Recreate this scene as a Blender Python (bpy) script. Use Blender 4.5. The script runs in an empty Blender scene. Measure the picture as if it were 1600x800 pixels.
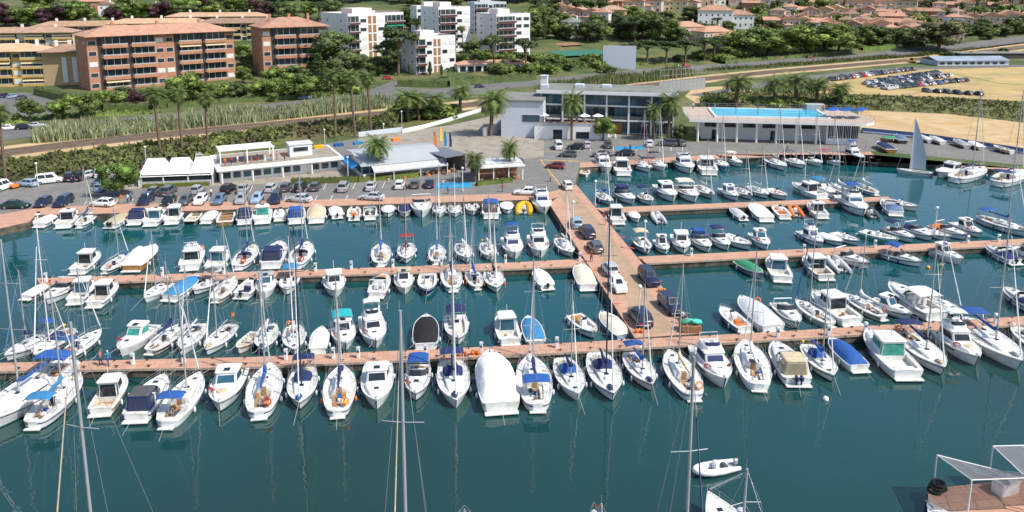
import bpy, math, random
from math import radians as R, sin, cos, pi, atan2, sqrt
random.seed(7)
S = bpy.context.scene
COL = S.collection
# ---------------------------------------------------------------- camera
FPX, CY, YH, CAMH, PW = 1220.0, 200.0, -30.0, 39.5, 1600.0
TH = math.atan2(CY-YH, FPX)
cam_d = bpy.data.cameras.new('camera'); cam = bpy.data.objects.new('camera', cam_d); COL.objects.link(cam)
cam.location = (0, 0, CAMH); cam.rotation_euler = (pi/2-TH, 0, 0)
cam_d.sensor_width = 36; cam_d.lens = 36*FPX/PW; cam_d.shift_y = -(400-CY)/PW
cam_d.clip_start = 0.5; cam_d.clip_end = 6000
S.camera = cam
# ---------------------------------------------------------------- world, sun
SUN_EL, SUN_AZ = 52, 117          # azimuth clockwise from +Y: from the right and slightly behind the camera
w = bpy.data.worlds.new('World'); S.world = w; w.use_nodes = True
nt = w.node_tree; bg = nt.nodes['Background']
sky = nt.nodes.new('ShaderNodeTexSky'); sky.sky_type = 'NISHITA'; sky.sun_disc = False
sky.sun_elevation = R(SUN_EL); sky.sun_rotation = R(SUN_AZ)
sky.air_density = 1.0; sky.dust_density = 1.2; sky.ozone_density = 1.0
nt.links.new(sky.outputs[0], bg.inputs[0]); bg.inputs[1].default_value = 0.135
sl = bpy.data.lights.new('sun', 'SUN'); so = bpy.data.objects.new('sun', sl); COL.objects.link(so)
sl.energy = 4.0; sl.angle = R(0.53); sl.color = (1.0, 0.955, 0.88)
so.rotation_euler = (R(90-SUN_EL), 0, R(180-SUN_AZ))
so.location = (0, 0, 300)
S.view_settings.view_transform = 'Standard'; S.view_settings.look = 'None'
S.view_settings.exposure = 0.30; S.view_settings.gamma = 1.0
S.render.engine = 'CYCLES'
# ---------------------------------------------------------------- pixel -> place
GZ = 1.2
def sstep(a, b, x):
    t = min(1, max(0, (x-a)/(b-a))); return t*t*(3-2*t)
def terrain(x, y):
    r = x/max(y, 1)
    t = sstep(0.05, 0.4, r)
    y0 = 300+95*t; s = 0.125+0.03*t
    d = y-y0
    if d <= 0: return GZ
    z = GZ+s*d*d/(d+22)
    if d > 40:
        k = sstep(40, 140, d)
        z += k*(1.6*sin(x*0.021+y*0.011)+1.1*sin(x*0.047-y*0.031+1))
    return z
def ray(px, py):
    u = px-800; v = CY-py
    return (u, FPX*cos(TH)+v*sin(TH), -FPX*sin(TH)+v*cos(TH))
def P(px, py, z=0.0):
    a, b, c = ray(px, py); k = (z-CAMH)/c
    return (a*k, b*k, z)
def G(px, py):
    a, b, c = ray(px, py)
    if c < 0:
        k = (GZ-CAMH)/c
        if b*k < 290: return (a*k, b*k, GZ)
    y = 150.0; 
    while y < 1400:
        k = y/b
        if CAMH+c*k <= terrain(a*k, y): break
        y += 2
    lo, hi = y-2, y
    for _ in range(14):
        m = (lo+hi)/2; k = m/b
        if CAMH+c*k <= terrain(a*k, m): hi = m
        else: lo = m
    k = hi/b
    return (a*k, hi, terrain(a*k, hi))
def zat(p, py):            # height over which a point above p projects to row py
    a, b, c = ray(800, py)
    return CAMH+c*p[1]/b
def proj(x, y, z):
    dy = y*cos(TH)-(z-CAMH)*sin(TH); du = y*sin(TH)+(z-CAMH)*cos(TH)
    return 800+FPX*x/dy, CY-FPX*du/dy
# ---------------------------------------------------------------- materials
MC = {}
def nd(t, k, **kw):
    n = t.nodes.new(k)
    for a, b in kw.items(): setattr(n, a, b)
    return n
def mat(name, col, rough=0.5, metal=0.0, var=0.12, scale=1.5, bump=0.0, bscale=20, coat=0.0, island=0.0, objvar=0.0, spec=None, dirt=None):
    if name in MC: return MC[name]
    m = bpy.data.materials.new(name); m.use_nodes = True; MC[name] = m
    t = m.node_tree; b = t.nodes['Principled BSDF']; L = t.links.new
    b.inputs['Roughness'].default_value = rough; b.inputs['Metallic'].default_value = metal
    if coat: b.inputs['Coat Weight'].default_value = coat; b.inputs['Coat Roughness'].default_value = 0.08
    if spec is not None: b.inputs['Specular IOR Level'].default_value = spec
    tc = nd(t, 'ShaderNodeTexCoord')
    n = nd(t, 'ShaderNodeTexNoise'); n.inputs['Scale'].default_value = scale; n.inputs['Detail'].default_value = 5
    L(tc.outputs['Object'], n.inputs['Vector'])
    mr = nd(t, 'ShaderNodeMapRange'); mr.inputs[1].default_value = 0.3; mr.inputs[2].default_value = 0.7
    mr.inputs[3].default_value = 1-var; mr.inputs[4].default_value = 1+var
    L(n.outputs[0], mr.inputs[0]); val = mr.outputs[0]
    if island:
        g = nd(t, 'ShaderNodeNewGeometry'); m2 = nd(t, 'ShaderNodeMapRange')
        m2.inputs[3].default_value = 1-island; m2.inputs[4].default_value = 1+island
        L(g.outputs['Random Per Island'], m2.inputs[0]); mu = nd(t, 'ShaderNodeMath', operation='MULTIPLY')
        L(val, mu.inputs[0]); L(m2.outputs[0], mu.inputs[1]); val = mu.outputs[0]
    if objvar:
        g = nd(t, 'ShaderNodeObjectInfo'); m2 = nd(t, 'ShaderNodeMapRange')
        m2.inputs[3].default_value = 1-objvar; m2.inputs[4].default_value = 1+objvar
        L(g.outputs['Random'], m2.inputs[0]); mu = nd(t, 'ShaderNodeMath', operation='MULTIPLY')
        L(val, mu.inputs[0]); L(m2.outputs[0], mu.inputs[1]); val = mu.outputs[0]
    vm = nd(t, 'ShaderNodeVectorMath', operation='SCALE')
    vm.inputs[0].default_value = col[:3]; L(val, vm.inputs['Scale'])
    out = vm.outputs[0]
    if dirt:
        n2 = nd(t, 'ShaderNodeTexNoise'); n2.inputs['Scale'].default_value = dirt[1]; n2.inputs['Detail'].default_value = 6
        L(tc.outputs['Object'], n2.inputs['Vector'])
        m3 = nd(t, 'ShaderNodeMapRange'); m3.inputs[1].default_value = 0.48; m3.inputs[2].default_value = 0.68
        L(n2.outputs[0], m3.inputs[0]); mx = nd(t, 'ShaderNodeMix', data_type='RGBA')
        L(m3.outputs[0], mx.inputs['Factor']); L(out, mx.inputs['A']); mx.inputs['B'].default_value = (*dirt[0], 1); out = mx.outputs['Result']
    L(out, b.inputs['Base Color'])
    if bump:
        n3 = nd(t, 'ShaderNodeTexNoise'); n3.inputs['Scale'].default_value = bscale; n3.inputs['Detail'].default_value = 4
        L(tc.outputs['Object'], n3.inputs['Vector']); bp = nd(t, 'ShaderNodeBump'); bp.inputs['Strength'].default_value = bump
        bp.inputs['Distance'].default_value = 0.05
        L(n3.outputs[0], bp.inputs['Height']); L(bp.outputs[0], b.inputs['Normal'])
    return m
C = dict(white=(.80,.80,.79), cream=(.66,.60,.47), navy=(.014,.026,.105), blue=(.016,.085,.31), sky=(.035,.21,.43), black=(.012,.012,.014),
         beige=(.50,.42,.28), teal=(.02,.42,.45), green=(.03,.22,.11), red=(.45,.03,.03), orange=(.80,.20,.03), wood=(.42,.20,.06),
         grey=(.34,.35,.36), dgrey=(.08,.085,.09), yellow=(.75,.42,.02), lgrey=(.55,.56,.57), bluegrey=(.10,.16,.26), maroon=(.2,.03,.03),
         mint=(.08,.55,.40), paleblue=(.30,.42,.55), silver=(.48,.50,.52), brown=(.16,.08,.04), pink=(.5,.1,.2))
def gel(c): return mat('gelcoat_'+c, C[c], rough=.28, var=.05, scale=.8, coat=.3, dirt=((C[c][0]*.8, C[c][1]*.78, C[c][2]*.72), 1.1))
def cloth(c): return mat('canvas_'+c, C[c], rough=.85, var=.16, scale=2.5, bump=.5, bscale=5, objvar=.15)
def paint(c): return mat('paint_'+c, C[c], rough=.3, metal=0.0, var=.03, coat=.6)
DECK = mat('deck_grip', (.72,.71,.67), rough=.65, var=.10, scale=2.2, dirt=((.50,.47,.40), 2.0))
TEAK = mat('teak', (.36,.22,.11), rough=.7, var=.25, scale=4)
GLASS = mat('tinted_glass', (.02,.028,.035), rough=.06, var=.3, scale=.6)
GLASSB = mat('blue_glass', (.03,.10,.15), rough=.08, var=.5, scale=.35)
ALU = mat('mast_aluminium', (.42,.43,.44), rough=.4, metal=.3, var=.05)
MASTW = mat('mast_white', (.68,.68,.66), rough=.4, var=.05)
MASTD = mat('mast_dark', (.02,.025,.06), rough=.4, var=.05)
STEEL = mat('rail_steel', (.46,.47,.48), rough=.3, metal=.4, var=.03)
ROPE = mat('rope', (.55,.52,.45), rough=.9)
RUB = mat('rubber', (.02,.02,.02), rough=.8)
UNDER = mat('antifouling', (.02,.03,.05), rough=.8)
# ---------------------------------------------------------------- mesh builder
class MB:
    def __init__(s): s.v = []; s.f = []; s.m = []; s.s = []
    def add(s, vs, fs, m=0, sm=False):
        o = len(s.v); s.v += [tuple(p) for p in vs]
        for f in fs: s.f.append([i+o for i in f]); s.m.append(m); s.s.append(sm)
    def box(s, x0, x1, y0, y1, z0, z1, m=0, tx=0, ty=0):
        vs = [(x0,y0,z0),(x1,y0,z0),(x1,y1,z0),(x0,y1,z0),(x0+tx,y0+ty,z1),(x1-tx,y0+ty,z1),(x1-tx,y1-ty,z1),(x0+tx,y1-ty,z1)]
        s.add(vs, [(3,2,1,0),(4,5,6,7),(0,1,5,4),(1,2,6,5),(2,3,7,6),(3,0,4,7)], m); return s
    def rbox(s, x0, x1, y0, y1, z0, z1, c=.1, m=0):    # softened box
        c = min(c, (x1-x0)*.3, (y1-y0)*.3, (z1-z0)*.45)
        a = rrect(x0, x1, y0, y1, c); b = rrect(x0+c, x1-c, y0+c, y1-c, c*.6)
        s.rings([[(x, y, z0) for x, y in a], [(x, y, z1-c) for x, y in a], [(x, y, z1) for x, y in b]], m, True, True); return s
    def rings(s, rs, m=0, top=True, bot=False, sm=False):
        n = len(rs[0]); vs = [p for r in rs for p in r]; fs = []
        for i in range(len(rs)-1):
            for j in range(n): fs.append((i*n+j, i*n+(j+1) % n, (i+1)*n+(j+1) % n, (i+1)*n+j))
        s.add(vs, fs, m, sm)
        if top: s.add(rs[-1], [tuple(range(n))], m)
        if bot: s.add(rs[0], [tuple(range(n))[::-1]], m)
        return s
    def loft(s, secs, mf=None, m=0, sm=True, capA=False, capB=False):
        n = len(secs[0]); o = len(s.v); s.v += [tuple(p) for q in secs for p in q]
        for i in range(len(secs)-1):
            for j in range(n-1):
                s.f.append([o+i*n+j, o+(i+1)*n+j, o+(i+1)*n+j+1, o+i*n+j+1]); s.m.append(mf(i, j) if mf else m); s.s.append(sm)
        if capA: s.add(secs[0], [tuple(range(n))], m)
        if capB: s.add(secs[-1], [tuple(range(n))[::-1]], m)
        return s
    def tube(s, pts, r, n=6, m=0, r1=None, cap=True, sm=True):
        if r1 is None: r1 = r
        rs = []; K = len(pts)
        for i, p in enumerate(pts):
            a = pts[max(0, i-1)]; b = pts[min(K-1, i+1)]
            d = [b[k]-a[k] for k in range(3)]; l = sqrt(sum(q*q for q in d)) or 1; d = [q/l for q in d]
            up = (0,0,1) if abs(d[2]) < .9 else (1,0,0)
            e = (d[1]*up[2]-d[2]*up[1], d[2]*up[0]-d[0]*up[2], d[0]*up[1]-d[1]*up[0]); l = sqrt(sum(q*q for q in e)); e = [q/l for q in e]
            g = (d[1]*e[2]-d[2]*e[1], d[2]*e[0]-d[0]*e[2], d[0]*e[1]-d[1]*e[0])
            rr = (r[i] if isinstance(r, (list, tuple)) else r+(r1-r)*i/max(1, K-1))
            rs.append([tuple(p[k]+rr*(cos(2*pi*j/n)*e[k]+sin(2*pi*j/n)*g[k]) for k in range(3)) for j in range(n)])
        s.rings(rs, m, cap, cap, sm); return s
    def ell(s, c, r, nu=8, nv=5, m=0, jit=0):
        rs = []
        for i in range(nv+1):
            a = -pi/2+pi*(i+.02)/(nv+.04)
            rs.append([(c[0]+r[0]*cos(a)*cos(2*pi*j/nu)*(1+random.uniform(-jit, jit)), c[1]+r[1]*cos(a)*sin(2*pi*j/nu)*(1+random.uniform(-jit, jit)), c[2]+r[2]*sin(a)) for j in range(nu)])
        s.rings(rs, m, True, True, True); return s
    def build(s, name, mats, parent=None, loc=None):
        me = bpy.data.meshes.new(name); me.from_pydata(s.v, [], s.f)
        if not isinstance(mats, (list, tuple)): mats = [mats]
        for q in mats: me.materials.append(q)
        me.polygons.foreach_set('material_index', [min(i, len(mats)-1) for i in s.m]); me.polygons.foreach_set('use_smooth', s.s)
        me.update(); o = bpy.data.objects.new(name, me); COL.objects.link(o)
        if parent: o.parent = parent
        if loc: o.location = loc
        return o
def rrect(x0, x1, y0, y1, c):
    return [(x0+c,y0),(x1-c,y0),(x1,y0+c),(x1,y1-c),(x1-c,y1),(x0+c,y1),(x0,y1-c),(x0,y0+c)]
def tag(o, label, cat, group=None):
    o['label'] = label; o['category'] = cat
    if group: o['group'] = group
    return o
def stag(o, kind='structure', label=None, cat=None):
    o['kind'] = kind
    if label: o['label'] = label
    if cat: o['category'] = cat
    return o
def thing(name, loc, rz, label, cat, group=None):
    o = bpy.data.objects.new(name, None); COL.objects.link(o); o.location = loc; o.rotation_euler = (0, 0, rz); o.empty_display_size = .3
    return tag(o, label, cat, group)
def dup(root, loc, rz, label, group=None, sc=None):
    r = root.copy(); COL.objects.link(r); r.location = loc; r.rotation_euler = (0, 0, rz); r['label'] = label
    if group: r['group'] = group
    if sc: r.scale = sc if isinstance(sc, tuple) else (sc, sc, sc)
    for ch in root.children:
        c = ch.copy(); COL.objects.link(c); c.parent = r
        for g in ch.children:
            d = g.copy(); COL.objects.link(d); d.parent = c
    return r
class Proto:                 # the first use takes the object itself, later ones copy it
    def __init__(s, root): s.root = root; s.used = False
    def put(s, loc, rz, label, group=None, sc=None):
        if not s.used:
            s.used = True; r = s.root; r.location = loc; r.rotation_euler = (0, 0, rz); r['label'] = label
            if group: r['group'] = group
            if sc: r.scale = sc if isinstance(sc, tuple) else (sc, sc, sc)
            return r
        # children keep unit scale, so a copy of a used prototype is safe
        r = dup(s.root, loc, rz, label, group, sc)
        if not sc: r.scale = (1, 1, 1)
        return r
ORD = ['zeroth','first','second','third','fourth','fifth','sixth','seventh','eighth','ninth','tenth','eleventh','twelfth','thirteenth','fourteenth','fifteenth','sixteenth','seventeenth','eighteenth','nineteenth','twentieth']
TENS = {2:'twenty',3:'thirty',4:'forty',5:'fifty',6:'sixty',7:'seventy',8:'eighty',9:'ninety'}
TENTH = {2:'twentieth',3:'thirtieth',4:'fortieth',5:'fiftieth',6:'sixtieth',7:'seventieth',8:'eightieth',9:'ninetieth'}
def ordn(i):
    if i <= 20: return ORD[i]
    return TENTH[i//10] if i % 10 == 0 else TENS[i//10]+'-'+ORD[i % 10]
def interp(tab, t):
    if t <= tab[0][0]: return tab[0][1]
    for i in range(len(tab)-1):
        a, b = tab[i], tab[i+1]
        if t <= b[0]:
            h = b[0]-a[0]; k = (t-a[0])/h
            pm = tab[max(0, i-1)]; pn = tab[min(len(tab)-1, i+2)]
            m0 = (b[1]-pm[1])/(b[0]-pm[0])*h; m1 = (pn[1]-a[1])/(pn[0]-a[0])*h
            return (2*k**3-3*k*k+1)*a[1]+(k**3-2*k*k+k)*m0+(-2*k**3+3*k*k)*b[1]+(k**3-k*k)*m1
    return tab[-1][1]
# ================================================================ SETTING
def sheet(name, polys, m, z, kind='structure', sub=None):
    mb = MB()
    for poly in polys:
        mb.add([(x, y, z) for x, y in poly], [tuple(range(len(poly)))])
    return stag(mb.build(name, m), kind)
def pix(pts, z=GZ): return [P(a, b, z)[:2] for a, b in pts]
# water
wm = bpy.data.materials.new('harbour_water'); wm.use_nodes = True; t = wm.node_tree; b = t.nodes['Principled BSDF']
tc = nd(t, 'ShaderNodeTexCoord'); n1 = nd(t, 'ShaderNodeTexNoise'); n1.inputs['Scale'].default_value = .018; n1.inputs['Detail'].default_value = 3
t.links.new(tc.outputs['Object'], n1.inputs['Vector'])
mr = nd(t, 'ShaderNodeMapRange'); mr.inputs[1].default_value = .36; mr.inputs[2].default_value = .64
t.links.new(n1.outputs[0], mr.inputs[0]); mx = nd(t, 'ShaderNodeMix', data_type='RGBA')
mx.inputs['A'].default_value = (.011,.043,.036,1); mx.inputs['B'].default_value = (.004,.074,.084,1)
# base colour shifts along Y, from dark green near the camera to bluer farther out
sx_ = nd(t, 'ShaderNodeSeparateXYZ'); t.links.new(tc.outputs['Object'], sx_.inputs[0]); ry = nd(t, 'ShaderNodeMapRange'); ry.inputs[1].default_value = 45; ry.inputs[2].default_value = 105; ry.inputs[3].default_value = -.35; ry.inputs[4].default_value = .6
t.links.new(sx_.outputs[1], ry.inputs[0]); ad = nd(t, 'ShaderNodeMath', operation='MULTIPLY_ADD', use_clamp=True); ad.inputs[1].default_value = .6; t.links.new(mr.outputs[0], ad.inputs[0]); t.links.new(ry.outputs[0], ad.inputs[2])
t.links.new(ad.outputs[0], mx.inputs['Factor']); t.links.new(mx.outputs['Result'], b.inputs['Base Color'])
b.inputs['Roughness'].default_value = .03; b.inputs['IOR'].default_value = 1.65
n2 = nd(t, 'ShaderNodeTexNoise'); n2.inputs['Scale'].default_value = .40; n2.inputs['Detail'].default_value = 2.5; n2.inputs['Distortion'].default_value = .6
mp = nd(t, 'ShaderNodeMapping'); mp.inputs['Scale'].default_value = (1, 1.7, 1)
t.links.new(tc.outputs['Object'], mp.inputs['Vector']); t.links.new(mp.outputs[0], n2.inputs['Vector'])
bp = nd(t, 'ShaderNodeBump'); bp.inputs['Strength'].default_value = .27; bp.inputs['Distance'].default_value = .10
t.links.new(n2.outputs[0], bp.inputs['Height']); t.links.new(bp.outputs[0], b.inputs['Normal'])
mb = MB(); mb.add([(-420,-120,0),(420,-120,0),(420,260,0),(-420,260,0)], [(0,1,2,3)])
stag(mb.build('water', wm))
mb = MB(); mb.add([(-420,-120,-4),(420,-120,-4),(420,260,-4),(-420,260,-4)], [(0,1,2,3)])
stag(mb.build('seabed', mat('seabed_mud', (.05,.06,.04), rough=1)))
# ground
SHORE = [(-700,398),(0,357),(45,347),(56,336),(150,334),(400,326),(600,319),(862,311),(896,300),(906,262),(1130,247),(1366,242),(1372,250),(1600,268),(2400,330)]
def shore(px):
    for i in range(len(SHORE)-1):
        a, b = SHORE[i], SHORE[i+1]
        if px <= b[0]: return a[1]+(b[1]-a[1])*(px-a[0])/(b[0]-a[0])
    return SHORE[-1][1]
gm = bpy.data.materials.new('ground_grass_earth'); gm.use_nodes = True; t = gm.node_tree; b = t.nodes['Principled BSDF']
tc = nd(t, 'ShaderNodeTexCoord'); n1 = nd(t, 'ShaderNodeTexNoise'); n1.inputs['Scale'].default_value = .05; n1.inputs['Detail'].default_value = 8; n1.inputs['Roughness'].default_value = .7
t.links.new(tc.outputs['Object'], n1.inputs['Vector']); cr = nd(t, 'ShaderNodeValToRGB')
cr.color_ramp.elements[0].position = .36; cr.color_ramp.elements[0].color = (.04,.075,.018,1)
cr.color_ramp.elements[1].position = .62; cr.color_ramp.elements[1].color = (.17,.15,.06,1)
e = cr.color_ramp.elements.new(.50); e.color = (.085,.11,.03,1)
t.links.new(n1.outputs[0], cr.inputs[0]); t.links.new(cr.outputs[0], b.inputs['Base Color']); b.inputs['Roughness'].default_value = 1
def refine(pts, st):
    out = []
    for i in range(len(pts)-1):
        a, b = pts[i], pts[i+1]; n = max(1, int((b[0]-a[0])/st))
        for k in range(n): out.append((a[0]+(b[0]-a[0])*k/n, a[1]+(b[1]-a[1])*k/n))
    out.append(pts[-1]); return out
cols = refine(SHORE, 22)
mb = MB(); secs = []
for px, py in cols:
    x, y, z = P(px, py, GZ); r = x/y; sec = [(x, y, -3), (x, y, GZ)]
    far = [y+(286-y)*k/6 for k in range(1, 7)]+[286+10*k for k in range(1, 45)]+[760, 900, 1100, 1500]
    for yy in far: sec.append((r*yy, yy, terrain(r*yy, yy)))
    secs.append(sec)
STONE = mat('quay_stone', (.12,.10,.075), rough=.9, var=.4, scale=1.2, dirt=((.03,.035,.02), .8))
mb.loft(secs, mf=lambda i, j: 1 if j == 0 else 0, sm=False)
stag(mb.build('ground', [gm, STONE]))
ASPH = mat('asphalt', (.20,.19,.175), rough=.9, var=.16, scale=.25, dirt=((.16,.152,.14), .9), bump=.2)
ASPHD = mat('road_asphalt', (.15,.146,.14), rough=.9, var=.14, scale=.3)
SAND = mat('sand', (.52,.375,.20), rough=1, var=.14, scale=.08, dirt=((.46,.29,.12), .25))
DIRT = mat('dirt_lot', (.47,.335,.145), rough=1, var=.14, scale=.05, dirt=((.34,.27,.10), .07))
BALL = mat('rail_ballast', (.17,.125,.09), rough=1, var=.3, scale=.6)
CONC = mat('pale_concrete', (.33,.29,.235), rough=.9, var=.12, scale=.4, dirt=((.25,.22,.18), .5))
GRASS = mat('lawn', (.05,.12,.015), rough=1, var=.3, scale=.6)
# terracotta paving with tile joints and stains
tm = bpy.data.materials.new('terracotta_paving'); tm.use_nodes = True; t = tm.node_tree; b = t.nodes['Principled BSDF']; b.inputs['Roughness'].default_value = .9
tc = nd(t, 'ShaderNodeTexCoord'); br = nd(t, 'ShaderNodeTexBrick'); br.inputs['Scale'].default_value = 1.0
br.inputs['Color1'].default_value = (.50,.265,.175,1); br.inputs['Color2'].default_value = (.57,.325,.225,1); br.inputs['Mortar'].default_value = (.33,.20,.14,1)
br.inputs['Mortar Size'].default_value = .03; br.inputs['Brick Width'].default_value = 1.1; br.inputs['Row Height'].default_value = .8
mp = nd(t, 'ShaderNodeMapping'); mp.inputs['Rotation'].default_value = (0,0,R(-6.8)); t.links.new(tc.outputs['Object'], mp.inputs[0]); t.links.new(mp.outputs[0], br.inputs[0])
n1 = nd(t, 'ShaderNodeTexNoise'); n1.inputs['Scale'].default_value = .7; n1.inputs['Detail'].default_value = 6; t.links.new(tc.outputs['Object'], n1.inputs[0])
mr = nd(t, 'ShaderNodeMapRange'); mr.inputs[1].default_value = .45; mr.inputs[2].default_value = .72; mr.inputs[4].default_value = .55; t.links.new(n1.outputs[0], mr.inputs[0])
mx = nd(t, 'ShaderNodeMix', data_type='RGBA'); mx.inputs['B'].default_value = (.44,.31,.22,1)
t.links.new(mr.outputs[0], mx.inputs['Factor']); t.links.new(br.outputs[0], mx.inputs['A']); t.links.new(mx.outputs['Result'], b.inputs['Base Color'])
TERRA = tm
REDP = mat('red_paint_marks', (.45,.10,.05), rough=.8, var=.3, scale=1)
LINEW = mat('line_white', (.6,.6,.56), rough=.8, var=.2)
LINEY = mat('line_yellow', (.62,.40,.08), rough=.8, var=.2)
LINEB = mat('panel_blue', (.02,.28,.50), rough=.6, var=.2, scale=.4)
z1, z2, z3, z4 = GZ+.004, GZ+.008, GZ+.012, GZ+.016
sheet('car_park', [pix([(-300,352),(0,336),(57,326),(150,321),(400,316),(600,310),(862,300),(895,301),(905,262),(1370,236),(1600,258),(2000,290),(2000,270),(1600,238),(1350,207),(1075,222),(785,178),(700,196),(560,216),(400,243),(215,262),(0,283),(-300,312)], z1)], ASPH, z1)
sheet('promenade', [pix([(-300,376),(0,357),(45,347),(56,336),(150,334),(400,326),(600,319),(862,311),(862,300),(600,309),(400,315),(150,320),(57,325),(0,335),(-300,352)], z2), pix([(862,311),(896,300),(900,290),(862,299)], z2),
                    pix([(906,262),(1130,247),(1366,242),(1372,250),(1600,268),(1900,292),(1900,287),(1600,264),(1370,246),(1360,237),(1130,241),(906,254)], z2)], TERRA, z2)
sheet('forecourt', [pix([(560,216),(700,196),(785,178),(850,212),(850,245),(700,262),(560,238)], z2), pix([(190,296),(300,292),(420,287),(560,279),(700,270),(705,262),(540,256),(400,262),(215,268)], z2)], CONC, z2)
sheet('beach', [pix([(1340,167),(1480,172),(1700,190),(2200,220),(2200,285),(1700,245),(1600,232),(1345,203)], z2)], SAND, z2)
sheet('dirt_lot', [pix([(1255,152),(1300,124),(1400,108),(1600,104),(2000,108),(2000,160),(1600,158),(1480,152),(1340,150)], z1)], DIRT, z1)
sheet('sandy_verge', [pix([(1070,150),(1085,137),(1150,134),(1200,150),(1180,160),(1090,163)], z1)], SAND, z1)
def ribbon(name, pts, width, m, dz, kind='structure', n=14):
    W = [G(a, b) for a, b in pts]; L = []
    for i in range(len(W)-1):
        for k in range(n):
            f = k/n; L.append((W[i][0]+(W[i+1][0]-W[i][0])*f, W[i][1]+(W[i+1][1]-W[i][1])*f))
    L.append(W[-1][:2]); secs = []
    for i, p in enumerate(L):
        a = L[max(0, i-2)]; b = L[min(len(L)-1, i+2)]; dx, dy = b[0]-a[0], b[1]-a[1]; l = sqrt(dx*dx+dy*dy); nx, ny = -dy/l, dx/l
        z = terrain(*p)+dz
        zz = [max(z, terrain(p[0]+nx*width*q, p[1]+ny*width*q)+dz) for q in (-.5, 0, .5)]
        secs.append([(p[0]+nx*width*q, p[1]+ny*width*q, zz[k]) for k, q in enumerate((-.5, 0, .5))])
    return stag(MB().loft(secs, sm=False).build(name, m), kind)
AVE = [(-200,232),(0,212),(120,199),(300,181),(450,165),(600,150),(700,142),(820,131),(950,120),(1060,109),(1200,97),(1400,84),(1500,74),(1600,62),(1750,50)]
RAIL = [(-200,262),(0,240),(100,227),(250,211),(400,197),(625,175),(850,152),(1087,125),(1200,113),(1350,100),(1500,86),(1600,74),(1750,60)]
ribbon('railway_verge', RAIL, 17, SAND, .03)
ribbon('railway_bed', RAIL, 9, BALL, .07)
ribbon('avenue', AVE, 15, ASPHD, .05)
sheet('junction', [pix([(515,160),(560,146),(598,133),(618,124),(632,126),(640,137),(700,141),(760,136),(760,146),(700,152),(610,166),(535,172)], GZ+.07)], ASPHD, GZ+.07)
sheet('upper_car_park', [pix([(-60,152),(40,144),(62,150),(112,166),(70,184),(-60,192)], GZ+.05)], ASPHD, GZ+.05)
ribbon('lot_road', [(1090,150),(1200,131),(1290,118),(1400,108),(1600,103),(1900,100)], 7, ASPHD, .06)
TRK = mat('worn_track', (.40,.30,.16), rough=1, var=.25, scale=.2)
ribbon('dirt_track', [(1262,152),(1330,148),(1450,152),(1600,150),(1800,150)], 4, TRK, .02)
ribbon('dirt_track', [(1400,150),(1500,134),(1560,118),(1640,112)], 3, TRK, .025)
ribbon('dirt_track', [(1380,108),(1480,113),(1560,130),(1700,140)], 2.5, mat('dry_grass_strip', (.27,.25,.09), rough=1, var=.35, scale=.3), .03)
mb = MB()
for off in (-2.6, -1.1, 1.1, 2.6):
    W = [G(a, b) for a, b in RAIL]
    for i in range(len(W)-1):
        a, b = W[i], W[i+1]; dx, dy = b[0]-a[0], b[1]-a[1]; l = sqrt(dx*dx+dy*dy); nx, ny = -dy/l*off, dx/l*off
        mb.tube([(a[0]+nx, a[1]+ny, a[2]+.18), (b[0]+nx, b[1]+ny, b[2]+.18)], .06, 4)
tag(mb.build('railway_track', mat('rail_rust', (.14,.09,.06), rough=.6)), 'rusty twin railway track crossing behind the marina', 'railway track')
# ---- piers
def pier(name, far, near, fascia=1.0, mat_top=TERRA):
    F = [P(a, b, 1.05) for a, b in far]; N = [P(a, b, 1.05) for a, b in near]; mb = MB(); k = 1.05-fascia
    secs = []
    for a, b in zip(F, N):
        secs.append([(a[0], a[1], k), (a[0], a[1], 1.05), (b[0], b[1], 1.05), (b[0], b[1], .80), (b[0], b[1]+.12, .80), (b[0], b[1]+.12, k)])
    mb.loft(secs, mf=lambda i, j: 0 if j == 1 else (2 if j == 2 else 1), sm=False, capA=True, capB=True)
    return stag(mb.build(name, [mat_top, STONE, mat('pier_edge', (.42,.34,.26), rough=.9, var=.2, scale=1.5)]))
pier('front_pier', [(-500,600),(0,567),(400,557.5),(800,540),(1200,519),(1600,494),(2300,450)], [(-500,616),(0,580),(400,573),(800,555.5),(1200,531.5),(1600,507),(2300,461)])
pier('second_pier_left', [(57,434.5),(200,430),(400,424),(600,417.5),(800,410),(912,404)], [(63,444),(200,440),(400,433.5),(600,427.5),(800,420),(922,415)])
pier('second_pier_right', [(996,401),(1200,391.5),(1400,382.5),(1600,373),(2100,350)], [(1010,411.5),(1200,401.5),(1400,392),(1600,382.5),(2100,358)])
pier('third_pier', [(930,325),(1200,314.5),(1388,307)], [(944,332),(1200,321),(1392,312.5)])
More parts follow.
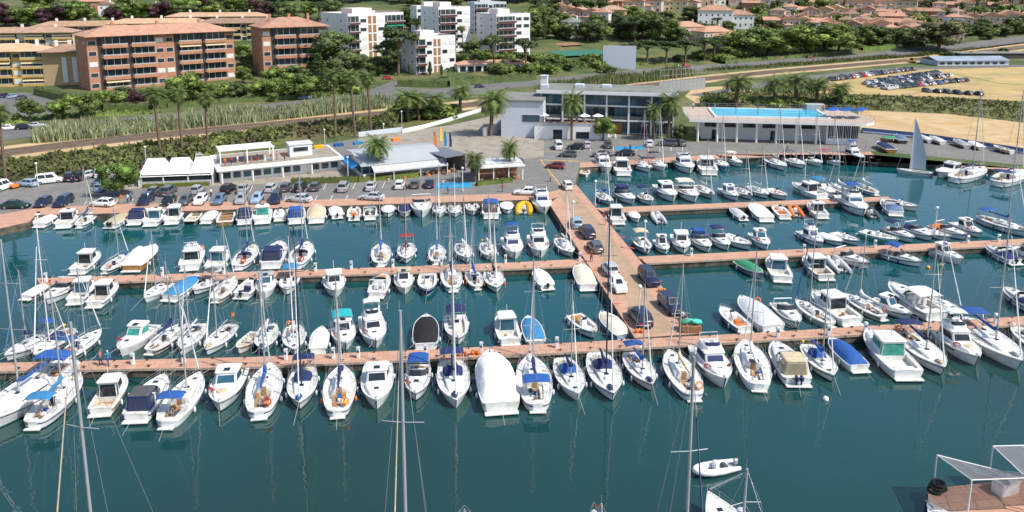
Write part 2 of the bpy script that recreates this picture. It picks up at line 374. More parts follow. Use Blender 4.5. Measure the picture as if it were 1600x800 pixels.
# main jetty with a concrete lane
zj = GZ+.02
J = [P(a, b, zj) for a, b in [(858,318),(992,528),(1096,521),(900,288)]]
mb = MB(); mb.add([(x, y, zj) for x, y, z in J]+[(x, y, -2) for x, y, z in J], [(0,1,2,3)], 0); mb.add([(x, y, zj) for x, y, z in J]+[(x, y, -2) for x, y, z in J], [(0,1,5,4),(1,2,6,5),(2,3,7,6),(3,0,4,7)], 1)
stag(mb.build('main_jetty', [TERRA, STONE]))
LANE = mat('jetty_lane', (.41,.285,.185), rough=.9, var=.15, scale=.4, dirt=((.33,.22,.15), .8))
sheet('jetty_lane', [pix([(872,300),(893,296),(935,345),(985,410),(1055,519),(1015,524),(960,440),(905,355)], zj+.004)], LANE, zj+.004)
mb = MB()
def strip(mb, a, b, w, z):
    A = P(*a, z); B = P(*b, z); dx, dy = B[0]-A[0], B[1]-A[1]; l = sqrt(dx*dx+dy*dy); nx, ny = -dy/l*w/2, dx/l*w/2
    mb.add([(A[0]-nx, A[1]-ny, z), (B[0]-nx, B[1]-ny, z), (B[0]+nx, B[1]+ny, z), (A[0]+nx, A[1]+ny, z)], [(0,1,2,3)])
CL = mat('cleat_iron', (.06,.06,.065), rough=.5, metal=.6)
def cleats(F, N, n, where):
    for e, dy in ((F, -.25), (N, .35)):
        W = [P(a, b_, 1.05) for a, b_ in e]; tot = W[-1][0]-W[0][0]
        for i in range(n):
            x = W[0][0]+tot*(i+.5)/n
            for k in range(len(W)-1):
                if W[k][0] <= x <= W[k+1][0]: f = (x-W[k][0])/(W[k+1][0]-W[k][0]); y = W[k][1]+(W[k+1][1]-W[k][1])*f; break
            o = MB().box(-.05,.05,-.05,.05,0,.18).tube([(-.22,0,.20),(0,0,.22),(.22,0,.20)], .05, 5).build('mooring_cleat', CL, None, (x, y+dy, 1.05)); tag(o, 'small dark iron mooring cleat on the edge of the '+where, 'cleat', 'mooring cleats on the '+where)
cleats([(0,567),(400,557.5),(800,540),(1200,519),(1600,494)], [(0,580),(400,573),(800,555.5),(1200,531.5),(1600,507)], 34, 'front pier')
cleats([(57,434.5),(200,430),(400,424),(600,417.5),(800,410),(912,404)], [(63,444),(200,440),(400,433.5),(600,427.5),(800,420),(922,415)], 20, 'left second pier')
mb = MB()
for i in range(9):
    f = i/8; x = 925+(1040-925)*f; y = 318+(455-318)*f; strip(mb, (x, y), (x+9, y+1.5), .35, zj+.008)
for i in range(7):
    f = i/6; x = 880+(975-880)*f; y = 345+(500-345)*f; strip(mb, (x, y), (x+9, y), .3, zj+.008)
stag(mb.build('jetty_bay_marks', REDP))
mb = MB(); strip(mb, (845,250), (905,252), .5, z3); strip(mb, (844,249), (884,300), .25, z3); strip(mb, (850,237), (872,236), .25, z3)
stag(mb.build('yellow_road_line', LINEY))
mb = MB()
for x in range(390, 700, 23): strip(mb, (x, 300-(x-390)*.03), (x+5, 290-(x-390)*.03), .14, z3)
for x in range(60, 600, 24): strip(mb, (x, 321-(x-60)*.018), (x+4, 313-(x-60)*.018), .14, z3)
for x in range(905, 1070, 18): strip(mb, (x, 236), (x-1, 229), .14, z3)
stag(mb.build('parking_bay_lines', LINEW))
mb = MB(); 
for q in ([(680,295),(682,286),(738,284),(736,293)], [(962,234),(963,229),(1008,228),(1006,232.5)]): mb.add([(x, y, z3) for x, y in pix(q, z3)], [(0,1,2,3)])
stag(mb.build('blue_bay_paint', LINEB))
ribbon('tennis_court', [(868,86),(948,83)], 16, mat('court_green', (.03,.16,.11), rough=.9), .12, n=4)
ribbon('clay_court', [(873,71),(905,69)], 9, mat('court_clay', (.30,.17,.09), rough=.9), .12, n=4)
# ================================================================ BOATS
FS = [(-.04,.26),(-.028,.42),(0,.60),(.15,.84),(.35,.98),(.5,1),(.68,.88),(.82,.62),(.93,.28),(1,.03)]
FM = [(-.012,.74),(0,.88),(.2,.98),(.45,1),(.65,.93),(.8,.72),(.9,.46),(.96,.24),(1,.05)]
FD = [(0,.12),(.08,.45),(.25,.85),(.5,1),(.75,.85),(.92,.45),(1,.05)]
class Hull:
    def __init__(s, root, L, B, tab, fb, hc='white', st='navy', pit=(.06,.36,.5,.45), floor=TEAK, deck=DECK, bow=.4, boot=None):
        s.L, s.B, s.tab, s.fb, s.bow, s.root = L, B, tab, fb, bow, root
        ts = sorted(set([i/16 for i in range(17)]+([tab[0][0], tab[1][0]] if tab[1][0] < 0 else ([tab[0][0]] if tab[0][0] < 0 else []))+[.965, pit[0], pit[0]+.0015, pit[1], pit[1]+.0015]))
        rake = .05*L
        secs = []
        for t in ts:
            b, z = s.hb(t), s.sh(t); zs = [-.3, .01, .12, z*.62, z-.26, z-.13, z]; ws = [.55, .86, .88, .97, .99, .995, 1]
            row = []
            for zz, ww in zip(zs, ws):
                yy = s.y(t)-rake*(t**4)*(1-zz/z)*1.3+(.25*(1-zz/z)*.3 if t <= 0 else 0)
                row.append((b*(ww*(1-.35*t*t*(1-zz/z))), yy, zz))
            secs.append([(-x, y, z) for x, y, z in row[::-1]]+row)
        mf = lambda i, j: {0:0, 1:1, 2:0, 3:0, 4:2, 5:3, 6:3, 7:3, 8:2, 9:0, 10:0, 11:1, 12:0}[j]
        m2 = lambda i, j: [0,1,0,0,2,3,3,3,2,0,0,1,0][j]
        mb = MB().loft(secs, mf=m2, sm=True); mb.add(secs[0], [tuple(range(len(secs[0])))], 0)
        mb.build('hull', [gel(hc), gel(st), gel(boot or st) , UNDER], root)
        # deck with cockpit well
        secs = []
        for t in ts:
            b, z, y = s.hb(t), s.sh(t), s.y(t); inn = min(.07, b*.3); c = z+.02
            if pit[0] < t < pit[1]+.001: cw, zf = min(b*pit[2]*1.0, b-inn-.05), z-pit[3]
            else: cw, zf = b*.5*pit[2], z+.03
            secs.append([(-b,y,z),(-b,y,z+.05),(-b+inn,y,z+.05),(-b+inn,y,z+.005),(-cw,y,c),(-cw,y,zf),(cw,y,zf),(cw,y,c),(b-inn,y,z+.005),(b-inn,y,z+.05),(b,y,z+.05),(b,y,z)])
        n = len(ts)
        def mfd(i, j):
            if j in (0,1,2,8,9,10): return 1
            if j == 5 and pit[0] < ts[i]+.0001 and ts[i+1] <= pit[1]+.0005: return 2
            return 0
        MB().loft(secs, mf=mfd, sm=False).build('deck', [deck, gel(hc) if hc in ('white','cream') else gel('white'), floor], root)
        s.pit = pit
    def y(s, t): return (t-.5)*s.L
    def hb(s, t): return max(.03, interp(s.tab, t)*s.B/2)
    def sh(s, t): return s.fb*(.92+s.bow*t*t)
def trunk(H, t0, t1, wf, h, name='cabin', m=None, lift=.0, win=True, slope=.25, wc=None):
    """low lofted cabin trunk following the hull outline"""
    K = 9; secs = []; 
    for i in range(K+1):
        t = t0+(t1-t0)*i/K; k = i/K; w = min(H.hb(t)*wf*(1-.12*k), H.hb(t)-.25 if H.hb(t) > .5 else H.hb(t)*.6); hh = h*(1-slope*k) if k < .8 else h*(1-slope*k)*(1-((k-.8)/.2)**2*.85)
        z = H.sh(t)+lift; y = H.y(t)
        pr = [(1.0,0),(.97,.62),(.90,.86),(.72,.98),(0,1.06)]
        row = [(w*a, y, z+hh*c) for a, c in pr]
        secs.append([(-x, y, z) for x, y, z in row[:-1]]+row[::-1])
    o = MB().loft(secs, sm=True, capA=True, capB=True).build(name, m or gel('white'), H.root)
    if win:
        for sx in (-1, 1):
            mb = MB(); ss = []
            for i in range(1, 7):
                t = t0+(t1-t0)*(.10+.62*(i-1)/5); q = (t-t0)/(t1-t0); w = min(H.hb(t)*wf*(1-.12*q), H.hb(t)-.25 if H.hb(t) > .5 else H.hb(t)*.6); hh = h*(1-slope*q); z = H.sh(t)+lift; y = H.y(t)
                tap = .5+.5*sin(pi*(i-.5)/6.2)
                ss.append([(sx*(w*.985+.012), y, z+hh*.24), (sx*(w*.975+.014), y, z+hh*(.24+.4*tap))])
            mb.loft(ss, sm=False).build('window', wc or GLASS, H.root)
    return o
def superhouse(H, bot, top, z0, z1, a=.42, b=.88, wall=None, glass=None, roof=True, rm=None, over=.10, rth=.07, aft=True, name='wheelhouse', gap=.07):
    """walls between two outlines, window panes standing proud on each face, roof slab"""
    root = H.root if isinstance(H, Hull) else H
    n = len(bot); mb = MB(); mb.rings([[(x, y, z0) for x, y in bot], [(x, y, z1) for x, y in top]], 0, True)
    mb.build(name, wall or gel('white'), root)
    groups = {}
    for i in range(n):
        j = (i+1) % n; p, q, r_, s_ = bot[i], bot[j], top[j], top[i]
        ln = sqrt((q[0]-p[0])**2+(q[1]-p[1])**2)
        if ln < .22: continue
        nx, ny = (q[1]-p[1])/ln, -(q[0]-p[0])/ln
        key = 'front' if ny > .35 else ('aft' if ny < -.35 else ('l' if nx < 0 else 'r'))
        if key == 'aft' and not aft: continue
        aa, bb = (a, b) if key != 'aft' else (.08, b)
        g = min(gap/ln, .2); quad = []
        for (u, v) in ((g, aa), (1-g, aa), (1-g, bb), (g, bb)):
            x0 = p[0]+(q[0]-p[0])*u; y0 = p[1]+(q[1]-p[1])*u; x1 = s_[0]+(r_[0]-s_[0])*u; y1 = s_[1]+(r_[1]-s_[1])*u
            quad.append((x0+(x1-x0)*v+nx*.015, y0+(y1-y0)*v+ny*.015, z0+(z1-z0)*v+ (.006 if ny>.35 else 0)))
        groups.setdefault(key, MB()).add(quad, [(0,1,2,3)])
    for k, g in groups.items(): g.build({'front':'windscreen','aft':'aft_door'}.get(k, 'side_window'), glass or GLASS, root)
    if roof:
        cx = sum(x for x, y in top)/n; cy = sum(y for x, y in top)/n
        o1 = [(x+(over if x > cx else -over)*.8, y+(over if y > cy else -over)) for x, y in top]
        o2 = [(cx+(x-cx)*.9, cy+(y-cy)*.92) for x, y in o1]
        MB().rings([[(x, y, z1) for x, y in o1], [(x, y, z1+rth) for x, y in o1], [(x, y, z1+rth+.07) for x, y in o2]], 0, True, True).build('roof', rm or gel('white'), root)
def awning(root, x, y0, y1, z, m, name='bimini', arch=.18, post=None, base=None, frame=True):
    secs = []
    for i in range(5):
        k = i/4; yy = y0+(y1-y0)*k; zz = z-.10*(2*k-1)**2
        secs.append([(x*cos(pi*q/6), yy, zz+arch*(sin(pi*q/6)-.3)) for q in range(6, -1, -1)])
    top = secs; low = [[(a, b, c-.04) for a, b, c in s[::-1]] for s in secs]
    mb = MB().loft(top, sm=True); mb.loft(low, sm=True); o = mb.build(name, m, root)
    if frame and base is not None:
        f = MB()
        for yy in (y0, (y0+y1)/2, y1):
            ym = (y0+y1)/2+(yy-(y0+y1)/2)*.25
            f.tube([(-x*1.02, ym, base), (-x, yy, z-.08), (0, yy, z-.06), (x, yy, z-.08), (x*1.02, ym, base)], .018, 4)
        f.tube([(0, y0, z-.06), (0, y1, z-.06)], .018, 4)
        f.build('frame', STEEL, o)
    return o
def rails(H, t0, t1, h=.55, name='guard_rail', n=6, bowclose=True, r=.014):
    mb = MB(); K = n
    for sx in (-1, 1):
        pts = []
        for i in range(K+1):
            t = t0+(t1-t0)*i/K; p = (sx*(H.hb(t)-.06), H.y(t), H.sh(t)+.05); q = (p[0], p[1], p[2]+h); mb.tube([p, q], r, 4); pts.append(q)
        if bowclose: pts.append((0, H.y(1)+.05, H.sh(1)+h+.05))
        mb.tube(pts, r, 4); mb.tube([(x, y, z-h*.5) for x, y, z in pts], r*.7, 4)
    return mb.build(name, STEEL, H.root)
def fenders(H, ts=(.3,.5,.68), c=('white','blue'), r=.12):
    for i, t in enumerate(ts):
        for sx in (-1, 1):
            m = mat('fender_'+c[(i) % len(c)], C[c[i % len(c)]], rough=.5)
            MB().ell((sx*(H.hb(t)+r*.8), H.y(t), H.sh(t)*.50), (r, r, r*2.6), 7, 5).build('fender', m, H.root)
def outboard(root, x, y, z, m='black', s=1.0):
    mb = MB(); mb.rbox(x-.17*s, x+.17*s, y-.36*s, y+.12*s, z+.12*s, z+.62*s, .08, 0); mb.box(x-.07*s, x+.07*s, y-.2*s, y, z-.6, z+.14*s, 0, .01, .02)
    return mb.build('outboard_motor', paint(m), root)
def ring(root, x, y, z, c='orange', r=.32, rz=0, tilt=60):
    mb = MB(); n = 12; pts = []
    for i in range(n+1):
        a = 2*pi*i/n; px_, py_ = r*cos(a), r*sin(a)*cos(R(tilt)); pts.append((x+px_*cos(rz)-py_*sin(rz), y+px_*sin(rz)+py_*cos(rz), z+r*sin(a)*sin(R(tilt))))
    return mb.tube(pts, .075, 6, cap=False).build('life_ring', mat('ring_'+c, C[c], rough=.5), root)
def clutter(H, n, rnd, t0, t1, zoff=-.2, w=.35):
    cs = ['navy','beige','wood','lgrey','blue','white','brown','dgrey']
    for i in range(n):
        t = rnd.uniform(t0, t1); x = rnd.uniform(-w, w)*H.hb(t)*2*.5; z = H.sh(t)+zoff; a = rnd.uniform(.10,.28); b = rnd.uniform(.12,.35); y = H.y(t)
        mb = MB(); mb.rbox(x-a, x+a, y-b, y+b, z-.12, z+rnd.uniform(.08,.25), .06); mb.build(rnd.choice(['cushion','locker_box','gear_bag']), cloth(rnd.choice(cs)), H.root)
def hatch(H, t, x=0, w=.28, l=.28, z=.0):
    yy = H.y(t); zz = H.sh(t)+z
    mb = MB(); mb.rbox(x-w, x+w, yy-l, yy+l, zz-.1, zz+.05, .05); o = mb.build('hatch', gel('lgrey'), H.root)
    MB().box(x-w*.8, x+w*.8, yy-l*.8, yy+l*.8, zz+.052, zz+.062).build('hatch_glass', GLASS, o)
def ropes(H, rnd, m=2):
    for i in range(m):
        sx = -1 if i % 2 else 1; a = (sx*H.hb(.96), H.y(.97), H.sh(.97)); b = (sx*(H.hb(.9)+rnd.uniform(0,1.0)), H.y(1)+rnd.uniform(1.5,3.2), -.05)
        MB().tube([a, ((a[0]+b[0])/2, (a[1]+b[1])/2, (a[2]+b[2])/2-.12), b], .022, 4).build('mooring_line', ROPE, H.root)
# ---- sailing yacht
def sail(root, L, B, rnd, o, far):
    fb = min(1.15, .085*L+.18); fl = TEAK if o.get('teak') else DECK
    H = Hull(root, L, B, FS, fb, o.get('h','white'), o.get('st','navy'), (.05,.36,.46,.45), fl, bow=.32)
    hc = .055*L*.75+.05
    trunk(H, .36, .80, .60, hc, slope=.45)
    zc = H.sh(.37)+hc
    MB().box(-.26, .26, H.y(.36)-.012, H.y(.36)+.35, H.sh(.36)-.35, zc+.03, ty=0).build('companionway', GLASS if not o.get('teak') else TEAK, root)
    hatch(H, .60, 0, z=hc*.75); hatch(H, .84, 0, .24, .24, z=.02)
    tm = .58; mh = o.get('mh', L*1.28); my = H.y(tm); mz = H.sh(tm)+hc*.6; rr = .042+.0052*L
    mm = {'d':MASTD,'w':MASTW,'a':ALU}[o.get('mc','a')]
    ms = MB().tube([(0,my,mz-.3),(0,my-.02,mz+mh*.5),(0,my-.10,mz+mh)], rr, 7, r1=rr*.75).build('mast', mm, root)
    for f in ((.42,.72) if mh > 11 else (.52,)):
        wsp = B*.30*(1.15-f*.4); MB().tube([(-wsp,my-.15,mz+mh*f),(0,my,mz+mh*f+.05),(wsp,my-.15,mz+mh*f)], .028, 5).build('spreader', mm, ms)
    MB().tube([(0,my,mz+mh),(.02,my,mz+mh+.6)], .012, 4).build('aerial', STEEL, ms)
    rg = MB(); f0 = .42 if mh > 11 else .52; wsp = B*.30*(1.15-f0*.4); rr2 = .012 if not far else .015
    for sx in (-1, 1):
        rg.tube([(sx*(H.hb(tm)-.1),my-.2,H.sh(tm)),(sx*wsp,my-.15,mz+mh*f0),(0,my-.08,mz+mh*.97)], rr2, 4)
        rg.tube([(sx*(H.hb(tm)-.2),my-.5,H.sh(tm)),(0,my,mz+mh*f0)], rr2, 4)
    rg.tube([(0,H.y(.02),H.sh(0)+.1),(0,my-.1,mz+mh)], rr2, 4); rg.tube([(0,H.y(.985),H.sh(1)),(0,my-.08,mz+mh*.96)], rr2, 4)
    rg.build('rigging', STEEL, root)
    jc = o.get('jib', 'white'); top = .88
    a = (0, H.y(.97), H.sh(1)+.5); bb = (0, my+(a[1]-my)*(1-top)+.0, mz+mh*top*.96)
    MB().tube([a, tuple((a[i]*.6+bb[i]*.4) for i in range(3)), bb], [.075,.06,.025], 6).build('furled_jib', cloth(jc), root)
    bz = zc+.75; by = H.y(.16)
    MB().tube([(0,my-.1,bz),(0,by,bz+.05)], .07, 6).build('boom', mm, root)
    if o.get('cov','navy'):
        pts = []; rs = []
        for i in range(8):
            k = i/7; pts.append((.03*sin(i*2), my-.02+(by+.2-my)*k, bz+.16+(.25 if i == 0 else 0)*1-.02*i*.3)); rs.append((.20-.10*k)*(1+.12*sin(i*3.1)))
        pts.insert(0, (0, my+.02, bz+.8)); rs.insert(0, .09)
        MB().tube(pts, rs, 8).build('sail_cover', cloth(o.get('cov','navy')), root)
    if o.get('dod'):
        secs = []; w0 = H.hb(.4)*.62
        for i, (dy, hh, sc) in enumerate(((-.9,.42,1),(-.45,.46,.98),(0,.36,.95),(.55,.02,.85))):
            secs.append([(w0*sc*cos(pi*q/8), H.y(.37)+dy+.45, zc-.15+(hh+.15)*(sin(pi*q/8)**.6 if 0 < q < 8 else 0)) for q in range(9)])
        MB().loft(secs, sm=True).build('sprayhood', cloth(o['dod']), root)
    if o.get('bim'):
        awning(root, H.hb(.2)*.82, H.y(.07), H.y(.07)+L*.17, H.sh(.1)+1.75, cloth(o['bim']), base=H.sh(.1)+.1)
    # cockpit
    sd = MB()
    for sx in (-1, 1): sd.box(sx*H.hb(.2)*.44-.001*sx-(.30 if sx > 0 else 0), sx*H.hb(.2)*.44+(.30 if sx < 0 else 0), H.y(.10), H.y(.34), H.sh(.2)-.44, H.sh(.2)-.12)
    sd.build('cockpit_bench', TEAK if rnd.random() < .5 else DECK, root)
    wh = MB(); n = 14; wr = .38 if L > 8.5 else .25
    wh.tube([(wr*cos(2*pi*i/n), H.y(.12)+.0, H.sh(.1)+.32+wr*sin(2*pi*i/n)) for i in range(n+1)], .022, 4, cap=False)
    wh.tube([(0,H.y(.12)+.03,H.sh(.1)-.44),(0,H.y(.12)+.03,H.sh(.1)+.35)], .07, 6); wh.build('steering_wheel', STEEL, root)
    for sx in (-1, 1): MB().tube([(sx*H.hb(.3)*.62,H.y(.33),H.sh(.3)),(sx*H.hb(.3)*.62,H.y(.33),H.sh(.3)+.18)], .085, 7, r1=.06).build('winch', STEEL, root)
    rails(H, .04, .93, .55, n=7)
    MB().tube([(-H.hb(0)*.7,H.y(.0)+.05,H.sh(0)+.6),(H.hb(0)*.7,H.y(.0)+.05,H.sh(0)+.6)], .016, 4).build('stern_rail', STEEL, root)
    MB().box(-H.B*.22, H.B*.22, H.y(-.04)-.30, H.y(-.04)+.03, .15, .24, 0).build('swim_platform', DECK, root)
    for k in range(3):
        q = rnd.random(); t = (.70,.88,.66)[k]; x = rnd.uniform(-.3,.3)
        if k == 0 and q < .5: MB().rbox(-.38,.38,H.y(t)-.28,H.y(t)+.28,H.sh(t)+hc*.3,H.sh(t)+hc*.3+.38,.08).build('liferaft_box', gel('white'), root)
        elif k == 1 and q < .5: MB().ell((x*.5,H.y(t),H.sh(t)+.14), (.28,.62,.2), 8, 5, jit=.18).build('sail_bag', cloth(rnd.choice(['blue','white','navy','beige','grey'])), root)
        elif k == 2 and q < .6: MB().tube([(.3*cos(a*pi/5)+x, H.y(.5)+.3*sin(a*pi/5), H.sh(.5)+hc+.03) for a in range(11)], .04, 4, cap=False).build('coiled_rope', ROPE, root)
    if rnd.random() < .3: MB().box(-.5,.5,H.y(.36)-.5,H.y(.36)+.1,zc+.32,zc+.35).build('solar_panel', mat('solar_cells', (.01,.015,.05), rough=.15), root)
    if rnd.random() < .5: MB().ell((H.hb(.02)*.7,H.y(.02),H.sh(0)+.55), (.16,.3,.13), 7, 5).build('horseshoe_buoy', cloth(rnd.choice(['orange','yellow','white'])), root)
    fenders(H, (.28,.48,.66), o.get('fen', ('white','navy')))
    if o.get('ring'): ring(root, H.hb(.04)*.6, H.y(.04), H.sh(0)+.55, o['ring'])
    if not far: clutter(H, 5, rnd, .08, .33, -.1)
    if o.get('flag'):
        f = MB(); f.add([(.01,H.y(0)-.1,H.sh(0)+1.0),(0,H.y(0)-.7,H.sh(0)+.8),(.06,H.y(0)-.75,H.sh(0)+1.2),(0,H.y(0)-.1,H.sh(0)+1.45)], [(0,1,2,3)]); f.tube([(0,H.y(0),H.sh(0)),(0,H.y(0)-.15,H.sh(0)+1.5)], .02, 4); f.build('ensign', cloth(o['flag']), root)
    if o.get('radar'): MB().ell((0,my+.38,mz+mh*.36), (.32,.32,.16), 9, 5).build('radar_dome', gel('white'), root)
    return H
# ---- motor cruiser: kinds cruiser / hardtop / fly / pilot / open / cover / rib / wood
def motor(root, L, B, rnd, o, far, kind):
    fb = min(1.45, .10*L+.25); big = L > 8
    pit = dict(cruiser=(.05,.42,.74,.55), hardtop=(.04,.30,.74,.55), fly=(.04,.28,.76,.5), pilot=(.04,.34,.76,.55), open=(.05,.78,.70,.38), cover=(.05,.55,.7,.3))[kind]
    H = Hull(root, L, B, FM, fb, o.get('h','white'), o.get('st','navy'), pit, TEAK if o.get('teak') else DECK, bow=.30, boot=o.get('boot'))
    y, hb, sh = H.y, H.hb, H.sh
    MB().rbox(-B*.40, B*.40, y(-.012)-.55, y(-.012)+.02, .18, .30, .04).build('swim_platform', DECK, root)
    if kind == 'cruiser':
        trunk(H, .42, .90, .80, .34+.02*L, slope=.55)
        t0, t1 = .40, .56; w0, w1 = hb(t0)*.84, hb(t1)*.60; zz = sh(.5)+.15
        # raked wrap-around windscreen
        secs = [[(-w0, y(t0)-.2, zz), (-w1-.12, y(t1)-.12, zz), (-w1*.5, y(t1)+.12, zz), (w1*.5, y(t1)+.12, zz), (w1+.12, y(t1)-.12, zz), (w0, y(t0)-.2, zz)],
                [(-w0*.95, y(t0)-.35, zz+.62), (-w1, y(t1)-.65, zz+.72), (-w1*.5, y(t1)-.5, zz+.75), (w1*.5, y(t1)-.5, zz+.75), (w1, y(t1)-.65, zz+.72), (w0*.95, y(t0)-.35, zz+.62)]]
        MB().loft(secs, sm=False).build('windscreen', GLASS, root); MB().tube(secs[1], .03, 4).build('windscreen_frame', STEEL, root)
        MB().rbox(-w0*.7, w0*.7, y(.08), y(.08)+.5, sh(.1)-.5, sh(.1)-.05, .08).build('stern_bench', cloth(o.get('seat','white')), root)
        for sx in (-1, 1): MB().rbox(sx*w0*.45-.25, sx*w0*.45+.25, y(.33), y(.33)+.45, sh(.3)-.5, sh(.3)+.28, .08).build('helm_seat', cloth(o.get('seat','white')), root)
        if o.get('arch', 1): MB().tube([(-hb(.2)*.95,y(.16),sh(.2)),(-hb(.2)*.85,y(.22),sh(.2)+1.15),(hb(.2)*.85,y(.22),sh(.2)+1.15),(hb(.2)*.95,y(.16),sh(.2))], .075, 6, sm=False).build('radar_arch', gel('white'), root)
        if o.get('pad'): 
            p = MB(); p.ell((0, y(.70), sh(.7)+.36), (hb(.7)*.5, L*.095, .10), 10, 4); p.build('sun_pad', cloth(o['pad']), root)
        else: hatch(H, .70, 0, z=.36)
    if kind in ('hardtop','fly','pilot'):
        if kind == 'pilot': t0, t1, hh = .34, .64, 1.55
        elif kind == 'fly': t0, t1, hh = .28, .66, 1.35
        else: t0, t1, hh = .30, .62, 1.45
        trunk(H, t1-.03, .90, .78, .30+.02*L, slope=.5, win=False)
        w0, w1 = hb(t0)*.76, hb(t1)*.70; z0 = sh(t0)-.15
        rk = .35 if kind == 'pilot' else .95
        bot = rrect(-w0, w0, y(t0), y(t1)+.1, .16); bot = [(x*(w1/w0 if yy > y(.5) else 1), yy) for x, yy in bot]
        top = [(x*.90, (yy-rk if yy > y(.5) else yy+.05)) for x, yy in bot]
        superhouse(H, bot, top, z0, z0+hh+.12*big, .42, .86, glass={'g':mat('green_glass',(.05,.28,.22),rough=.1,var=.3),'b':GLASSB,'n':mat('navy_screen_cover',C['navy'],rough=.7)}.get(o.get('gl'), GLASS), rm=gel(o.get('rc','white')) if o.get('rc','white') == 'white' else cloth(o['rc']), over=.16, rth=.08)
        zt = z0+hh+.12*big+.15
        if kind == 'hardtop':
            MB().rbox(-.3, .3, y(.42), y(.42)+.6, zt-.02, zt+.06, .05).build('roof_hatch', GLASS, root)
        if kind == 'fly':
            yb0, yb1 = y(t0)+.1, y(t1)-1.1
            q = [(-w0*.8, yb0), (w0*.8, yb0), (w0*.78, yb1-.3), (w0*.5, yb1), (-w0*.5, yb1), (-w0*.78, yb1-.3)]
            q2 = [(x*.92, yy*1.0-(.12 if yy > yb0+.5 else 0)) for x, yy in q]; q3 = [(x*.84, yy-(.2 if yy > yb0+.5 else -.15)) for x, yy in q]
            MB().rings([[(x,yy,zt-.08) for x, yy in q], [(x,yy,zt+.42) for x, yy in q2], [(x,yy,zt+.42) for x, yy in q3], [(x,yy,zt+.0) for x, yy in q3]], 0, True).build('flybridge', gel('white'), root)
            for sx in (-1, 1): MB().rbox(sx*w0*.35-.24, sx*w0*.35+.24, (yb0+yb1)/2-.25, (yb0+yb1)/2+.25, zt+.02, zt+.62, .08).build('flybridge_seat', cloth(o.get('seat','white')), root)
            secs = [[(-w0*.62,yb1-.35,zt+.42),(-w0*.4,yb1-.1,zt+.42),(w0*.4,yb1-.1,zt+.42),(w0*.62,yb1-.35,zt+.42)],[(-w0*.58,yb1-.5,zt+.72),(-w0*.38,yb1-.3,zt+.75),(w0*.38,yb1-.3,zt+.75),(w0*.58,yb1-.5,zt+.72)]]
            MB().loft(secs, sm=False).build('flybridge_screen', cloth('navy') if o.get('gl') == 'n' else GLASS, root)
            MB().tube([(-w0*.8,yb0+.1,zt+.1),(-w0*.72,yb0-.05,zt+1.1),(w0*.72,yb0-.05,zt+1.1),(w0*.8,yb0+.1,zt+.1)], .06, 6).build('radar_arch', gel('white'), root)
            if o.get('topb'): awning(root, w0*.8, yb0, yb1-.3, zt+1.75, cloth(o['topb']) if o['topb'] != 'white' else gel('white'), name='bimini', base=zt+.3)
        if kind == 'pilot':
            MB().rbox(-w0*.6, w0*.6, y(t0)+.2, y(t0)+.5, zt, zt+.10, .04).build('roof_locker', gel('white'), root)
            MB().tube([(0,y(.42),zt),(0,y(.41),zt+1.3)], .035, 5).build('signal_mast', MASTW, root)
        if o.get('pad'):
            MB().ell((0, y(.76), sh(.76)+.30), (hb(.76)*.5, L*.085, .12), 10, 4).build('sun_pad', cloth(o['pad']), root)
        else: hatch(H, .76, 0, z=.30)
        MB().rbox(-hb(.1)*.6, hb(.1)*.6, y(.06), y(.06)+.45, sh(.1)-.5, sh(.1)-.05, .08).build('stern_bench', cloth(o.get('seat','white')), root)
    if kind == 'open':
        zf = sh(.4)-.38
        MB().rbox(-.36, .36, y(.40), y(.40)+.65, zf, zf+.95, .08).build('console', gel('white'), root)
        MB().box(-.30, .30, y(.40)+.62, y(.40)+.66, zf+.9, zf+1.25, ty=.01).build('windscreen', GLASS, root)
        MB().rbox(-.42, .42, y(.26), y(.26)+.42, zf, zf+.55, .08).build('helm_seat', cloth(o.get('seat','white')), root)
        MB().rbox(-hb(.08)*.6, hb(.08)*.6, y(.07), y(.07)+.4, zf, zf+.42, .08).build('stern_bench', cloth(o.get('seat','white')), root)
        MB().rbox(-hb(.7)*.45, hb(.7)*.45, y(.64), y(.74), zf, zf+.40, .08).build('bow_cushion', cloth(o.get('pad','white')), root)
    if kind == 'cover' or o.get('tarp'):
        c = o.get('tarp','white'); secs = []; t0, t1 = (.015, .90) if kind == 'cover' else (.02, .5); K = 18
        hcov = o.get('th', .75 if big else .5)
        for i in range(K+1):
            t = t0+(t1-t0)*i/K; k = i/K; w = hb(t)*.985; e = min(1, k*5, (1-k)*4.0)**.7; hh = hcov*e*(1+.10*sin(i*2.3))*(1 if k < .55 else 1-.35*(k-.55)/.45)
            if hcov > 1: hh = hcov*interp([(0,.12),(.12,.55),(.2,.62),(.26,1),(.52,1.05),(.6,.62),(.8,.40),(1,.05)], k)*(1+.05*sin(i*2.3))
            z = sh(t)+.055; row = []
            for q in range(-4, 5):
                a = q/4; row.append((w*a, y(t), z+hh*(1-abs(a)**(2.2 if hcov < 1 else 5))*(1+.05*sin(i*1.7+q*2.1)+rnd.uniform(-.07,.07)*(2 if hcov > 1 else .6))+(0 if abs(a) < 1 else -.10)))
            secs.append(row)
        MB().loft(secs, sm=True, capA=True, capB=True).build('tarpaulin', cloth(c), root)
    if o.get('bim'):
        tb0, tb1 = o.get('bt', (.10,.44)); awning(root, hb(.25)*.82, y(tb0), y(tb1), sh(.3)+(1.65 if kind != 'fly' else 2.6), cloth(o['bim']), base=sh(.3)+.1, arch=.24)
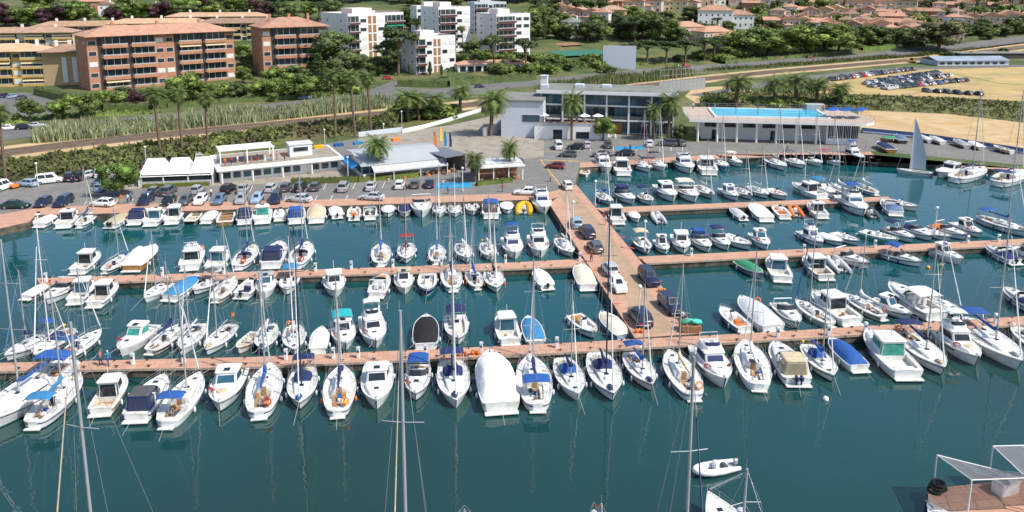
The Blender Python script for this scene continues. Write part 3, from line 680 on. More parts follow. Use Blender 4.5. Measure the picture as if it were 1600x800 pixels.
    if o.get('encl'):     # canvas enclosure round the cockpit
        w0 = hb(.15)*.78; bot = rrect(-w0, w0, y(.05), y(.36), .15); top = [(x*.88, yy+(.25 if yy < y(.2) else 0)) for x, yy in bot]
        superhouse(H, bot, top, sh(.1), sh(.1)+1.35, .30, .85, wall=cloth(o['encl']), glass=mat('clear_vinyl_'+o['encl'], tuple(.5*q+.03 for q in C[o['encl']]), rough=.15), rm=cloth(o.get('enct', o['encl'])), over=.03, rth=.03, name='canvas_enclosure')
    if o.get('ob'):
        n = o['ob']; 
        for i in range(n): outboard(root, (i-(n-1)/2)*.5, y(0)-.22, sh(0)-.25, o.get('obc','black'), 1.0)
    if kind != 'open' and kind != 'cover': rails(H, .45, .94, .48, name='bow_rail', n=4)
    elif kind == 'open': rails(H, .72, .95, .3, name='bow_rail', n=2)
    fenders(H, (.25,.5), o.get('fen', ('white','navy')))
    if L > 7 and kind != 'open':
        for sx in (-1, 1):
            ss = [[(sx*(hb(t)*(.975-.3*.35*t*t)+.03), y(t)-.02, sh(t)*.66), (sx*(hb(t)*(.985-.2*.35*t*t)+.03), y(t)-.02, sh(t)*.66+.17)] for t in (.50,.56,.62,.68,.73)]
            MB().loft(ss, sm=False).build('hull_window', GLASS, root)
    MB().tube([(0,y(.93),sh(1)+.08),(0,y(1)+.25,sh(1)+.02)], .05, 5).build('anchor_roller', STEEL, root)
    if o.get('ring'): ring(root, hb(.72)*.75, y(.72), sh(.72)+.35, o['ring'], rz=-.6)
    if o.get('ring2'): ring(root, -hb(.72)*.75, y(.72), sh(.72)+.35, o['ring2'], rz=.6)
    if kind in ('cruiser','pilot','hardtop','fly') and not far: clutter(H, 3, rnd, .08, .26, -.4)
    if kind == 'open' or (kind == 'cruiser' and far): clutter(H, 2, rnd, .12, .4, -.25)
    return H
def rib(root, L, B, rnd, o):
    c = o.get('h','lgrey'); r = B*.17; hw = B/2-r; m = mat('rib_tube_'+c, C[c], rough=.55, var=.08)
    pts = [(-hw,-L/2,.32),(-hw,-L*.1,.34),(-hw*.98,L*.15,.38),(-hw*.78,L*.33,.46),(-hw*.35,L*.45,.54),(0,L*.49,.57),(hw*.35,L*.45,.54),(hw*.78,L*.33,.46),(hw*.98,L*.15,.38),(hw,-L*.1,.34),(hw,-L/2,.32)]
    MB().tube(pts, [r*.55]+[r]*9+[r*.55], 9).build('inflatable_tube', m, root)
    MB().rings([[(-hw,-L*.42,.05),(hw,-L*.42,.05),(hw*.95,L*.15,.05),(0,L*.42,.1),(-hw*.95,L*.15,.05)],[(-hw,-L*.42,.24),(hw,-L*.42,.24),(hw*.95,L*.15,.26),(0,L*.42,.34),(-hw*.95,L*.15,.26)]], 0, True, True).build('floor', gel('lgrey'), root)
    if L > 3.6: MB().rbox(-.28,.28,-L*.05,-L*.05+.45,.24,1.0,.08).build('console', gel('white'), root); MB().rbox(-.35,.35,-L*.25,-L*.25+.4,.24,.62,.08).build('seat', cloth(o.get('seat','dgrey')), root)
    else: MB().rbox(-hw,hw,-L*.08,-L*.08+.25,.42,.48,.02).build('thwart', TEAK, root)
    outboard(root, 0, -L*.44, .35, o.get('obc','black'), .85)
def wood(root, L, B, rnd, o):
    fb = .62; H = Hull(root, L, B, FD if o.get('dbl') else FM, fb, o.get('h','white'), o.get('st','wood'), (.10,.84,.78,.34), TEAK if not o.get('lf') else gel('cream'), bow=.5)
    for t in (.3,.5,.7): MB().box(-H.hb(t)*.86, H.hb(t)*.86, H.y(t)-.13, H.y(t)+.13, H.sh(t)-.10, H.sh(t)-.05).build('thwart', TEAK if not o.get('lf') else gel('cream'), root)
    MB().rbox(-.3,.3,H.y(.38),H.y(.46),H.sh(.4)-.34,H.sh(.4)+.08,.06).build('engine_box', gel(o.get('box','cream')), root)
    for sx in (-1,1): MB().tube([(sx*(H.hb(t/12)+.02),H.y(t/12),H.sh(t/12)) for t in range(13)], .045, 5).build('rubbing_strake', TEAK, root)
    if o.get('tarp'): 
        secs = []
        for i in range(9):
            t = .06+.84*i/8; e = min(1, i/8*5, (1-i/8)*5); secs.append([(H.hb(t)*1.01*q/4, H.y(t), H.sh(t)+.06+.42*e*(1-abs(q/4)**2)*(1+.1*sin(i*3+q))-(.10 if abs(q) == 4 else 0)) for q in range(-4, 5)])
        MB().loft(secs, sm=True, capA=True, capB=True).build('tarpaulin', cloth(o['tarp']), root)
    if o.get('cab'):
        w0 = H.hb(.5)*.62; bot = rrect(-w0, w0, H.y(.42), H.y(.66), .1); superhouse(H, bot, [(x*.92, yy-(.12 if yy > 0 else 0)) for x, yy in bot], H.sh(.5)-.3, H.sh(.5)+1.05)
    fenders(H, (.4,.6), ('white','blue'), .1)
KNAME = dict(sail='sailing_yacht', cruiser='motor_cruiser', hardtop='hardtop_cruiser', fly='flybridge_cruiser', pilot='pilothouse_boat', open='open_motorboat', cover='covered_boat', rib='inflatable_boat', wood='wooden_boat')
KCAT = dict(sail='sailboat', cruiser='motorboat', hardtop='motorboat', fly='motorboat', pilot='motorboat', open='motorboat', cover='covered boat', rib='inflatable boat', wood='wooden boat')
BOATN = [0]
def boat(kind, bx, by, sx, sy, label, group, Lr=(4,14), ratio=None, far=False, z=0.0, **o):
    rnd = random.Random(BOATN[0]*13+5); BOATN[0] += 1
    zf_, zn_ = (1.0, .10) if not far else (.7, .12)
    b = P(bx, by, zn_ if by > sy else zf_); s = P(sx, sy, zn_ if sy >= by else zf_); dx, dy = b[0]-s[0], b[1]-s[1]; L = sqrt(dx*dx+dy*dy); ux, uy = dx/L, dy/L
    L2 = min(Lr[1], max(Lr[0], L))
    if b[1] < s[1]: c = (b[0]-ux*L2/2, b[1]-uy*L2/2)
    else: c = (s[0]+ux*L2/2, s[1]+uy*L2/2)
    L = L2; ratio = ratio or {'sail':.385,'rib':.42,'wood':.40}.get(kind, .40 if L > 8 else .42)
    B = L*ratio
    root = thing(KNAME[kind], (c[0], c[1], z), atan2(-ux, uy), label, KCAT[kind], group)
    if kind == 'sail': sail(root, L, B, rnd, o, far)
    elif kind == 'rib': rib(root, L, B, rnd, o)
    elif kind == 'wood': wood(root, L, B, rnd, o)
    else: motor(root, L, B, rnd, o, far, kind)
    if o.get('lines') and not far:
        pass
    if o.get('pe') and not far:      # lines from the pier end to the pier
        at_bow = (b[1] > s[1]) == (o['pe'] > 0); sg = 1 if at_bow else -1; hw = B*(.12 if at_bow else .38)
        for sx in (-1, 1):
            a_ = (sx*hw, sg*L*.47, 1.05); e_ = (sx*(hw+.5), sg*(L*.5+1.3), 1.1); MB().tube([a_, ((a_[0]+e_[0])/2, (a_[1]+e_[1])/2, .92), e_], .02, 4).build('mooring_line', ROPE, root)
        a_ = (-sg*0+.0, -sg*L*.48, 1.0); e_ = (rnd.uniform(-.6,.6), -sg*(L*.5+2.2), -.05)
        if rnd.random() < .6: MB().tube([a_, e_], .016, 4).build('anchor_line', ROPE, root)
    return root
def row(rows, where, group, **kw):
    rows = sorted(rows, key=lambda r: (r[1]+r[3])/2)
    for i, r in enumerate(rows):
        k = dict(kw); k.update(r[6] if len(r) > 6 else {})
        boat(r[0], r[1], r[2], r[3], r[4], r[5]+', '+ordn(i+1)+' from left '+where, group, **k)
D = dict
# nearest full row: moored on the near side of the front pier
row([
 ('sail',-30,683,68,594,'large white yacht, bright blue boom cover', D(cov='blue',bim='blue',Lr=(12,15),mh=15)),
 ('sail',126,583,55,668,'white yacht with sky blue stern bimini', D(cov='sky',bim='sky',fen=('navy','white'))),
 ('pilot',190,586,158,648,'small wood-railed cabin boat', D(st='wood',seat='beige',teak=1,boot='maroon',Lr=(6,8.5))),
 ('cruiser',256,586,214,658,'cruiser with navy canvas enclosure', D(encl='navy',enct='dgrey',Lr=(6,9.5))),
 ('sail',312,582,262,667,'cluttered old yacht, blue bimini strip', D(cov=None,bim='blue',teak=1,st='lgrey')),
 ('hardtop',342,646,366,575,'hardtop cruiser with beige sun pad', D(pad='beige',gl='b',ring='red',st='navy')),
 ('sail',422,568,406,652,'yacht stern-out with navy cockpit cover', D(cov='blue',st='navy',ring='red',teak=1)),
 ('sail',468,643,476,572,'yacht bow-out with navy sprayhood and bimini', D(cov=None,dod='navy',bim='navy',mc='d',mh=16)),
 ('sail',534,570,528,650,'yacht stern-out carrying orange life rings', D(cov='navy',ring='orange',teak=1,fen=('orange','white'))),
 ('hardtop',588,642,591,568,'white hardtop cruiser with dark windscreen', D(st='white')),
 ('cruiser',649,628,655,570,'small cruiser with blue bimini', D(bim='blue',ring='red',teak=1,Lr=(6,8.2))),
 ('sail',713,641,705,560,'slim white yacht, navy sprayhood', D(cov='navy',dod='navy',bim='navy',mh=15,mc='a',st='white')),
 ('cover',765,553,783,644,'large motorboat wrapped in white covers', D(tarp='white',st='beige',Lr=(9.5,11.5),th=1.5,ratio=.40)),
 ('sail',828,555,840,641,'yacht with blue bimini across its stern', D(cov='navy',bim='blue',teak=1)),
 ('sail',903,629,880,560,'yacht bow-out with navy boom cover', D(cov='navy',dod='blue',st='white')),
 ('sail',958,630,933,550,'white yacht with black mast', D(cov='navy',dod='navy',mc='d',mh=17)),
 ('sail',1019,613,984,548,'smaller yacht with red hull stripe', D(cov='blue',bim='blue',st='red',Lr=(7,9.5))),
 ('sail',1045,547,1083,624,'grey-decked yacht with beige boom cover', D(cov='beige',ring='orange',teak=1,st='navy')),
 ('fly',1133,609,1100,545,'flybridge cruiser with blue screen covers', D(gl='n',ring='red',ring2='maroon',st='white',Lr=(8,10.5))),
 ('sail',1163,532,1185,609,'cluttered yacht with open white transom', D(cov='white',st='white',bim=None,teak=1)),
 ('cruiser',1213,538,1246,602,'speedboat with beige canopy and twin outboards', D(encl='beige',ob=2,obc='navy')),
 ('sail',1302,599,1262,536,'small yacht with black hull stripe', D(cov='blue',dod='blue',st='black',Lr=(7,10))),
 ('cover',1305,533,1342,580,'launch under a bright blue cover', D(tarp='blue',Lr=(6,8),st='white',th=.65)),
 ('pilot',1363,525,1417,592,'big wheelhouse boat with green glass doors', D(gl='g',ring='orange',Lr=(9,12),st='lgrey',boot='red')),
 ('sail',1475,589,1418,522,'yacht with navy bimini and white topsides', D(cov='navy',bim='navy',Lr=(9,12),ring='orange')),
 ('fly',1528,574,1465,508,'convertible cruiser with cream foredeck and life ring', D(ring='red',topb='white',pad='beige',st='lgrey')),
 ('sail',1595,582,1518,508,'long yacht with blue bimini at its stern', D(cov='blue',bim='blue',st='lgrey',Lr=(11,13))),
 ('sail',1655,575,1592,510,'grey yacht cut by the frame edge', D(cov='lgrey',st='maroon',mc='a',jib='maroon')),
], 'in the nearest full row', 'boats moored before the front pier', Lr=(7.5,12), pe=1)
row([
 ('sail',8,566,72,520,'yacht with navy boom cover', D(cov='navy',bim='blue',mc='a',jib='sky')),
 ('sail',54,565,95,521,'broad white boat with stern arch', D(cov=None,dod='navy',mc='w',mh=13)),
 ('sail',147,520,98,567,'white yacht with blue bimini and orange bow', D(cov=None,bim='blue',ring='orange')),
 ('hardtop',187,559,223,516,'hardtop boat with green windows', D(gl='g',ring='red',st='white')),
 ('sail',274,513,236,553,'racing yacht with navy boom cover', D(cov='navy',st='maroon')),
 ('sail',284,556,303,517,'grey decked yacht', D(cov='lgrey',st='lgrey')),
 ('sail',322,557,350,516,'white yacht flying an orange flag', D(cov=None,flag='orange',mc='a')),
 ('wood',372,554,390,524,'white wooden rowing boat', D(lf=1,Lr=(4.5,6))),
 ('sail',410,556,417,518,'small blue-hulled yacht', D(cov='white',h='paleblue')),
 ('sail',460,557,459,514,'white yacht with navy mast', D(cov='white',mc='d',ring='orange',bim=None,mh=14)),
 ('cover',502,513,497,552,'boat under a plain white cover', D(tarp='white',Lr=(5,7),th=.45)),
 ('hardtop',541,549,534,502,'cruiser with teal canopy', D(bim='teal',st='lgrey',ring='red')),
 ('fly',588,546,578,492,'flybridge boat with raised white canopy', D(topb='white',ring='maroon',st='white')),
 ('cover',666,499,665,547,'white boat with black cover', D(tarp='black',Lr=(7,9),th=.7)),
 ('open',716,541,712,498,'open boat with navy awning frame', D(bim='navy',pad='beige')),
 ('pilot',785,489,797,539,'pilothouse boat with teal stripe', D(gl='b',rc='white',st='teal',ring='red')),
 ('wood',829,503,838,539,'round wooden boat with blue cover', D(tarp='sky',Lr=(6,7.5))),
 ('open',930,530,913,503,'small white launch with wheel seat', D(seat='wood',Lr=(5.5,7))),
 ('cover',955,500,976,531,'boat draped with cream tarpaulin', D(tarp='cream',Lr=(6,7.5),h='paleblue')),
], 'behind the left front pier', 'boats moored behind the front pier', Lr=(6.5,9.5), pe=-1)
row([
 ('open',1137,486,1163,519,'small open boat with pink clutter', D(bim=None,seat='orange',Lr=(5.5,7),bt=(.1,.3))),
 ('cover',1172,477,1207,519,'big grey boat with sagging cover', D(tarp='lgrey',st='lgrey',Lr=(8,10),ring='orange')),
 ('cruiser',1247,515,1224,479,'white speedboat with tall arch', D(Lr=(6,8),st='navy',seat='grey')),
 ('sail',1258,475,1297,511,'white yacht with rolled blue jib', D(cov=None,jib='blue',st='white',mh=13)),
 ('pilot',1292,470,1330,508,'boxy white cabin boat with dark doors', D(Lr=(8,10),st='white')),
 ('sail',1335,465,1378,500,'brown-decked yacht with white boom', D(cov='white',teak=1,st='brown',ring='maroon')),
 ('hardtop',1424,501,1395,478,'little hardtop boat with red roof ring', D(Lr=(5.5,7),gl='b')),
 ('cruiser',1408,455,1462,500,'long white motorboat with pale awning', D(bim='white',Lr=(9,11.5))),
 ('sail',1502,495,1460,468,'slim yacht with navy cover', D(cov='navy',st='navy',Lr=(7,9))),
 ('cruiser',1575,452,1625,492,'navy-covered boat at the frame edge', D(tarp='navy',st='navy')),
], 'behind the right front pier', 'boats moored behind the front pier', Lr=(6.5,9.5), pe=-1)
row([
 ('cover',63,446,42,468,'tiny white boat with red bow', D(tarp='white',ring='red',Lr=(4.5,5.5),st='red',th=.3)),
 ('cruiser',72,477,105,444,'white cruiser with steel arch', D(seat='white')),
 ('pilot',140,441,118,475,'blue-sided cabin boat', D(gl='b',st='blue')),
 ('pilot',180,441,148,480,'white wheelhouse boat with red cloth', D(teak=1)),
 ('sail',226,474,254,444,'small grey sailboat', D(cov=None,Lr=(6,7.5),st='lgrey')),
 ('cover',294,440,266,470,'boat under a vivid blue tarpaulin', D(tarp='sky',Lr=(6.5,8))),
 ('open',302,461,322,440,'small boat with dark awning', D(bim='dgrey',Lr=(4.5,6))),
 ('sail',360,438,338,472,'wooden-decked sailboat', D(cov=None,teak=1,st='wood',Lr=(6.5,8))),
 ('open',394,440,378,466,'motorboat with navy cushions', D(seat='navy',pad='navy',ob=1)),
 ('hardtop',413,468,418,430,'cruiser with grey canvas top', D(rc='grey',gl='b',st='white')),
 ('open',447,462,454,432,'runabout with blue bimini', D(bim='sky',seat='navy',st='navy')),
 ('pilot',525,466,520,426,'cream cabin boat', D(st='cream',seat='beige')),
 ('cruiser',600,430,588,465,'cruiser with red striped deck', D(st='red',pad='orange')),
 ('hardtop',632,461,630,424,'boat with beige canvas top', D(rc='beige',st='cream')),
 ('open',667,463,668,433,'open boat with navy bow', D(h='navy',st='white',seat='grey')),
 ('sail',704,424,708,455,'yacht with wooden cockpit', D(cov='navy',teak=1,st='navy',Lr=(7.5,9))),
 ('sail',737,422,746,452,'small yacht with orange fenders', D(cov='blue',fen=('orange','orange'),Lr=(6,7.5))),
 ('sail',776,459,770,426,'white yacht with black boom cover', D(cov='black',fen=('orange','white'),Lr=(7,8.5))),
 ('cover',842,424,855,452,'covered white boat with outboard', D(tarp='white',ob=1,Lr=(5.5,7))),
 ('cover',909,420,919,453,'boat under a cream cover', D(tarp='cream',Lr=(7,8.5))),
], 'before the second pier', 'boats moored before the second pier', Lr=(6,8.8), pe=1)
row([
 ('cover',1190,436,1163,413,'dark boat with green cover', D(tarp='green',h='grey',Lr=(5.5,7))),
 ('pilot',1206,404,1222,440,'cabin boat with sky blue doors', D(gl='b',st='lgrey')),
 ('pilot',1258,403,1290,437,'brown framed work barge', D(st='brown',h='lgrey',seat='brown',teak=1)),
 ('rib',1302,403,1320,427,'pale grey inflatable', D(h='lgrey')),
 ('cruiser',1357,420,1318,400,'speedboat with red bottom', D(boot='red',st='red')),
 ('cruiser',1440,417,1402,400,'small boat with blue canopy', D(bim='blue',Lr=(5.5,7))),
 ('hardtop',1504,414,1462,391,'sleek white hardtop cruiser', D(st='white')),
 ('cruiser',1548,389,1585,413,'motorboat with navy cover', D(tarp='navy',st='navy',ob=1)),
 ('hardtop',1598,395,1630,412,'beige-topped boat with teal canvas', D(rc='beige',bim='sky')),
], 'before the right-hand second pier', 'boats moored before the second pier', Lr=(6,8.8), far=True)
row([
 ('pilot',152,394,122,428,'white cabin boat with dark doors', D()),
 ('sail',188,402,165,427,'small white sailboat', D(cov=None,Lr=(6,7.5))),
 ('cover',242,384,206,424,'fat boat in white cover with brown hull', D(tarp='white',h='wood',st='brown',Lr=(8,10),th=1.1)),
 ('fly',308,385,296,422,'flybridge boat with orange poles', D(ring='orange',st='white')),
 ('pilot',348,394,333,424,'cream wheelhouse boat', D(st='lgrey',gl='b')),
 ('sail',398,382,373,421,'yacht with navy sprayhood', D(cov='navy',dod='navy',ring='red')),
 ('cruiser',438,379,423,419,'cruiser with double navy canopies', D(encl='navy',st='lgrey',tarp=None)),
 ('sail',481,378,463,419,'broad yacht with navy boom cover', D(cov='navy',dod='black',ring='red')),
 ('sail',596,379,595,416,'yacht with bright blue boom cover', D(cov='blue',bim=None,teak=1,st='navy',fen=('blue','white'))),
 ('sail',634,413,636,378,'white yacht with red bimini', D(cov='maroon',bim='red',mc='a',jib='maroon')),
 ('sail',683,383,682,413,'cluttered boat with blue boom cover', D(cov='blue',teak=1,st='wood',Lr=(6.5,8.5))),
 ('sail',730,411,720,378,'cream yacht with steel stern frame', D(cov='white',st='beige',bim=None)),
 ('sail',768,409,760,380,'cream yacht with furled white sail', D(cov='white',st='beige')),
 ('fly',805,406,797,370,'flybridge cruiser with navy covers', D(gl='n',topb='blue',st='white')),
 ('fly',845,404,838,367,'white flybridge cruiser with two red rings', D(ring='red',ring2='red',st='white')),
 ('sail',893,403,874,370,'red-bottomed yacht with white mast', D(cov='white',boot='red',st='red',h='white',mc='w')),
], 'behind the second pier', 'boats moored behind the second pier', Lr=(6.5,10), pe=-1)
row([
 ('open',1012,398,1000,376,'boat with beige awning', D(bim='beige')),
 ('hardtop',1040,398,1030,376,'small grey-windowed hardtop', D(Lr=(5,6.5))),
 ('pilot',1068,397,1060,368,'tall white pilothouse boat', D()),
 ('cruiser',1107,395,1086,368,'cruiser with blue canvas top', D(encl='blue',fen=('orange','white'))),
 ('cruiser',1137,392,1117,368,'dark speedboat with navy arch awning', D(bim='navy',seat='navy',st='navy')),
 ('open',1173,391,1147,374,'low white open boat', D()),
 ('hardtop',1198,391,1182,368,'hardtop boat with teal screen', D(gl='b',ring='red',st='teal')),
 ('fly',1284,387,1254,362,'flybridge boat with navy screens', D(gl='n',st='navy')),
 ('cover',1317,385,1292,370,'low boat under white cover', D(tarp='white',Lr=(5,6.5),th=.35)),
 ('open',1342,384,1312,367,'small cream open boat', D(Lr=(5,6.5))),
 ('open',1404,383,1368,367,'mint green open boat', D(h='mint',st='white',Lr=(6,7.5))),
 ('cruiser',1428,380,1392,360,'cruiser with navy cover stripe', D(bim='navy',st='navy')),
 ('cruiser',1457,377,1424,358,'cruiser with navy cockpit cover', D(tarp='navy',st='navy')),
 ('open',1486,377,1462,364,'small white launch', D(Lr=(5,6.5))),
 ('cruiser',1510,375,1480,360,'motorboat with rust orange cover', D(tarp='orange',Lr=(6,7.5))),
 ('hardtop',1533,372,1500,352,'white hardtop launch', D(st='navy',ring='red')),
 ('sail',1606,371,1545,344,'yacht with blue bimini and boom cover', D(cov='blue',bim='blue',Lr=(9,11.5))),
], 'behind the right-hand second pier', 'boats moored behind the second pier', Lr=(6,8.5), far=True)
row([
 ('pilot',958,327,966,350,'white cabin boat with dark windows', D()),
 ('cover',996,348,988,332,'white boat with sunken cover', D(tarp='white',Lr=(4.5,6),th=.3)),
 ('rib',1022,330,1034,350,'pale inflatable with red tube ends', D(h='lgrey',Lr=(4.5,6))),
 ('cover',1143,326,1161,344,'white boat with black outboard', D(tarp='lgrey',ob=1,Lr=(5,6.5),th=.4)),
 ('cover',1175,321,1197,346,'broad boat in taut white cover', D(tarp='white')),
 ('open',1211,321,1226,342,'dark-bottomed boat with orange cushions', D(seat='orange',pad='orange',boot='black',st='black',Lr=(5,7))),
 ('rib',1237,320,1248,340,'bright orange inflatable', D(h='orange',Lr=(4.5,6))),
 ('hardtop',1266,319,1284,341,'silver-grey cabin boat', D(st='lgrey')),
 ('fly',1350,339,1316,308,'flybridge boat with blue windscreen', D(gl='b',topb='blue',Lr=(8,10))),
 ('rib',1356,323,1366,342,'black inflatable dinghy', D(h='dgrey',Lr=(4.5,6))),
 ('cruiser',1382,314,1399,337,'white boat with slate cockpit cover', D(tarp='bluegrey')),
 ('open',1434,330,1406,318,'slim cream fishing boat', D(st='wood',Lr=(6,7.5))),
], 'before the short right pier', 'boats moored before the third pier', Lr=(5.5,8), far=True)
row([
 ('sail',953,321,936,301,'cream yacht close to the jetty', D(cov='blue',Lr=(6,8))),
 ('cruiser',989,320,966,299,'white cruiser with blue windscreen cover', D(encl='navy')),
 ('open',1018,321,1000,303,'boat with navy bow arch and ring', D(bim='navy',ring='red')),
 ('hardtop',1052,316,1027,287,'tall hardtop cruiser', D(Lr=(7,9))),
 ('cruiser',1086,317,1060,289,'cruiser with cream canopy', D(bim='cream',ring='red')),
 ('sail',1113,311,1089,290,'grey-blue sailing boat', D(cov='white',h='lgrey',teak=1)),
 ('hardtop',1151,314,1130,295,'little cabin boat with blue front cover', D(gl='n',Lr=(5,6.5))),
 ('sail',1174,312,1150,293,'white yacht without boom cover', D(cov=None)),
 ('sail',1200,311,1172,291,'slim grey-decked yacht', D(cov='lgrey')),
 ('open',1228,313,1204,297,'low white fishing boat', D(ring='orange')),
 ('hardtop',1238,289,1284,311,'long white cruiser lying bow left', D(st='white',Lr=(8,11))),
 ('cruiser',1303,310,1270,289,'white cruiser with small sky blue canopy', D(bim='sky')),
 ('sail',1294,288,1330,308,'yacht with raised white bow', D(cov='white')),
 ('sail',1332,286,1368,305,'yacht lying at the pier tip', D(cov='white',teak=1)),
], 'behind the short right pier', 'boats moored behind the third pier', Lr=(6,9), far=True)
row([
 ('wood',893,255,917,276,'double-ended boat with orange fender', D(dbl=1,lf=1,Lr=(7,9))),
 ('fly',950,271,930,244,'tall white cruiser with shaded sides', D(Lr=(7.5,9.5))),
 ('pilot',965,246,974,274,'pilothouse boat with barred doors', D()),
 ('sail',1014,270,988,247,'pinkish white yacht', D(cov='navy',jib='pink')),
 ('sail',1037,268,1016,247,'yacht with black awning', D(cov=None,bim='black',st='lgrey')),
 ('fly',1078,272,1052,242,'flybridge cruiser with blue windscreen cover', D(gl='n',Lr=(8,10))),
 ('pilot',1092,241,1108,273,'fishing cruiser with tall tower', D(Lr=(8,10))),
 ('sail',1134,266,1113,246,'turquoise-hulled boat with maroon cover', D(h='sky',cov='maroon',st='white',Lr=(6,8))),
 ('cruiser',1158,261,1136,247,'small white cruiser', D(bim='cream')),
 ('sail',1227,267,1199,248,'yacht with yellow cockpit sheet', D(cov='white',teak=1)),
 ('sail',1256,264,1228,246,'white yacht with curved stern arch', D(cov=None,bim='dgrey')),
 ('sail',1284,261,1256,244,'cream yacht with red bow ring', D(cov='white',ring='red',st='beige')),
 ('sail',1312,260,1284,244,'yacht with red cockpit canopy', D(bim='red',cov=None)),
 ('fly',1350,254,1318,238,'flybridge boat with navy windscreen', D(gl='n',topb='blue',Lr=(8,10))),
 ('open',1375,258,1354,247,'small white boat at the quay corner', D(Lr=(5,6.5))),
 ('hardtop',1464,278,1502,264,'broad white motorboat with stern railings', D(Lr=(9,11))),
 ('sail',1547,262,1492,284,'long sailing yacht lying along the quay', D(cov='navy',Lr=(10,13),ring='white')),
 ('sail',1620,262,1559,290,'white catamaran-like yacht', D(cov='navy',bim='navy',Lr=(10,13))),
], 'below the pool building', 'boats moored along the far quay', Lr=(6,9), far=True)
row([
 ('open',66,337,40,352,'small white boat', D()),
 ('cover',92,333,62,355,'white boat under pale cover', D(tarp='white',th=.3)),
 ('hardtop',119,331,99,356,'white hardtop boat', D(seat='wood')),
 ('sail',148,332,125,356,'small sailboat with blue boom cover', D(cov='blue')),
 ('cover',201,333,173,356,'motorboat under beige cover', D(tarp='beige',ob=2,th=.4)),
 ('cruiser',231,327,210,351,'speedboat with navy canopy', D(encl='navy',st='red')),
 ('hardtop',256,329,235,353,'white hardtop with pale windscreen', D(gl='b')),
 ('pilot',280,327,268,350,'small cabin boat with dark doors', D()),
 ('wood',311,330,296,350,'little fishing boat with black hull', D(h='black',st='white',lf=1)),
 ('cover',335,330,322,349,'boat under grey-white cover', D(tarp='lgrey',th=.35)),
 ('wood',357,327,351,351,'varnished orange wooden boat', D(h='wood',st='cream',box='wood')),
 ('cruiser',386,327,382,350,'boat with navy interior', D(seat='navy',encl='navy')),
 ('hardtop',412,324,410,349,'hardtop boat with pale green glass', D(gl='g',st='white')),
 ('open',441,325,437,345,'narrow white skiff', D(Lr=(4.5,6))),
 ('cruiser',463,322,463,349,'boat with blue cockpit canvas', D(encl='blue')),
 ('cover',496,323,494,348,'boat under sand coloured cover', D(tarp='beige',th=.55)),
 ('cover',522,322,527,341,'small covered boat with black outboard', D(tarp='white',ob=1,Lr=(4.5,6),th=.3)),
 ('open',554,324,553,344,'open boat with orange seats', D(seat='orange',pad='orange',ob=1)),
 ('cruiser',579,323,578,343,'low boat with dark cockpit', D(seat='dgrey')),
 ('cover',606,340,607,323,'white boat bow-out', D(tarp='white',th=.25)),
 ('cover',632,340,633,322,'boat with navy deck cover', D(tarp='navy',th=.3)),
 ('cruiser',659,341,658,311,'larger white cruiser bow-out', D(st='white',Lr=(7,9.5))),
 ('sail',686,340,687,319,'small cream sailboat bow-out', D(cov='white',st='cream')),
 ('sail',711,340,710,319,'grey and white sailboat', D(cov=None,teak=1)),
 ('open',739,337,737,319,'open white fishing boat', D()),
 ('cruiser',766,314,767,341,'boat with blue canopy and tan seats', D(bim='blue',seat='wood')),
 ('cover',793,335,791,318,'white boat bow-out with pale cover', D(tarp='white',th=.3)),
 ('rib',820,316,818,335,'yellow round inflatable', D(h='yellow',Lr=(4.3,5.2),ratio=.62)),
 ('fly',851,335,842,306,'flybridge boat at the jetty corner', D(gl='n',st='white',Lr=(7,9))),
], 'along the car quay', 'boats moored along the car quay', Lr=(5.5,7.5), far=True)
# the dinghy under way with its mainsail up
def sloop():
    b = P(1400,266,.5); s = P(1456,271,.5); dx, dy = b[0]-s[0], b[1]-s[1]; L = sqrt(dx*dx+dy*dy)
    root = thing('sailing_dinghy', ((b[0]+s[0])/2, (b[1]+s[1])/2, 0), atan2(-dx/L, dy/L), 'sailboat with tall grey-white mainsail raised beside the far quay', 'sailboat')
    H = Hull(root, L, L*.28, FS, .7, 'lgrey', 'white', (.08,.55,.6,.35), TEAK)
    h = zat(P(1420,268,.5), 183)-.8
    MB().tube([(0,L*.12,.6),(0,L*.10,.8+h)], .07, 6, r1=.04).build('mast', MASTW, root)
    secs = []
    for i in range(10):
        k = i/9; c = (1-k)**.8*.42*L*(1+.25*sin(pi*k)); secs.append([(.25*sin(pi*q/5)*(1-k)+.01, L*.10-c*q/5, 1.2+(h-.5)*k) for q in range(6)])
    MB().loft(secs, sm=True).build('mainsail', mat('sailcloth', (.50,.55,.62), rough=.8, var=.06), root)
    MB().tube([(0,L*.12,1.15),(0,-L*.34,1.15)], .05, 6).build('boom', ALU, root)
    MB().tube([(0,L*.48,.8),(0,L*.11,.8+h*.95)], .02, 4).build('forestay', STEEL, root)
sloop()
# small boats lying on the far quay
row([
 ('wood',1371,232,1392,247,'wooden boat with blue cover', D(tarp='navy',h='wood',Lr=(6,8))),
 ('wood',1374,226,1400,228,'dinghy under green tarpaulin', D(tarp='green',h='dgrey')),
 ('wood',1400,219,1410,232,'dinghy with pale tarpaulin', D(tarp='bluegrey',h='dgrey')),
 ('wood',1435,222,1452,231,'grey-covered dinghy', D(tarp='lgrey',h='lgrey')),
 ('wood',1452,223,1472,234,'silver-covered dinghy', D(tarp='lgrey',h='white')),
 ('wood',1490,228,1510,240,'grey upturned-looking dinghy', D(tarp='grey',h='lgrey')),
 ('wood',1513,231,1533,243,'dinghy with white cover', D(tarp='white',h='lgrey')),
 ('wood',1560,240,1580,249,'flat white rowing boat', D(lf=1)),
], 'lying on the far quay', 'boats lying on the far quay', Lr=(5,6.5), far=True, z=GZ+.35)
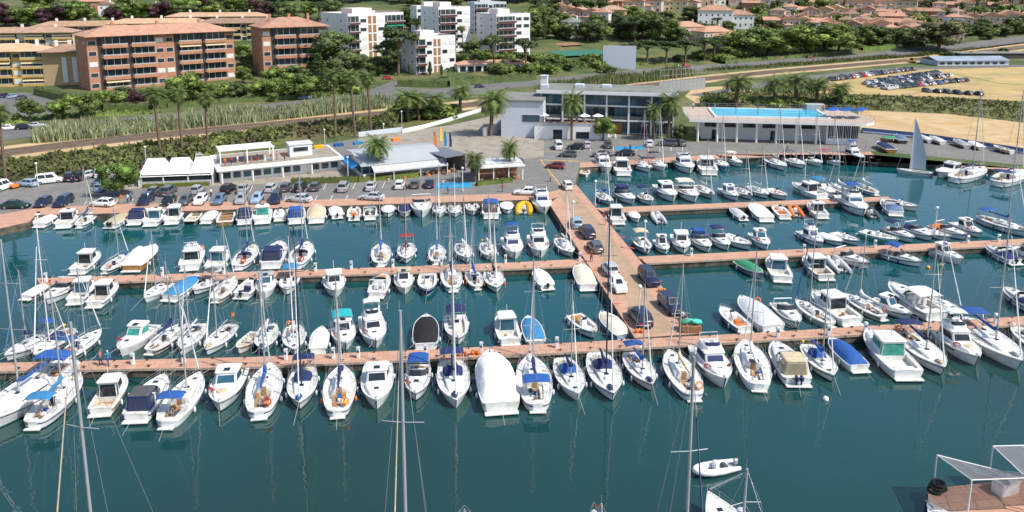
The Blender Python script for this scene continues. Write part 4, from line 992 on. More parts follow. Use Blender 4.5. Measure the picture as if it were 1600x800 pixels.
# ================================================================ FOREGROUND BOATS (hulls mostly below the frame)
def fgyacht(px, py, top, rz, L, label, mc='a', cov='navy', jib='beige', jit=False, **o):
    p = P(px, py, 1.3); h = zat(p, top)-1.5; rnd = random.Random(int(px)); BOATN[0] += 1
    # the mast stands at t = .58 of the length
    ux, uy = -sin(rz), cos(rz); c = (p[0]-ux*L*.08, p[1]-uy*L*.08)
    root = thing('sailing_yacht', (c[0], c[1], 0), rz, label, 'sailboat', 'yachts in the foreground')
    o.update(mc=mc, cov=cov, jib=jib, mh=h, radar=True); sail(root, L, L*.3, rnd, o, False); return root
fgyacht(170, 1060, 505, R(168), 12.5, 'tall silver mast with radar dome, foreground left, beside a rolled cream jib', mc='a', jib='beige')
fgyacht(641, 1075, 488, R(176), 14, 'thick grey mast in foreground centre with double spreaders and cream furled jib', mc='a', jib='beige')
fgyacht(1062, 1060, 560, R(-172), 13, 'silver mast with radar dome and dark navy forestay, foreground right of centre', mc='a', jib='navy')
fgyacht(-50, 1040, 600, R(172), 13, 'yacht at the far left whose spreader just enters the frame', mc='a', jib='lgrey')
def bowboat(px, py, hd, L, kind, label, **o):
    b = P(px, py, 1.4); rz = R(hd); ux, uy = -sin(rz), cos(rz); c = (b[0]-ux*L/2, b[1]-uy*L/2)
    root = thing(KNAME[kind], (c[0], c[1], 0), rz, label, KCAT[kind], 'boats at the bottom edge'); rnd = random.Random(int(px)); BOATN[0] += 1
    (sail(root, L, L*.31, rnd, o, False) if kind == 'sail' else motor(root, L, L*.34, rnd, o, False, kind)); return root
bowboat(1106, 768, 11, 13, 'sail', 'white yacht bow with steel rails and short mast, bottom right of centre', cov='white', mh=5.5, jib='white', radar=True)
bowboat(928, 790, 2, 8, 'sail', 'small boat bow with orange anchor gear at the bottom edge', cov='navy', mh=3, jib='orange')
bowboat(726, 798, 4, 8, 'cruiser', 'navy-trimmed boat tip with steel bow roller at the bottom edge', st='navy', h='navy')
bowboat(1450, 786, 10, 9, 'cruiser', 'white motorboat bow against the bottom right quay', st='white', seat='navy')
boat('rib', 1086, 727, 1152, 729, 'small white inflatable dinghy with outboard drifting in open water', 'inflatable dinghies', Lr=(3.2,3.9), h='white', obc='grey')
# ---- bottom-right quay with shade canopies
q = [P(a, b_, 1.1) for a, b_ in [(1448,764),(1700,738),(1900,1000),(1500,1000)]]
mb = MB(); mb.add([(x, y, 1.1) for x, y, z in q]+[(x, y, -2) for x, y, z in q], [(0,1,2,3)], 0); mb.add([(x, y, 1.1) for x, y, z in q]+[(x, y, -2) for x, y, z in q], [(0,1,5,4),(1,2,6,5),(2,3,7,6),(3,0,4,7)], 1)
stag(mb.build('near_quay', [TERRA, STONE]))
MEMB = mat('canopy_membrane', (.20,.195,.205), rough=.6, var=.2, scale=.8)
MEMB.node_tree.nodes['Principled BSDF'].inputs['Alpha'].default_value = .68      # open mesh fabric
def canopy(pts, label):      # pts: (base px, base py, top py) for four corners in order
    c = [P(a, b_, 1.1) for a, b_, t_ in pts]; zs = [zat(c[i], pts[i][2]) for i in range(4)]
    o = c[0]; root = thing('shade_canopy', o, 0, label, 'canopy', 'shade canopies on the near quay'); r = [(c[i][0]-o[0], c[i][1]-o[1], 0) for i in range(4)]
    T = [(r[i][0], r[i][1], zs[i]-1.1) for i in range(4)]
    for i in (0, 1): MB().tube([r[i], T[i]], .055, 6).build('post', MASTW, root)
    for i in (2, 3): MB().tube([r[i], T[i]], .055, 6).build('post', MASTW, root)
    secs = []
    for i in range(9):
        u = i/8; secs.append([tuple((T[0][k]*(1-u)+T[3][k]*u)*(1-v)+(T[1][k]*(1-u)+T[2][k]*u)*v-(.35*sin(pi*u)*sin(pi*v) if k == 2 else 0) for k in range(3)) for v in [j/8 for j in range(9)]])
    MB().loft(secs, sm=True).build('membrane', MEMB, root)
    f = MB()
    for i in range(4): f.tube([T[i], T[(i+1) % 4]], .045, 5)
    for u in (.33, .66):
        a = tuple(T[0][k]*(1-u)+T[3][k]*u for k in range(3)); b_ = tuple(T[1][k]*(1-u)+T[2][k]*u for k in range(3)); f.tube([a, tuple((a[k]+b_[k])/2-(.3 if k == 2 else 0) for k in range(3)), b_], .025, 4)
    f.build('frame', MASTW, root)
canopy([(1459,757,711),(1510,818,750),(1640,812,745),(1562,754,736)], 'grey membrane canopy on white posts, nearer the water')
canopy([(1546,741,697),(1612,800,760),(1720,800,756),(1680,735,694)], 'grey membrane canopy on white posts at the right frame edge')
p = P(1570, 768, 1.1); r_ = thing('white_box', p, R(20), 'white equipment box on the near quay beneath the right canopy', 'box'); MB().rbox(-.9,.9,-.5,.5,0,.9,.06).build('body', gel('white'), r_); MB().rbox(-.95,.95,-.55,.55,.9,1.0,.04).build('lid', gel('lgrey'), r_)
p = P(1466, 768, 1.1); r_ = thing('tyre_pile', p, 0, 'black rope and tyre heap at the corner of the near quay', 'tyres')
for i in range(4): MB().tube([(.45*cos(a*pi/6)+.2*i-.3, .45*sin(a*pi/6)+.12*i, .12+.2*(i % 3)) for a in range(13)], .12, 6, cap=False).build('tyre', RUB, r_)
# ================================================================ CARS
def car_proto(kind):
    L, Wd, Hh = dict(hatch=(4.0,1.74,1.48), sedan=(4.5,1.78,1.44), suv=(4.6,1.86,1.70), van=(4.7,1.88,1.95))[kind]
    root = bpy.data.objects.new('parked_car', None); COL.objects.link(root); root['category'] = 'car' if kind != 'van' else 'van'; root['label'] = 'x'
    if kind == 'van': root.name = 'parked_van'
    w = Wd/2; top = {'hatch':[(0,.50,.70),(.04,.52,.95),(.12,.55,.98),(.70,.60,.93),(.78,.6,.90),(.95,.50,.72),(1,.42,.60)],
                     'sedan':[(0,.50,.78),(.03,.52,.92),(.16,.55,.96),(.68,.60,.93),(.75,.6,.88),(.95,.50,.72),(1,.42,.58)],
                     'suv':[(0,.58,.85),(.03,.6,1.05),(.10,.6,1.08),(.70,.66,1.06),(.76,.66,1.02),(.95,.60,.90),(1,.5,.70)],
                     'van':[(0,.55,.85),(.02,.6,1.1),(.10,.6,1.12),(.78,.66,1.08),(.84,.62,1.0),(.97,.50,.82),(1,.45,.65)]}[kind]
    secs = []
    for t, zm, zb in top:
        y = (t-.5)*L; ww = w*(1-.16*abs(2*t-1)**5)
        row = [(ww*.92, y, .22), (ww, y, .34), (ww, y, zm), (ww*.965, y, zb-.06), (ww*.86, y, zb), (0, y, zb+.035)]
        secs.append([(-a, b, c) for a, b, c in row[:-1]]+row[::-1])
    m0 = paint('white'); body = MB().loft(secs, sm=True, capA=True, capB=True)
    zb = top[2][2]-.03; a0, a1 = {'hatch':(.02,.74),'sedan':(.10,.72),'suv':(.02,.74),'van':(.015,.84)}[kind]
    b = body.build('body', m0, root)
    bot = [(-w*.88,(a0-.5)*L),(w*.88,(a0-.5)*L),(w*.90,(a1-.5)*L-.12),(w*.6,(a1-.5)*L+.02),(-w*.6,(a1-.5)*L+.02),(-w*.90,(a1-.5)*L-.12)]
    fr, rr = {'hatch':(.75,.42),'sedan':(.75,.70),'suv':(.70,.35),'van':(.62,.18)}[kind]
    tp = [(x*.78, y-(fr if y > 0 else -rr)) for x, y in bot]
    gh = MB(); gh.rings([[(x, y, zb) for x, y in bot], [(x, y, Hh-.05) for x, y in tp], [(x*.93, y*.95, Hh) for x, y in tp]], 0, True, False); g_ = gh.build('cabin_roof', m0, root)
    for i in range(6):
        j = (i+1) % 6; p_, q_, r2, s2 = bot[i], bot[j], tp[j], tp[i]; ln = sqrt((q_[0]-p_[0])**2+(q_[1]-p_[1])**2); nx, ny = (q_[1]-p_[1])/ln, -(q_[0]-p_[0])/ln
        if i in (2, 4): continue
        g = .06 if i in (0, 3) else .03; mb = MB()
        spans = [(g, 1-g)] if i in (0, 3) else ([(.04,.47),(.51,.90)] if i == 1 else [(.10,.49),(.53,.96)])
        for u0, u1 in spans:
            qd = []
            for u, v in ((u0,.10),(u1,.10),(u1,.90),(u0,.90)):
                x0 = p_[0]+(q_[0]-p_[0])*u; y0 = p_[1]+(q_[1]-p_[1])*u; x1 = s2[0]+(r2[0]-s2[0])*u; y1 = s2[1]+(r2[1]-s2[1])*u
                qd.append((x0+(x1-x0)*v+nx*.012, y0+(y1-y0)*v+ny*.012, zb+(Hh-.05-zb)*v+.006))
            mb.add(qd, [(0,1,2,3)])
        mb.build({0:'rear_window',3:'windscreen'}.get(i, 'side_windows'), GLASS, g_)
    rim = mat('wheel_rim', (.35,.36,.37), rough=.35, metal=.5)
    for sx in (-1, 1):
        for yy in (-L*.31, L*.33):
            x0, x1 = (w-.20, w+.01) if sx > 0 else (-w-.01, -w+.20)
            wh = MB().tube([(x0,0,0),(x1,0,0)], .32, 14, sm=False).build('wheel', RUB, root, (0, yy, .32))
            xo = x1 if sx > 0 else x0; MB().tube([(xo-.004*sx,0,0),(xo+.012*sx,0,0)], .20, 10, sm=False).build('rim', rim, wh)
        MB().rbox(sx*w*.68-.16, sx*w*.68+.16, L/2-.16, L/2-.02, .50, .66, .03).build('headlight', mat('lamp_clear', (.7,.7,.66), rough=.1), root)
        MB().rbox(sx*w*.72-.13, sx*w*.72+.13, -L/2-.01, -L/2+.10, .62, .84, .03).build('tail_light', mat('lamp_red', (.4,.01,.01), rough=.2), root)
        MB().rbox(sx*(w+.08)-.09, sx*(w+.08)+.09, L*.15, L*.15+.12, zb-.02, zb+.14, .03).build('wing_mirror', m0, root)
    MB().box(-.26,.26,-L/2-.015,-L/2-.003,.42,.53).build('number_plate', LINEW, root)
    for o in (b, g_): o.material_slots[0].link = 'OBJECT'; o.material_slots[0].material = m0
    for o in root.children:
        if o.name.startswith('wing_mirror'): o.material_slots[0].link = 'OBJECT'; o.material_slots[0].material = m0
    return Proto(root)
CARS = {k: car_proto(k) for k in ('hatch','sedan','suv','van')}
C['cargreen'] = (.012,.04,.03); C['carnavy'] = (.014,.022,.060)
CPAL = dict(white='white', navy='carnavy', black='black', grey='grey', dgrey='dgrey', silver='silver', blue='bluegrey', pale='paleblue', red='red', green='cargreen', maroon='maroon', orange='orange', dark='dgrey', magenta='pink', yellow='yellow')
CWORD = dict(dark='dark grey', dgrey='charcoal', pale='pale blue', blue='slate blue')
def place_car(px, py, heading, kind, col, label, group, z=None):
    p = G(px, py) if z is None else P(px, py, z); r = CARS[kind].put((p[0], p[1], p[2]+.02), R(heading), label, group)
    m = paint(CPAL[col])
    for o in r.children:
        if o.name.startswith(('body','cabin_roof','wing_mirror')): o.material_slots[0].material = m
    return r
def carrow(rows, where, group, z=None, hd=0, jit=4):
    rows = sorted(rows, key=lambda r: r[0]); rnd = random.Random(len(rows)+int(rows[0][0]))
    for i, r in enumerate(rows):
        h = r[4] if len(r) > 4 else hd; w_ = 'van' if r[2] == 'van' else {'suv':'off-roader','hatch':'hatchback','sedan':'saloon'}[r[2]]
        place_car(r[0], r[1], h+rnd.uniform(-jit, jit), r[2], r[3], f"{CWORD.get(r[3], r[3])} {w_}, {ordn(i+1)} from left {where}", group, z)
Q = 'cars parked by the quay'
carrow([(25,325,'sedan','green',-82),(68,321,'hatch','navy'),(100,320,'suv','navy'),(160,322,'hatch','white',82),(229,317,'suv','navy'),(264,318,'sedan','black'),(290,318,'hatch','dark'),(314,317,'hatch','white'),(343,317,'hatch','blue'),(377,316,'hatch','grey'),(402,315,'hatch','pale'),(431,315,'suv','navy'),(468,315,'sedan','silver',80),(581,312,'sedan','silver',84)], 'in the row facing the boats', Q, hd=186)
carrow([(242,303,'hatch','dgrey'),(264,303,'suv','dgrey'),(309,301,'hatch','grey'),(357,300,'suv','black'),(381,299,'sedan','grey'),(424,298,'hatch','silver'),(447,297,'hatch','dark'),(470,297,'suv','black'),(493,296,'hatch','dgrey'),(537,297,'suv','grey'),(580,295,'sedan','silver'),(625,293,'hatch','white'),(648,292,'hatch','dark'),(671,291,'sedan','navy')], 'in the row by the restaurants', Q, hd=4)
carrow([(3,297,'van','white',-8),(42,291,'hatch','pale',75),(77,286,'van','white',-65),(111,281,'suv','black',20),(127,280,'suv','black',5),(143,277,'hatch','silver',-30),(160,275,'van','white',10),(162,288,'sedan','blue',-10),(163,297,'hatch','pale',-5),(226,262,'hatch','dark',30),(245,259,'hatch','black',30),(268,256,'hatch','black',30),(290,253,'hatch','navy',30),(310,251,'suv','silver',30)], 'along the planted bank', Q)
carrow([(811,257,'hatch','dark',10),(822,304,'sedan','white',80),(868,263,'hatch','maroon',70),(887,245,'hatch','dark',80),(872,232,'van','white'),(899,233,'hatch','black',85),(917,230,'hatch','silver'),(940,245,'sedan','dark',85),(950,230,'suv','dark'),(976,243,'sedan','black',85),(1015,228,'hatch','white',-10),(1043,228,'suv','dgrey',70),(1064,227,'hatch','dark',0),(886,294,'hatch','white',12)], 'around the club house forecourt', 'cars near the club house')
carrow([(900,353,'hatch','pale',8),(917,368,'suv','navy',9),(930,391,'hatch','dgrey',10)], 'in the upper left file on the jetty', 'cars on the jetty', z=zj, jit=2)
carrow([(953,426,'hatch','silver',7),(965,451,'hatch','white',190),(1000,502,'suv','navy',9)], 'in the lower left file on the jetty', 'cars on the jetty', z=zj, jit=2)
carrow([(1013,440,'suv','navy',190),(1047,483,'suv','navy',192)], 'in the right file on the jetty', 'cars on the jetty', z=zj, jit=2)
carrow([(9,152,'hatch','navy'),(20,153,'hatch','pale'),(34,155,'sedan','dgrey'),(15,203,'sedan','white',-70),(38,202,'hatch','black',-70),(58,199,'sedan','silver',-70),(100,210,'hatch','navy',-75),(476,155,'sedan','blue',-70),(606,124,'hatch','red',-80),(750,137,'hatch','navy',-75),(1060,107,'sedan','white',-70),(1073,104,'hatch','red',-70),(1147,99,'sedan','dark',-72),(1218,93,'hatch','magenta',-72),(1265,91,'hatch','maroon',-72)], 'beyond the marina along the avenue', 'cars on the avenue', jit=3)
ci = 0; rr = random.Random(3); cc = ['silver','dgrey','white','blue','dgrey','black','navy','grey','black','navy','dark','red']
for k, (a, b_, n) in enumerate([((1300,126),(1425,110),22),((1353,132),(1464,115),20),((1362,136),(1482,120),20),((1384,140),(1506,127),20),((1448,144),(1528,149),6)]):
    rows = []
    for i in range(n):
        f = i/(n-1); rows.append((a[0]+(b_[0]-a[0])*f, a[1]+(b_[1]-a[1])*f+rr.uniform(-.25,.25), rr.choice(['hatch','sedan','hatch','suv']), cc[rr.randrange(12)], rr.choice([8,188])))
    carrow(rows, f'in the {ordn(5-k)} dirt-lot row from the front' if k < 4 else 'in the front dirt-lot row', 'cars parked on the dirt lot', jit=3)
# small digger on the lot edge
p = G(1425, 98); r_ = thing('site_digger', p, R(60), 'yellow digger standing beside the road above the dirt lot', 'digger')
MB().rbox(-1,1,-1.6,1.6,.3,1.1,.1).build('body', paint('yellow'), r_); MB().rbox(-.7,.7,-.4,.9,1.1,2.3,.1).build('cab', GLASS, r_)
MB().tube([(0,1.5,1),(0,3.2,2.6),(0,4.4,.8)], .16, 5).build('arm', paint('yellow'), r_)
for sx in (-1,1): MB().rbox(sx*1.05-.2,sx*1.05+.2,-1.7,1.7,0,.6,.15).build('track', RUB, r_)
p = P(18, 294, GZ); r_ = thing('beach_buggy', (p[0],p[1],GZ+.01), R(70), 'small bright orange buggy beside the white van at far left', 'buggy')
MB().rbox(-.7,.7,-1.3,1.3,.3,.85,.15).build('body', paint('orange'), r_); MB().tube([(-.6,-.5,.8),(-.55,-.3,1.5),(.55,-.3,1.5),(.6,-.5,.8)], .05, 5).build('roll_bar', RUB, r_)
for sx in (-1,1):
    for yy in (-.9,.9): MB().tube([(sx*.55,yy,.3),(sx*.8,yy,.3)], .3, 10, sm=False).build('wheel', RUB, r_)
# ================================================================ PEOPLE
def person_mesh(seed, sit=False):
    rnd = random.Random(seed)
    J = dict(pel=(0,0,.98), ch=(0,.01,1.30), nk=(0,.01,1.48), hd=(0,.03,1.62), ht=(0,.02,1.74))
    st = rnd.uniform(-.16,.16)
    V = [J['pel'],J['ch'],J['nk'],J['hd'],J['ht']]; E = [(0,1),(1,2),(2,3),(3,4)]; Rr = [(.15,.11),(.17,.11),(.055,.055),(.095,.105),(.07,.08)]
    for sx in (-1,1):
        s_ = st*sx; o = len(V)
        V += [(sx*.10,0,.90),(sx*.11,s_*.5+.03,.50),(sx*.11,s_,.08),(sx*.12,s_+.14,.04)]; E += [(0,o),(o,o+1),(o+1,o+2),(o+2,o+3)]; Rr += [(.095,.10),(.065,.07),(.045,.05),(.04,.035)]
        o = len(V); V += [(sx*.20,0,1.40),(sx*.25,-s_*.6,1.12),(sx*.25,-s_*1.2+.10,.88),(sx*.25,-s_*1.3+.13,.79)]; E += [(1,o),(o,o+1),(o+1,o+2),(o+2,o+3)]; Rr += [(.065,.065),(.045,.045),(.032,.032),(.038,.02)]
    me = bpy.data.meshes.new('person'); me.from_pydata(V, E, []); o = bpy.data.objects.new('person', me); COL.objects.link(o)
    m = o.modifiers.new('s', 'SKIN')
    for i, r in enumerate(Rr): me.skin_vertices[0].data[i].radius = r
    me.skin_vertices[0].data[0].use_root = True
    o.modifiers.new('d', 'SUBSURF').levels = 1
    dg = bpy.context.evaluated_depsgraph_get(); dg.update(); out = bpy.data.meshes.new_from_object(o.evaluated_get(dg)); bpy.data.objects.remove(o)
    skin = mat('skin', (.42,.24,.16), rough=.6)
    out.materials.append(skin); 
    for nm in ('shirt','trousers','shoes','hair'): out.materials.append(skin)
    for p in out.polygons:
        c = p.center; p.use_smooth = True
        p.material_index = 4 if (c.z > 1.66 or (c.z > 1.56 and c.y < 0 and abs(c.x) < .12)) else (1 if (.94 < c.z < 1.46 and not (abs(c.x) > .17 and c.z < 1.18)) else (2 if (c.z > .12 and c.z <= .94 and abs(c.x) < .185) else (3 if c.z <= .12 else 0)))
    return out
PM = [person_mesh(s) for s in (1,2,3)]
def person(px, py, rz, shirt, trs, label, z=GZ, idx=0, hair='brown', group=None, p=None):
    if p is None: p = P(px, py, z)
    me = PM[idx % 3].copy(); me.materials[1] = cloth(shirt); me.materials[2] = cloth(trs); me.materials[3] = RUB; me.materials[4] = cloth(hair)
    o = bpy.data.objects.new('person', me); COL.objects.link(o); o.location = (p[0], p[1], p[2]); o.rotation_euler = (0,0,R(rz)); tag(o, label, 'person', group)
person(158,571,100,'pink','navy','person in pink shirt walking on the front pier at left',1.06,0)
person(170,572,80,'sky','blue','person in pale blue top and light hat on the front pier',1.06,1,'white')
person(190,318,170,'orange','beige','person in orange shirt on the promenade behind the boats',GZ,1)
person(200,317,150,'white','navy','person in white shirt and navy trousers on the promenade',GZ,2,'black')
person(205,315,190,'sky','navy','person in blue on the promenade, rightmost of the three',GZ,0)
person(570,284,20,'white','white','person in white crossing towards the restaurant',GZ,0,'black')
person(785,300,60,'red','dgrey','person in red jacket standing near the small cafe',GZ,1,'black')
person(635,297,90,'pink','black','person in dark pink walking past the parked white car',GZ,2,'black')
person(115,286,200,'navy','navy','person in dark clothes beside the black off-roaders',GZ,2,'black')
person(1443,256,100,'navy','dgrey','person in navy standing at the far quay edge by the sailboat',GZ,0,'black')
person(1065,506,-30,'white','navy','person in white leaning by the nets on the jetty',zj,1)
person(924,409,40,'maroon','navy','person in maroon by the second pier entrance',zj,2)
for i, (a, b_, s_, t_, l_) in enumerate([(330,308,'white','navy','person in white standing between the two parked rows'),(700,303,'sky','dgrey','person in light blue crossing the quay road'),(860,284,'yellow','navy','person in yellow shirt at the jetty root'),(946,352,'white','beige','person in white strolling along the jetty lane'),(985,236,'red','navy','person in red before the club house'),(1230,234,'beige','dgrey','person in beige below the pool columns'),(1500,510,'blue','beige','person in blue on the right part of the front pier')]): person(a, b_, 40*i, s_, t_, l_, GZ if i != 6 else 1.06, i)
# ================================================================ STREET FURNITURE
def lamp_proto(h, name='lamp_post'):
    root = bpy.data.objects.new(name, None); COL.objects.link(root); root['category'] = 'lamp post'; root['label'] = 'x'
    MB().tube([(0,0,0),(0,0,h)], .09, 8, r1=.07).build('pole', MASTW, root); MB().tube([(0,0,0),(0,0,.35)], .17, 8).build('base', gel('lgrey'), root)
    MB().ell((0,0,h+.22), (.25,.25,.25), 12, 8).build('globe', mat('lamp_globe', (.8,.8,.78), rough=.3), root); return Proto(root)
LP = lamp_proto(4.2)
lp = [(60,291,'beside the planted bank at left'),(229,262,'before the planted bank behind the tent'),(508,232,'beside the long white terrace roof'),(544,280,'before the glass restaurant'),(600,222,'by the ramp behind the restaurant roof'),(628,200,'beside the palms above the ramp'),(895,358,'on the jetty beside the upper parked cars'),(930,322,'where the short right pier meets the jetty'),(1007,392,'above the second pier entrance'),(998,505,'beside the navy off-roader on the jetty'),(723,299,'in front of the blue parking paint'),(1460,368,'at the middle of the right second pier'),(1257,285,'behind the short right pier boats')]
for i, (a, b_, t_) in enumerate(lp): LP.put(P(a, b_, GZ if i not in (11,12,7) else 1.06), 0, 'white globe lamp post '+t_, 'white globe lamp posts')
def pedestal():
    root = bpy.data.objects.new('service_pedestal', None); COL.objects.link(root); root['category'] = 'service pedestal'; root['label'] = 'x'
    MB().rbox(-.17,.17,-.17,.17,0,1.05,.05).build('body', gel('white'), root); MB().rbox(-.2,.2,-.2,.2,1.05,1.2,.04).build('cap', gel('lgrey'), root); MB().box(-.12,.12,-.185,-.172,.65,.9).build('socket_panel', gel('navy'), root); return Proto(root)
PD = pedestal()
pd = [(208,569,0),(287,566,0),(447,562,0),(521,560,0),(560,559,0),(665,555,0),(752,551,0),(870,543,0),(1215,527,0),(1294,524,0),(1352,519,0),(1555,505,0),(72,440,1),(254,431,1),(350,428,1),(493,424,1),(549,421,1),(614,418,1),(690,415,1),(790,411,1),(906,407,1),(1080,400,2),(1256,394,2),(1367,387,2),(1512,380,2),(1560,378,2)]
cnt = {0:0,1:0,2:0}
for a, b_, k in pd:
    cnt[k] += 1; PD.put(P(a, b_, 1.055), 0, f"white service pedestal, {ordn(cnt[k])} from left on the {['front pier','left second pier','right second pier'][k]}", 'service pedestals on the piers')
# red life ring stand, nets and crates at the jetty end
p = P(1078, 516, zj); r_ = thing('fishing_net_pile', p, 0, 'heap of green nets over brown wooden crates at the jetty end', 'net pile')
MB().rbox(-1.1,1.1,-.8,.8,0,.8,.05).build('crate', mat('crate_wood', (.25,.12,.05), rough=.9, var=.3), r_)
for i in range(5): MB().ell((random.uniform(-.9,.9), random.uniform(-.5,.7), .95+.1*i % .3), (.55,.45,.25), 8, 5, jit=.2).build('net', cloth('green' if i % 2 else 'mint'), r_)
p = P(1068, 502, zj); r_ = thing('parked_scooter', p, R(20), 'light scooter parked beside the net pile on the jetty', 'scooter')
MB().tube([(0,-.5,.55),(0,0,.45),(0,.45,.5),(0,.6,1.0)], .16, 7).build('body', paint('silver'), r_); MB().tube([(-.3,.55,1.02),(.3,.55,1.02)], .03, 5).build('handlebar', RUB, r_); MB().rbox(-.15,.15,-.55,.05,.68,.8,.04).build('seat', RUB, r_)
for yy in (-.6,.65): MB().tube([(-.06,yy,.25),(.06,yy,.25)], .25, 12, sm=False).build('wheel', RUB, r_)
for i, (a, b_, t_) in enumerate([(999,520,'on the jetty beside the navy off-roader'),(1034,456,'on the right jetty edge between parked cars'),(723,556,'on the front pier beside the covered motorboat'),(743,554,'on the front pier right of another red one')]):
    p = P(a, b_, zj if i < 2 else 1.06); r_ = thing('buoy_heap', p, 0, 'orange-red buoys piled '+t_, 'buoy', 'orange buoys on the piers')
    for k in range(3): MB().ell((.3*k-.3, .15*(k % 2), .24), (.22,.22,.24), 8, 6).build('buoy', mat('ring_orange', C['orange']), r_)
for i, (a, b_, c_) in enumerate([(1450,419,'left of the white hardtop cruiser'),(1471,415,'beneath the white hardtop cruiser')]):
    p = P(a, b_, 0); MBo = MB().ell((0,0,.12), (.28,.28,.26), 9, 6).build('mooring_buoy', mat('buoy_yellow', C['yellow']), None, p); tag(MBo, 'round yellow mooring buoy floating '+c_, 'buoy', 'yellow mooring buoys')
MBo = MB().ell((0,0,.12), (.3,.3,.28), 9, 6).build('mooring_buoy', mat('buoy_white', C['white']), None, P(1290,625,0)); tag(MBo, 'white mooring buoy in open water before the small striped yacht', 'buoy')
# ================================================================ BUILDINGS
BRICK = mat('orange_brick', (.45,.215,.13), rough=.9, var=.10, scale=.8, dirt=((.40,.18,.11), .3))
BRICKD = mat('dark_brick', (.34,.16,.10), rough=.9, var=.12)
ROOFT = mat('roof_tiles', (.47,.245,.16), rough=.9, var=.22, scale=.5, objvar=.25, dirt=((.42,.27,.19), .4))
ROOFO = mat('roof_tiles_ochre', (.48,.31,.19), rough=.9, var=.2, scale=.5, objvar=.2)
ROOFB = mat('roof_tiles_brown', (.36,.23,.16), rough=.9, var=.2, scale=.5, objvar=.2)
WWALL = mat('white_render', (.78,.77,.75), rough=.85, var=.05, scale=.3)
CWALL = mat('cream_render', (.60,.50,.34), rough=.9, var=.08, scale=.3)
YWALL = mat('ochre_render', (.58,.36,.10), rough=.9, var=.10, scale=.3)
PWALL = mat('pink_render', (.62,.50,.42), rough=.9, var=.10, scale=.3)
TAN = mat('tan_render', (.42,.30,.17), rough=.9, var=.08, scale=.3)
SHUT = mat('orange_shutter', (.34,.17,.07), rough=.7)
SHUTW = mat('white_shutter', (.68,.68,.66), rough=.6)
WIN = mat('window_glass', (.035,.05,.06), rough=.08, var=.5, scale=.5)
WIN2 = mat('blue_window_glass', (.05,.105,.135), rough=.08, var=.6, scale=.25)
FLATR = mat('flat_roof', (.22,.23,.20), rough=.9, var=.12, scale=.2, dirt=((.17,.18,.155), .3))
GREYB = mat('grey_render', (.55,.60,.66), rough=.8, var=.06)
RAILM = mat('balcony_panel', (.42,.42,.40), rough=.5, var=.1)
AWN = mat('cream_awning', (.62,.52,.32), rough=.9); AWNG = mat('green_awning', (.02,.22,.13), rough=.9); AWNB = mat('blue_awning', (.02,.25,.55), rough=.9)
ROOFBAL = mat('burgundy_panel', (.09,.02,.025), rough=.7)
def root_at(name, px, py, a, label, cat, group=None, z=None):
    p = G(px, py) if z is None else P(px, py, z); return thing(name, (p[0], p[1], p[2]-.0), R(a), label, cat, group)
def bx(root, name, x0, x1, y0, y1, z0, z1, m, par=None): return MB().box(x0, x1, y0, y1, z0, z1).build(name, m, par or root)
def hip(root, w, d, z, h, m, over=.6, ridge=.0, par=None, name='roof', x0=0, y0=0):
    a, b, c, e = x0-over, x0+w+over, y0-over, y0+d+over; k = min((b-a)/2, (e-c)/2)*(1-ridge)
    if b-a > e-c: r = [(a+k, (c+e)/2), (b-k, (c+e)/2)]
    else: r = [((a+b)/2, c+k), ((a+b)/2, e-k)]
    vs = [(a,c,z),(b,c,z),(b,e,z),(a,e,z),(a,c,z+.2),(b,c,z+.2),(b,e,z+.2),(a,e,z+.2),(r[0][0],r[0][1],z+h),(r[1][0],r[1][1],z+h)]
    fs = [(3,2,1,0),(0,1,5,4),(1,2,6,5),(2,3,7,6),(3,0,4,7)]
    fs += [(4,5,9,8),(5,6,9),(6,7,8,9),(7,4,8)] if b-a > e-c else [(4,5,8),(5,6,9,8),(6,7,9),(7,4,8,9)]
    mb = MB(); mb.add(vs, fs); return mb.build(name, m, par or root)
def window(root, x, z, w, h, y=0, m=None, frame=None, side=None, depth=0):
    """side None: front wall at y; 'l' wall at x=0 (x is then distance back)"""
    f = frame or SHUTW
    if side == 'l': 
        o = bx(root, 'window', -.06, .02, x, x+w, z, z+h, f); bx(root, 'pane', -.085, -.058, x+.12, x+w-.12, z+.12, z+h-.12, m or WIN, o)
    elif side == 'r':
        o = bx(root, 'window', depth-.02, depth+.06, x, x+w, z, z+h, f); bx(root, 'pane', depth+.058, depth+.085, x+.12, x+w-.12, z+.12, z+h-.12, m or WIN, o)
    else:
        o = bx(root, 'window', x, x+w, y-.06, y+.02, z, z+h, f); bx(root, 'pane', x+.12, x+w-.12, y-.085, y-.058, z+.12, z+h-.12, m or WIN, o)
    return o
def balcony(root, x, z, w, fh, m, y=0, dp=1.5, aw=None, rail=None, rnd=random):
    bx(root, 'balcony_door', x+.1, x+w-.1, y-.03, y+.02, z+.1, z+fh-.45, WIN)
    for q in range(int(w/2.4)): bx(root, 'door_frame', x+1.2+q*2.4, x+1.35+q*2.4, y-.07, y-.032, z+.1, z+fh-.45, SHUTW)
    o = bx(root, 'balcony', x, x+w, y-dp, y-.004, z-.16, z, WWALL)
    lo = (.55 if m == BRICK else .16); bx(root, 'parapet', x, x+w, y-dp-.12, y-dp+.0, z-lo, z+.62, m, o)
    bx(root, 'handrail', x, x+w, y-dp-.06, y-dp-.01, z+.62, z+1.0, rail or RAILM, o)
    if aw: 
        mb = MB(); mb.add([(x+.2,y-.05,z+fh-.5),(x+w-.2,y-.05,z+fh-.5),(x+w-.2,y-dp-.35,z+fh-1.35),(x+.2,y-dp-.35,z+fh-1.35),(x+w-.2,y-dp-.35,z+fh-1.5),(x+.2,y-dp-.35,z+fh-1.5)], [(0,1,2,3),(3,2,4,5)]); mb.build('awning', aw, root)
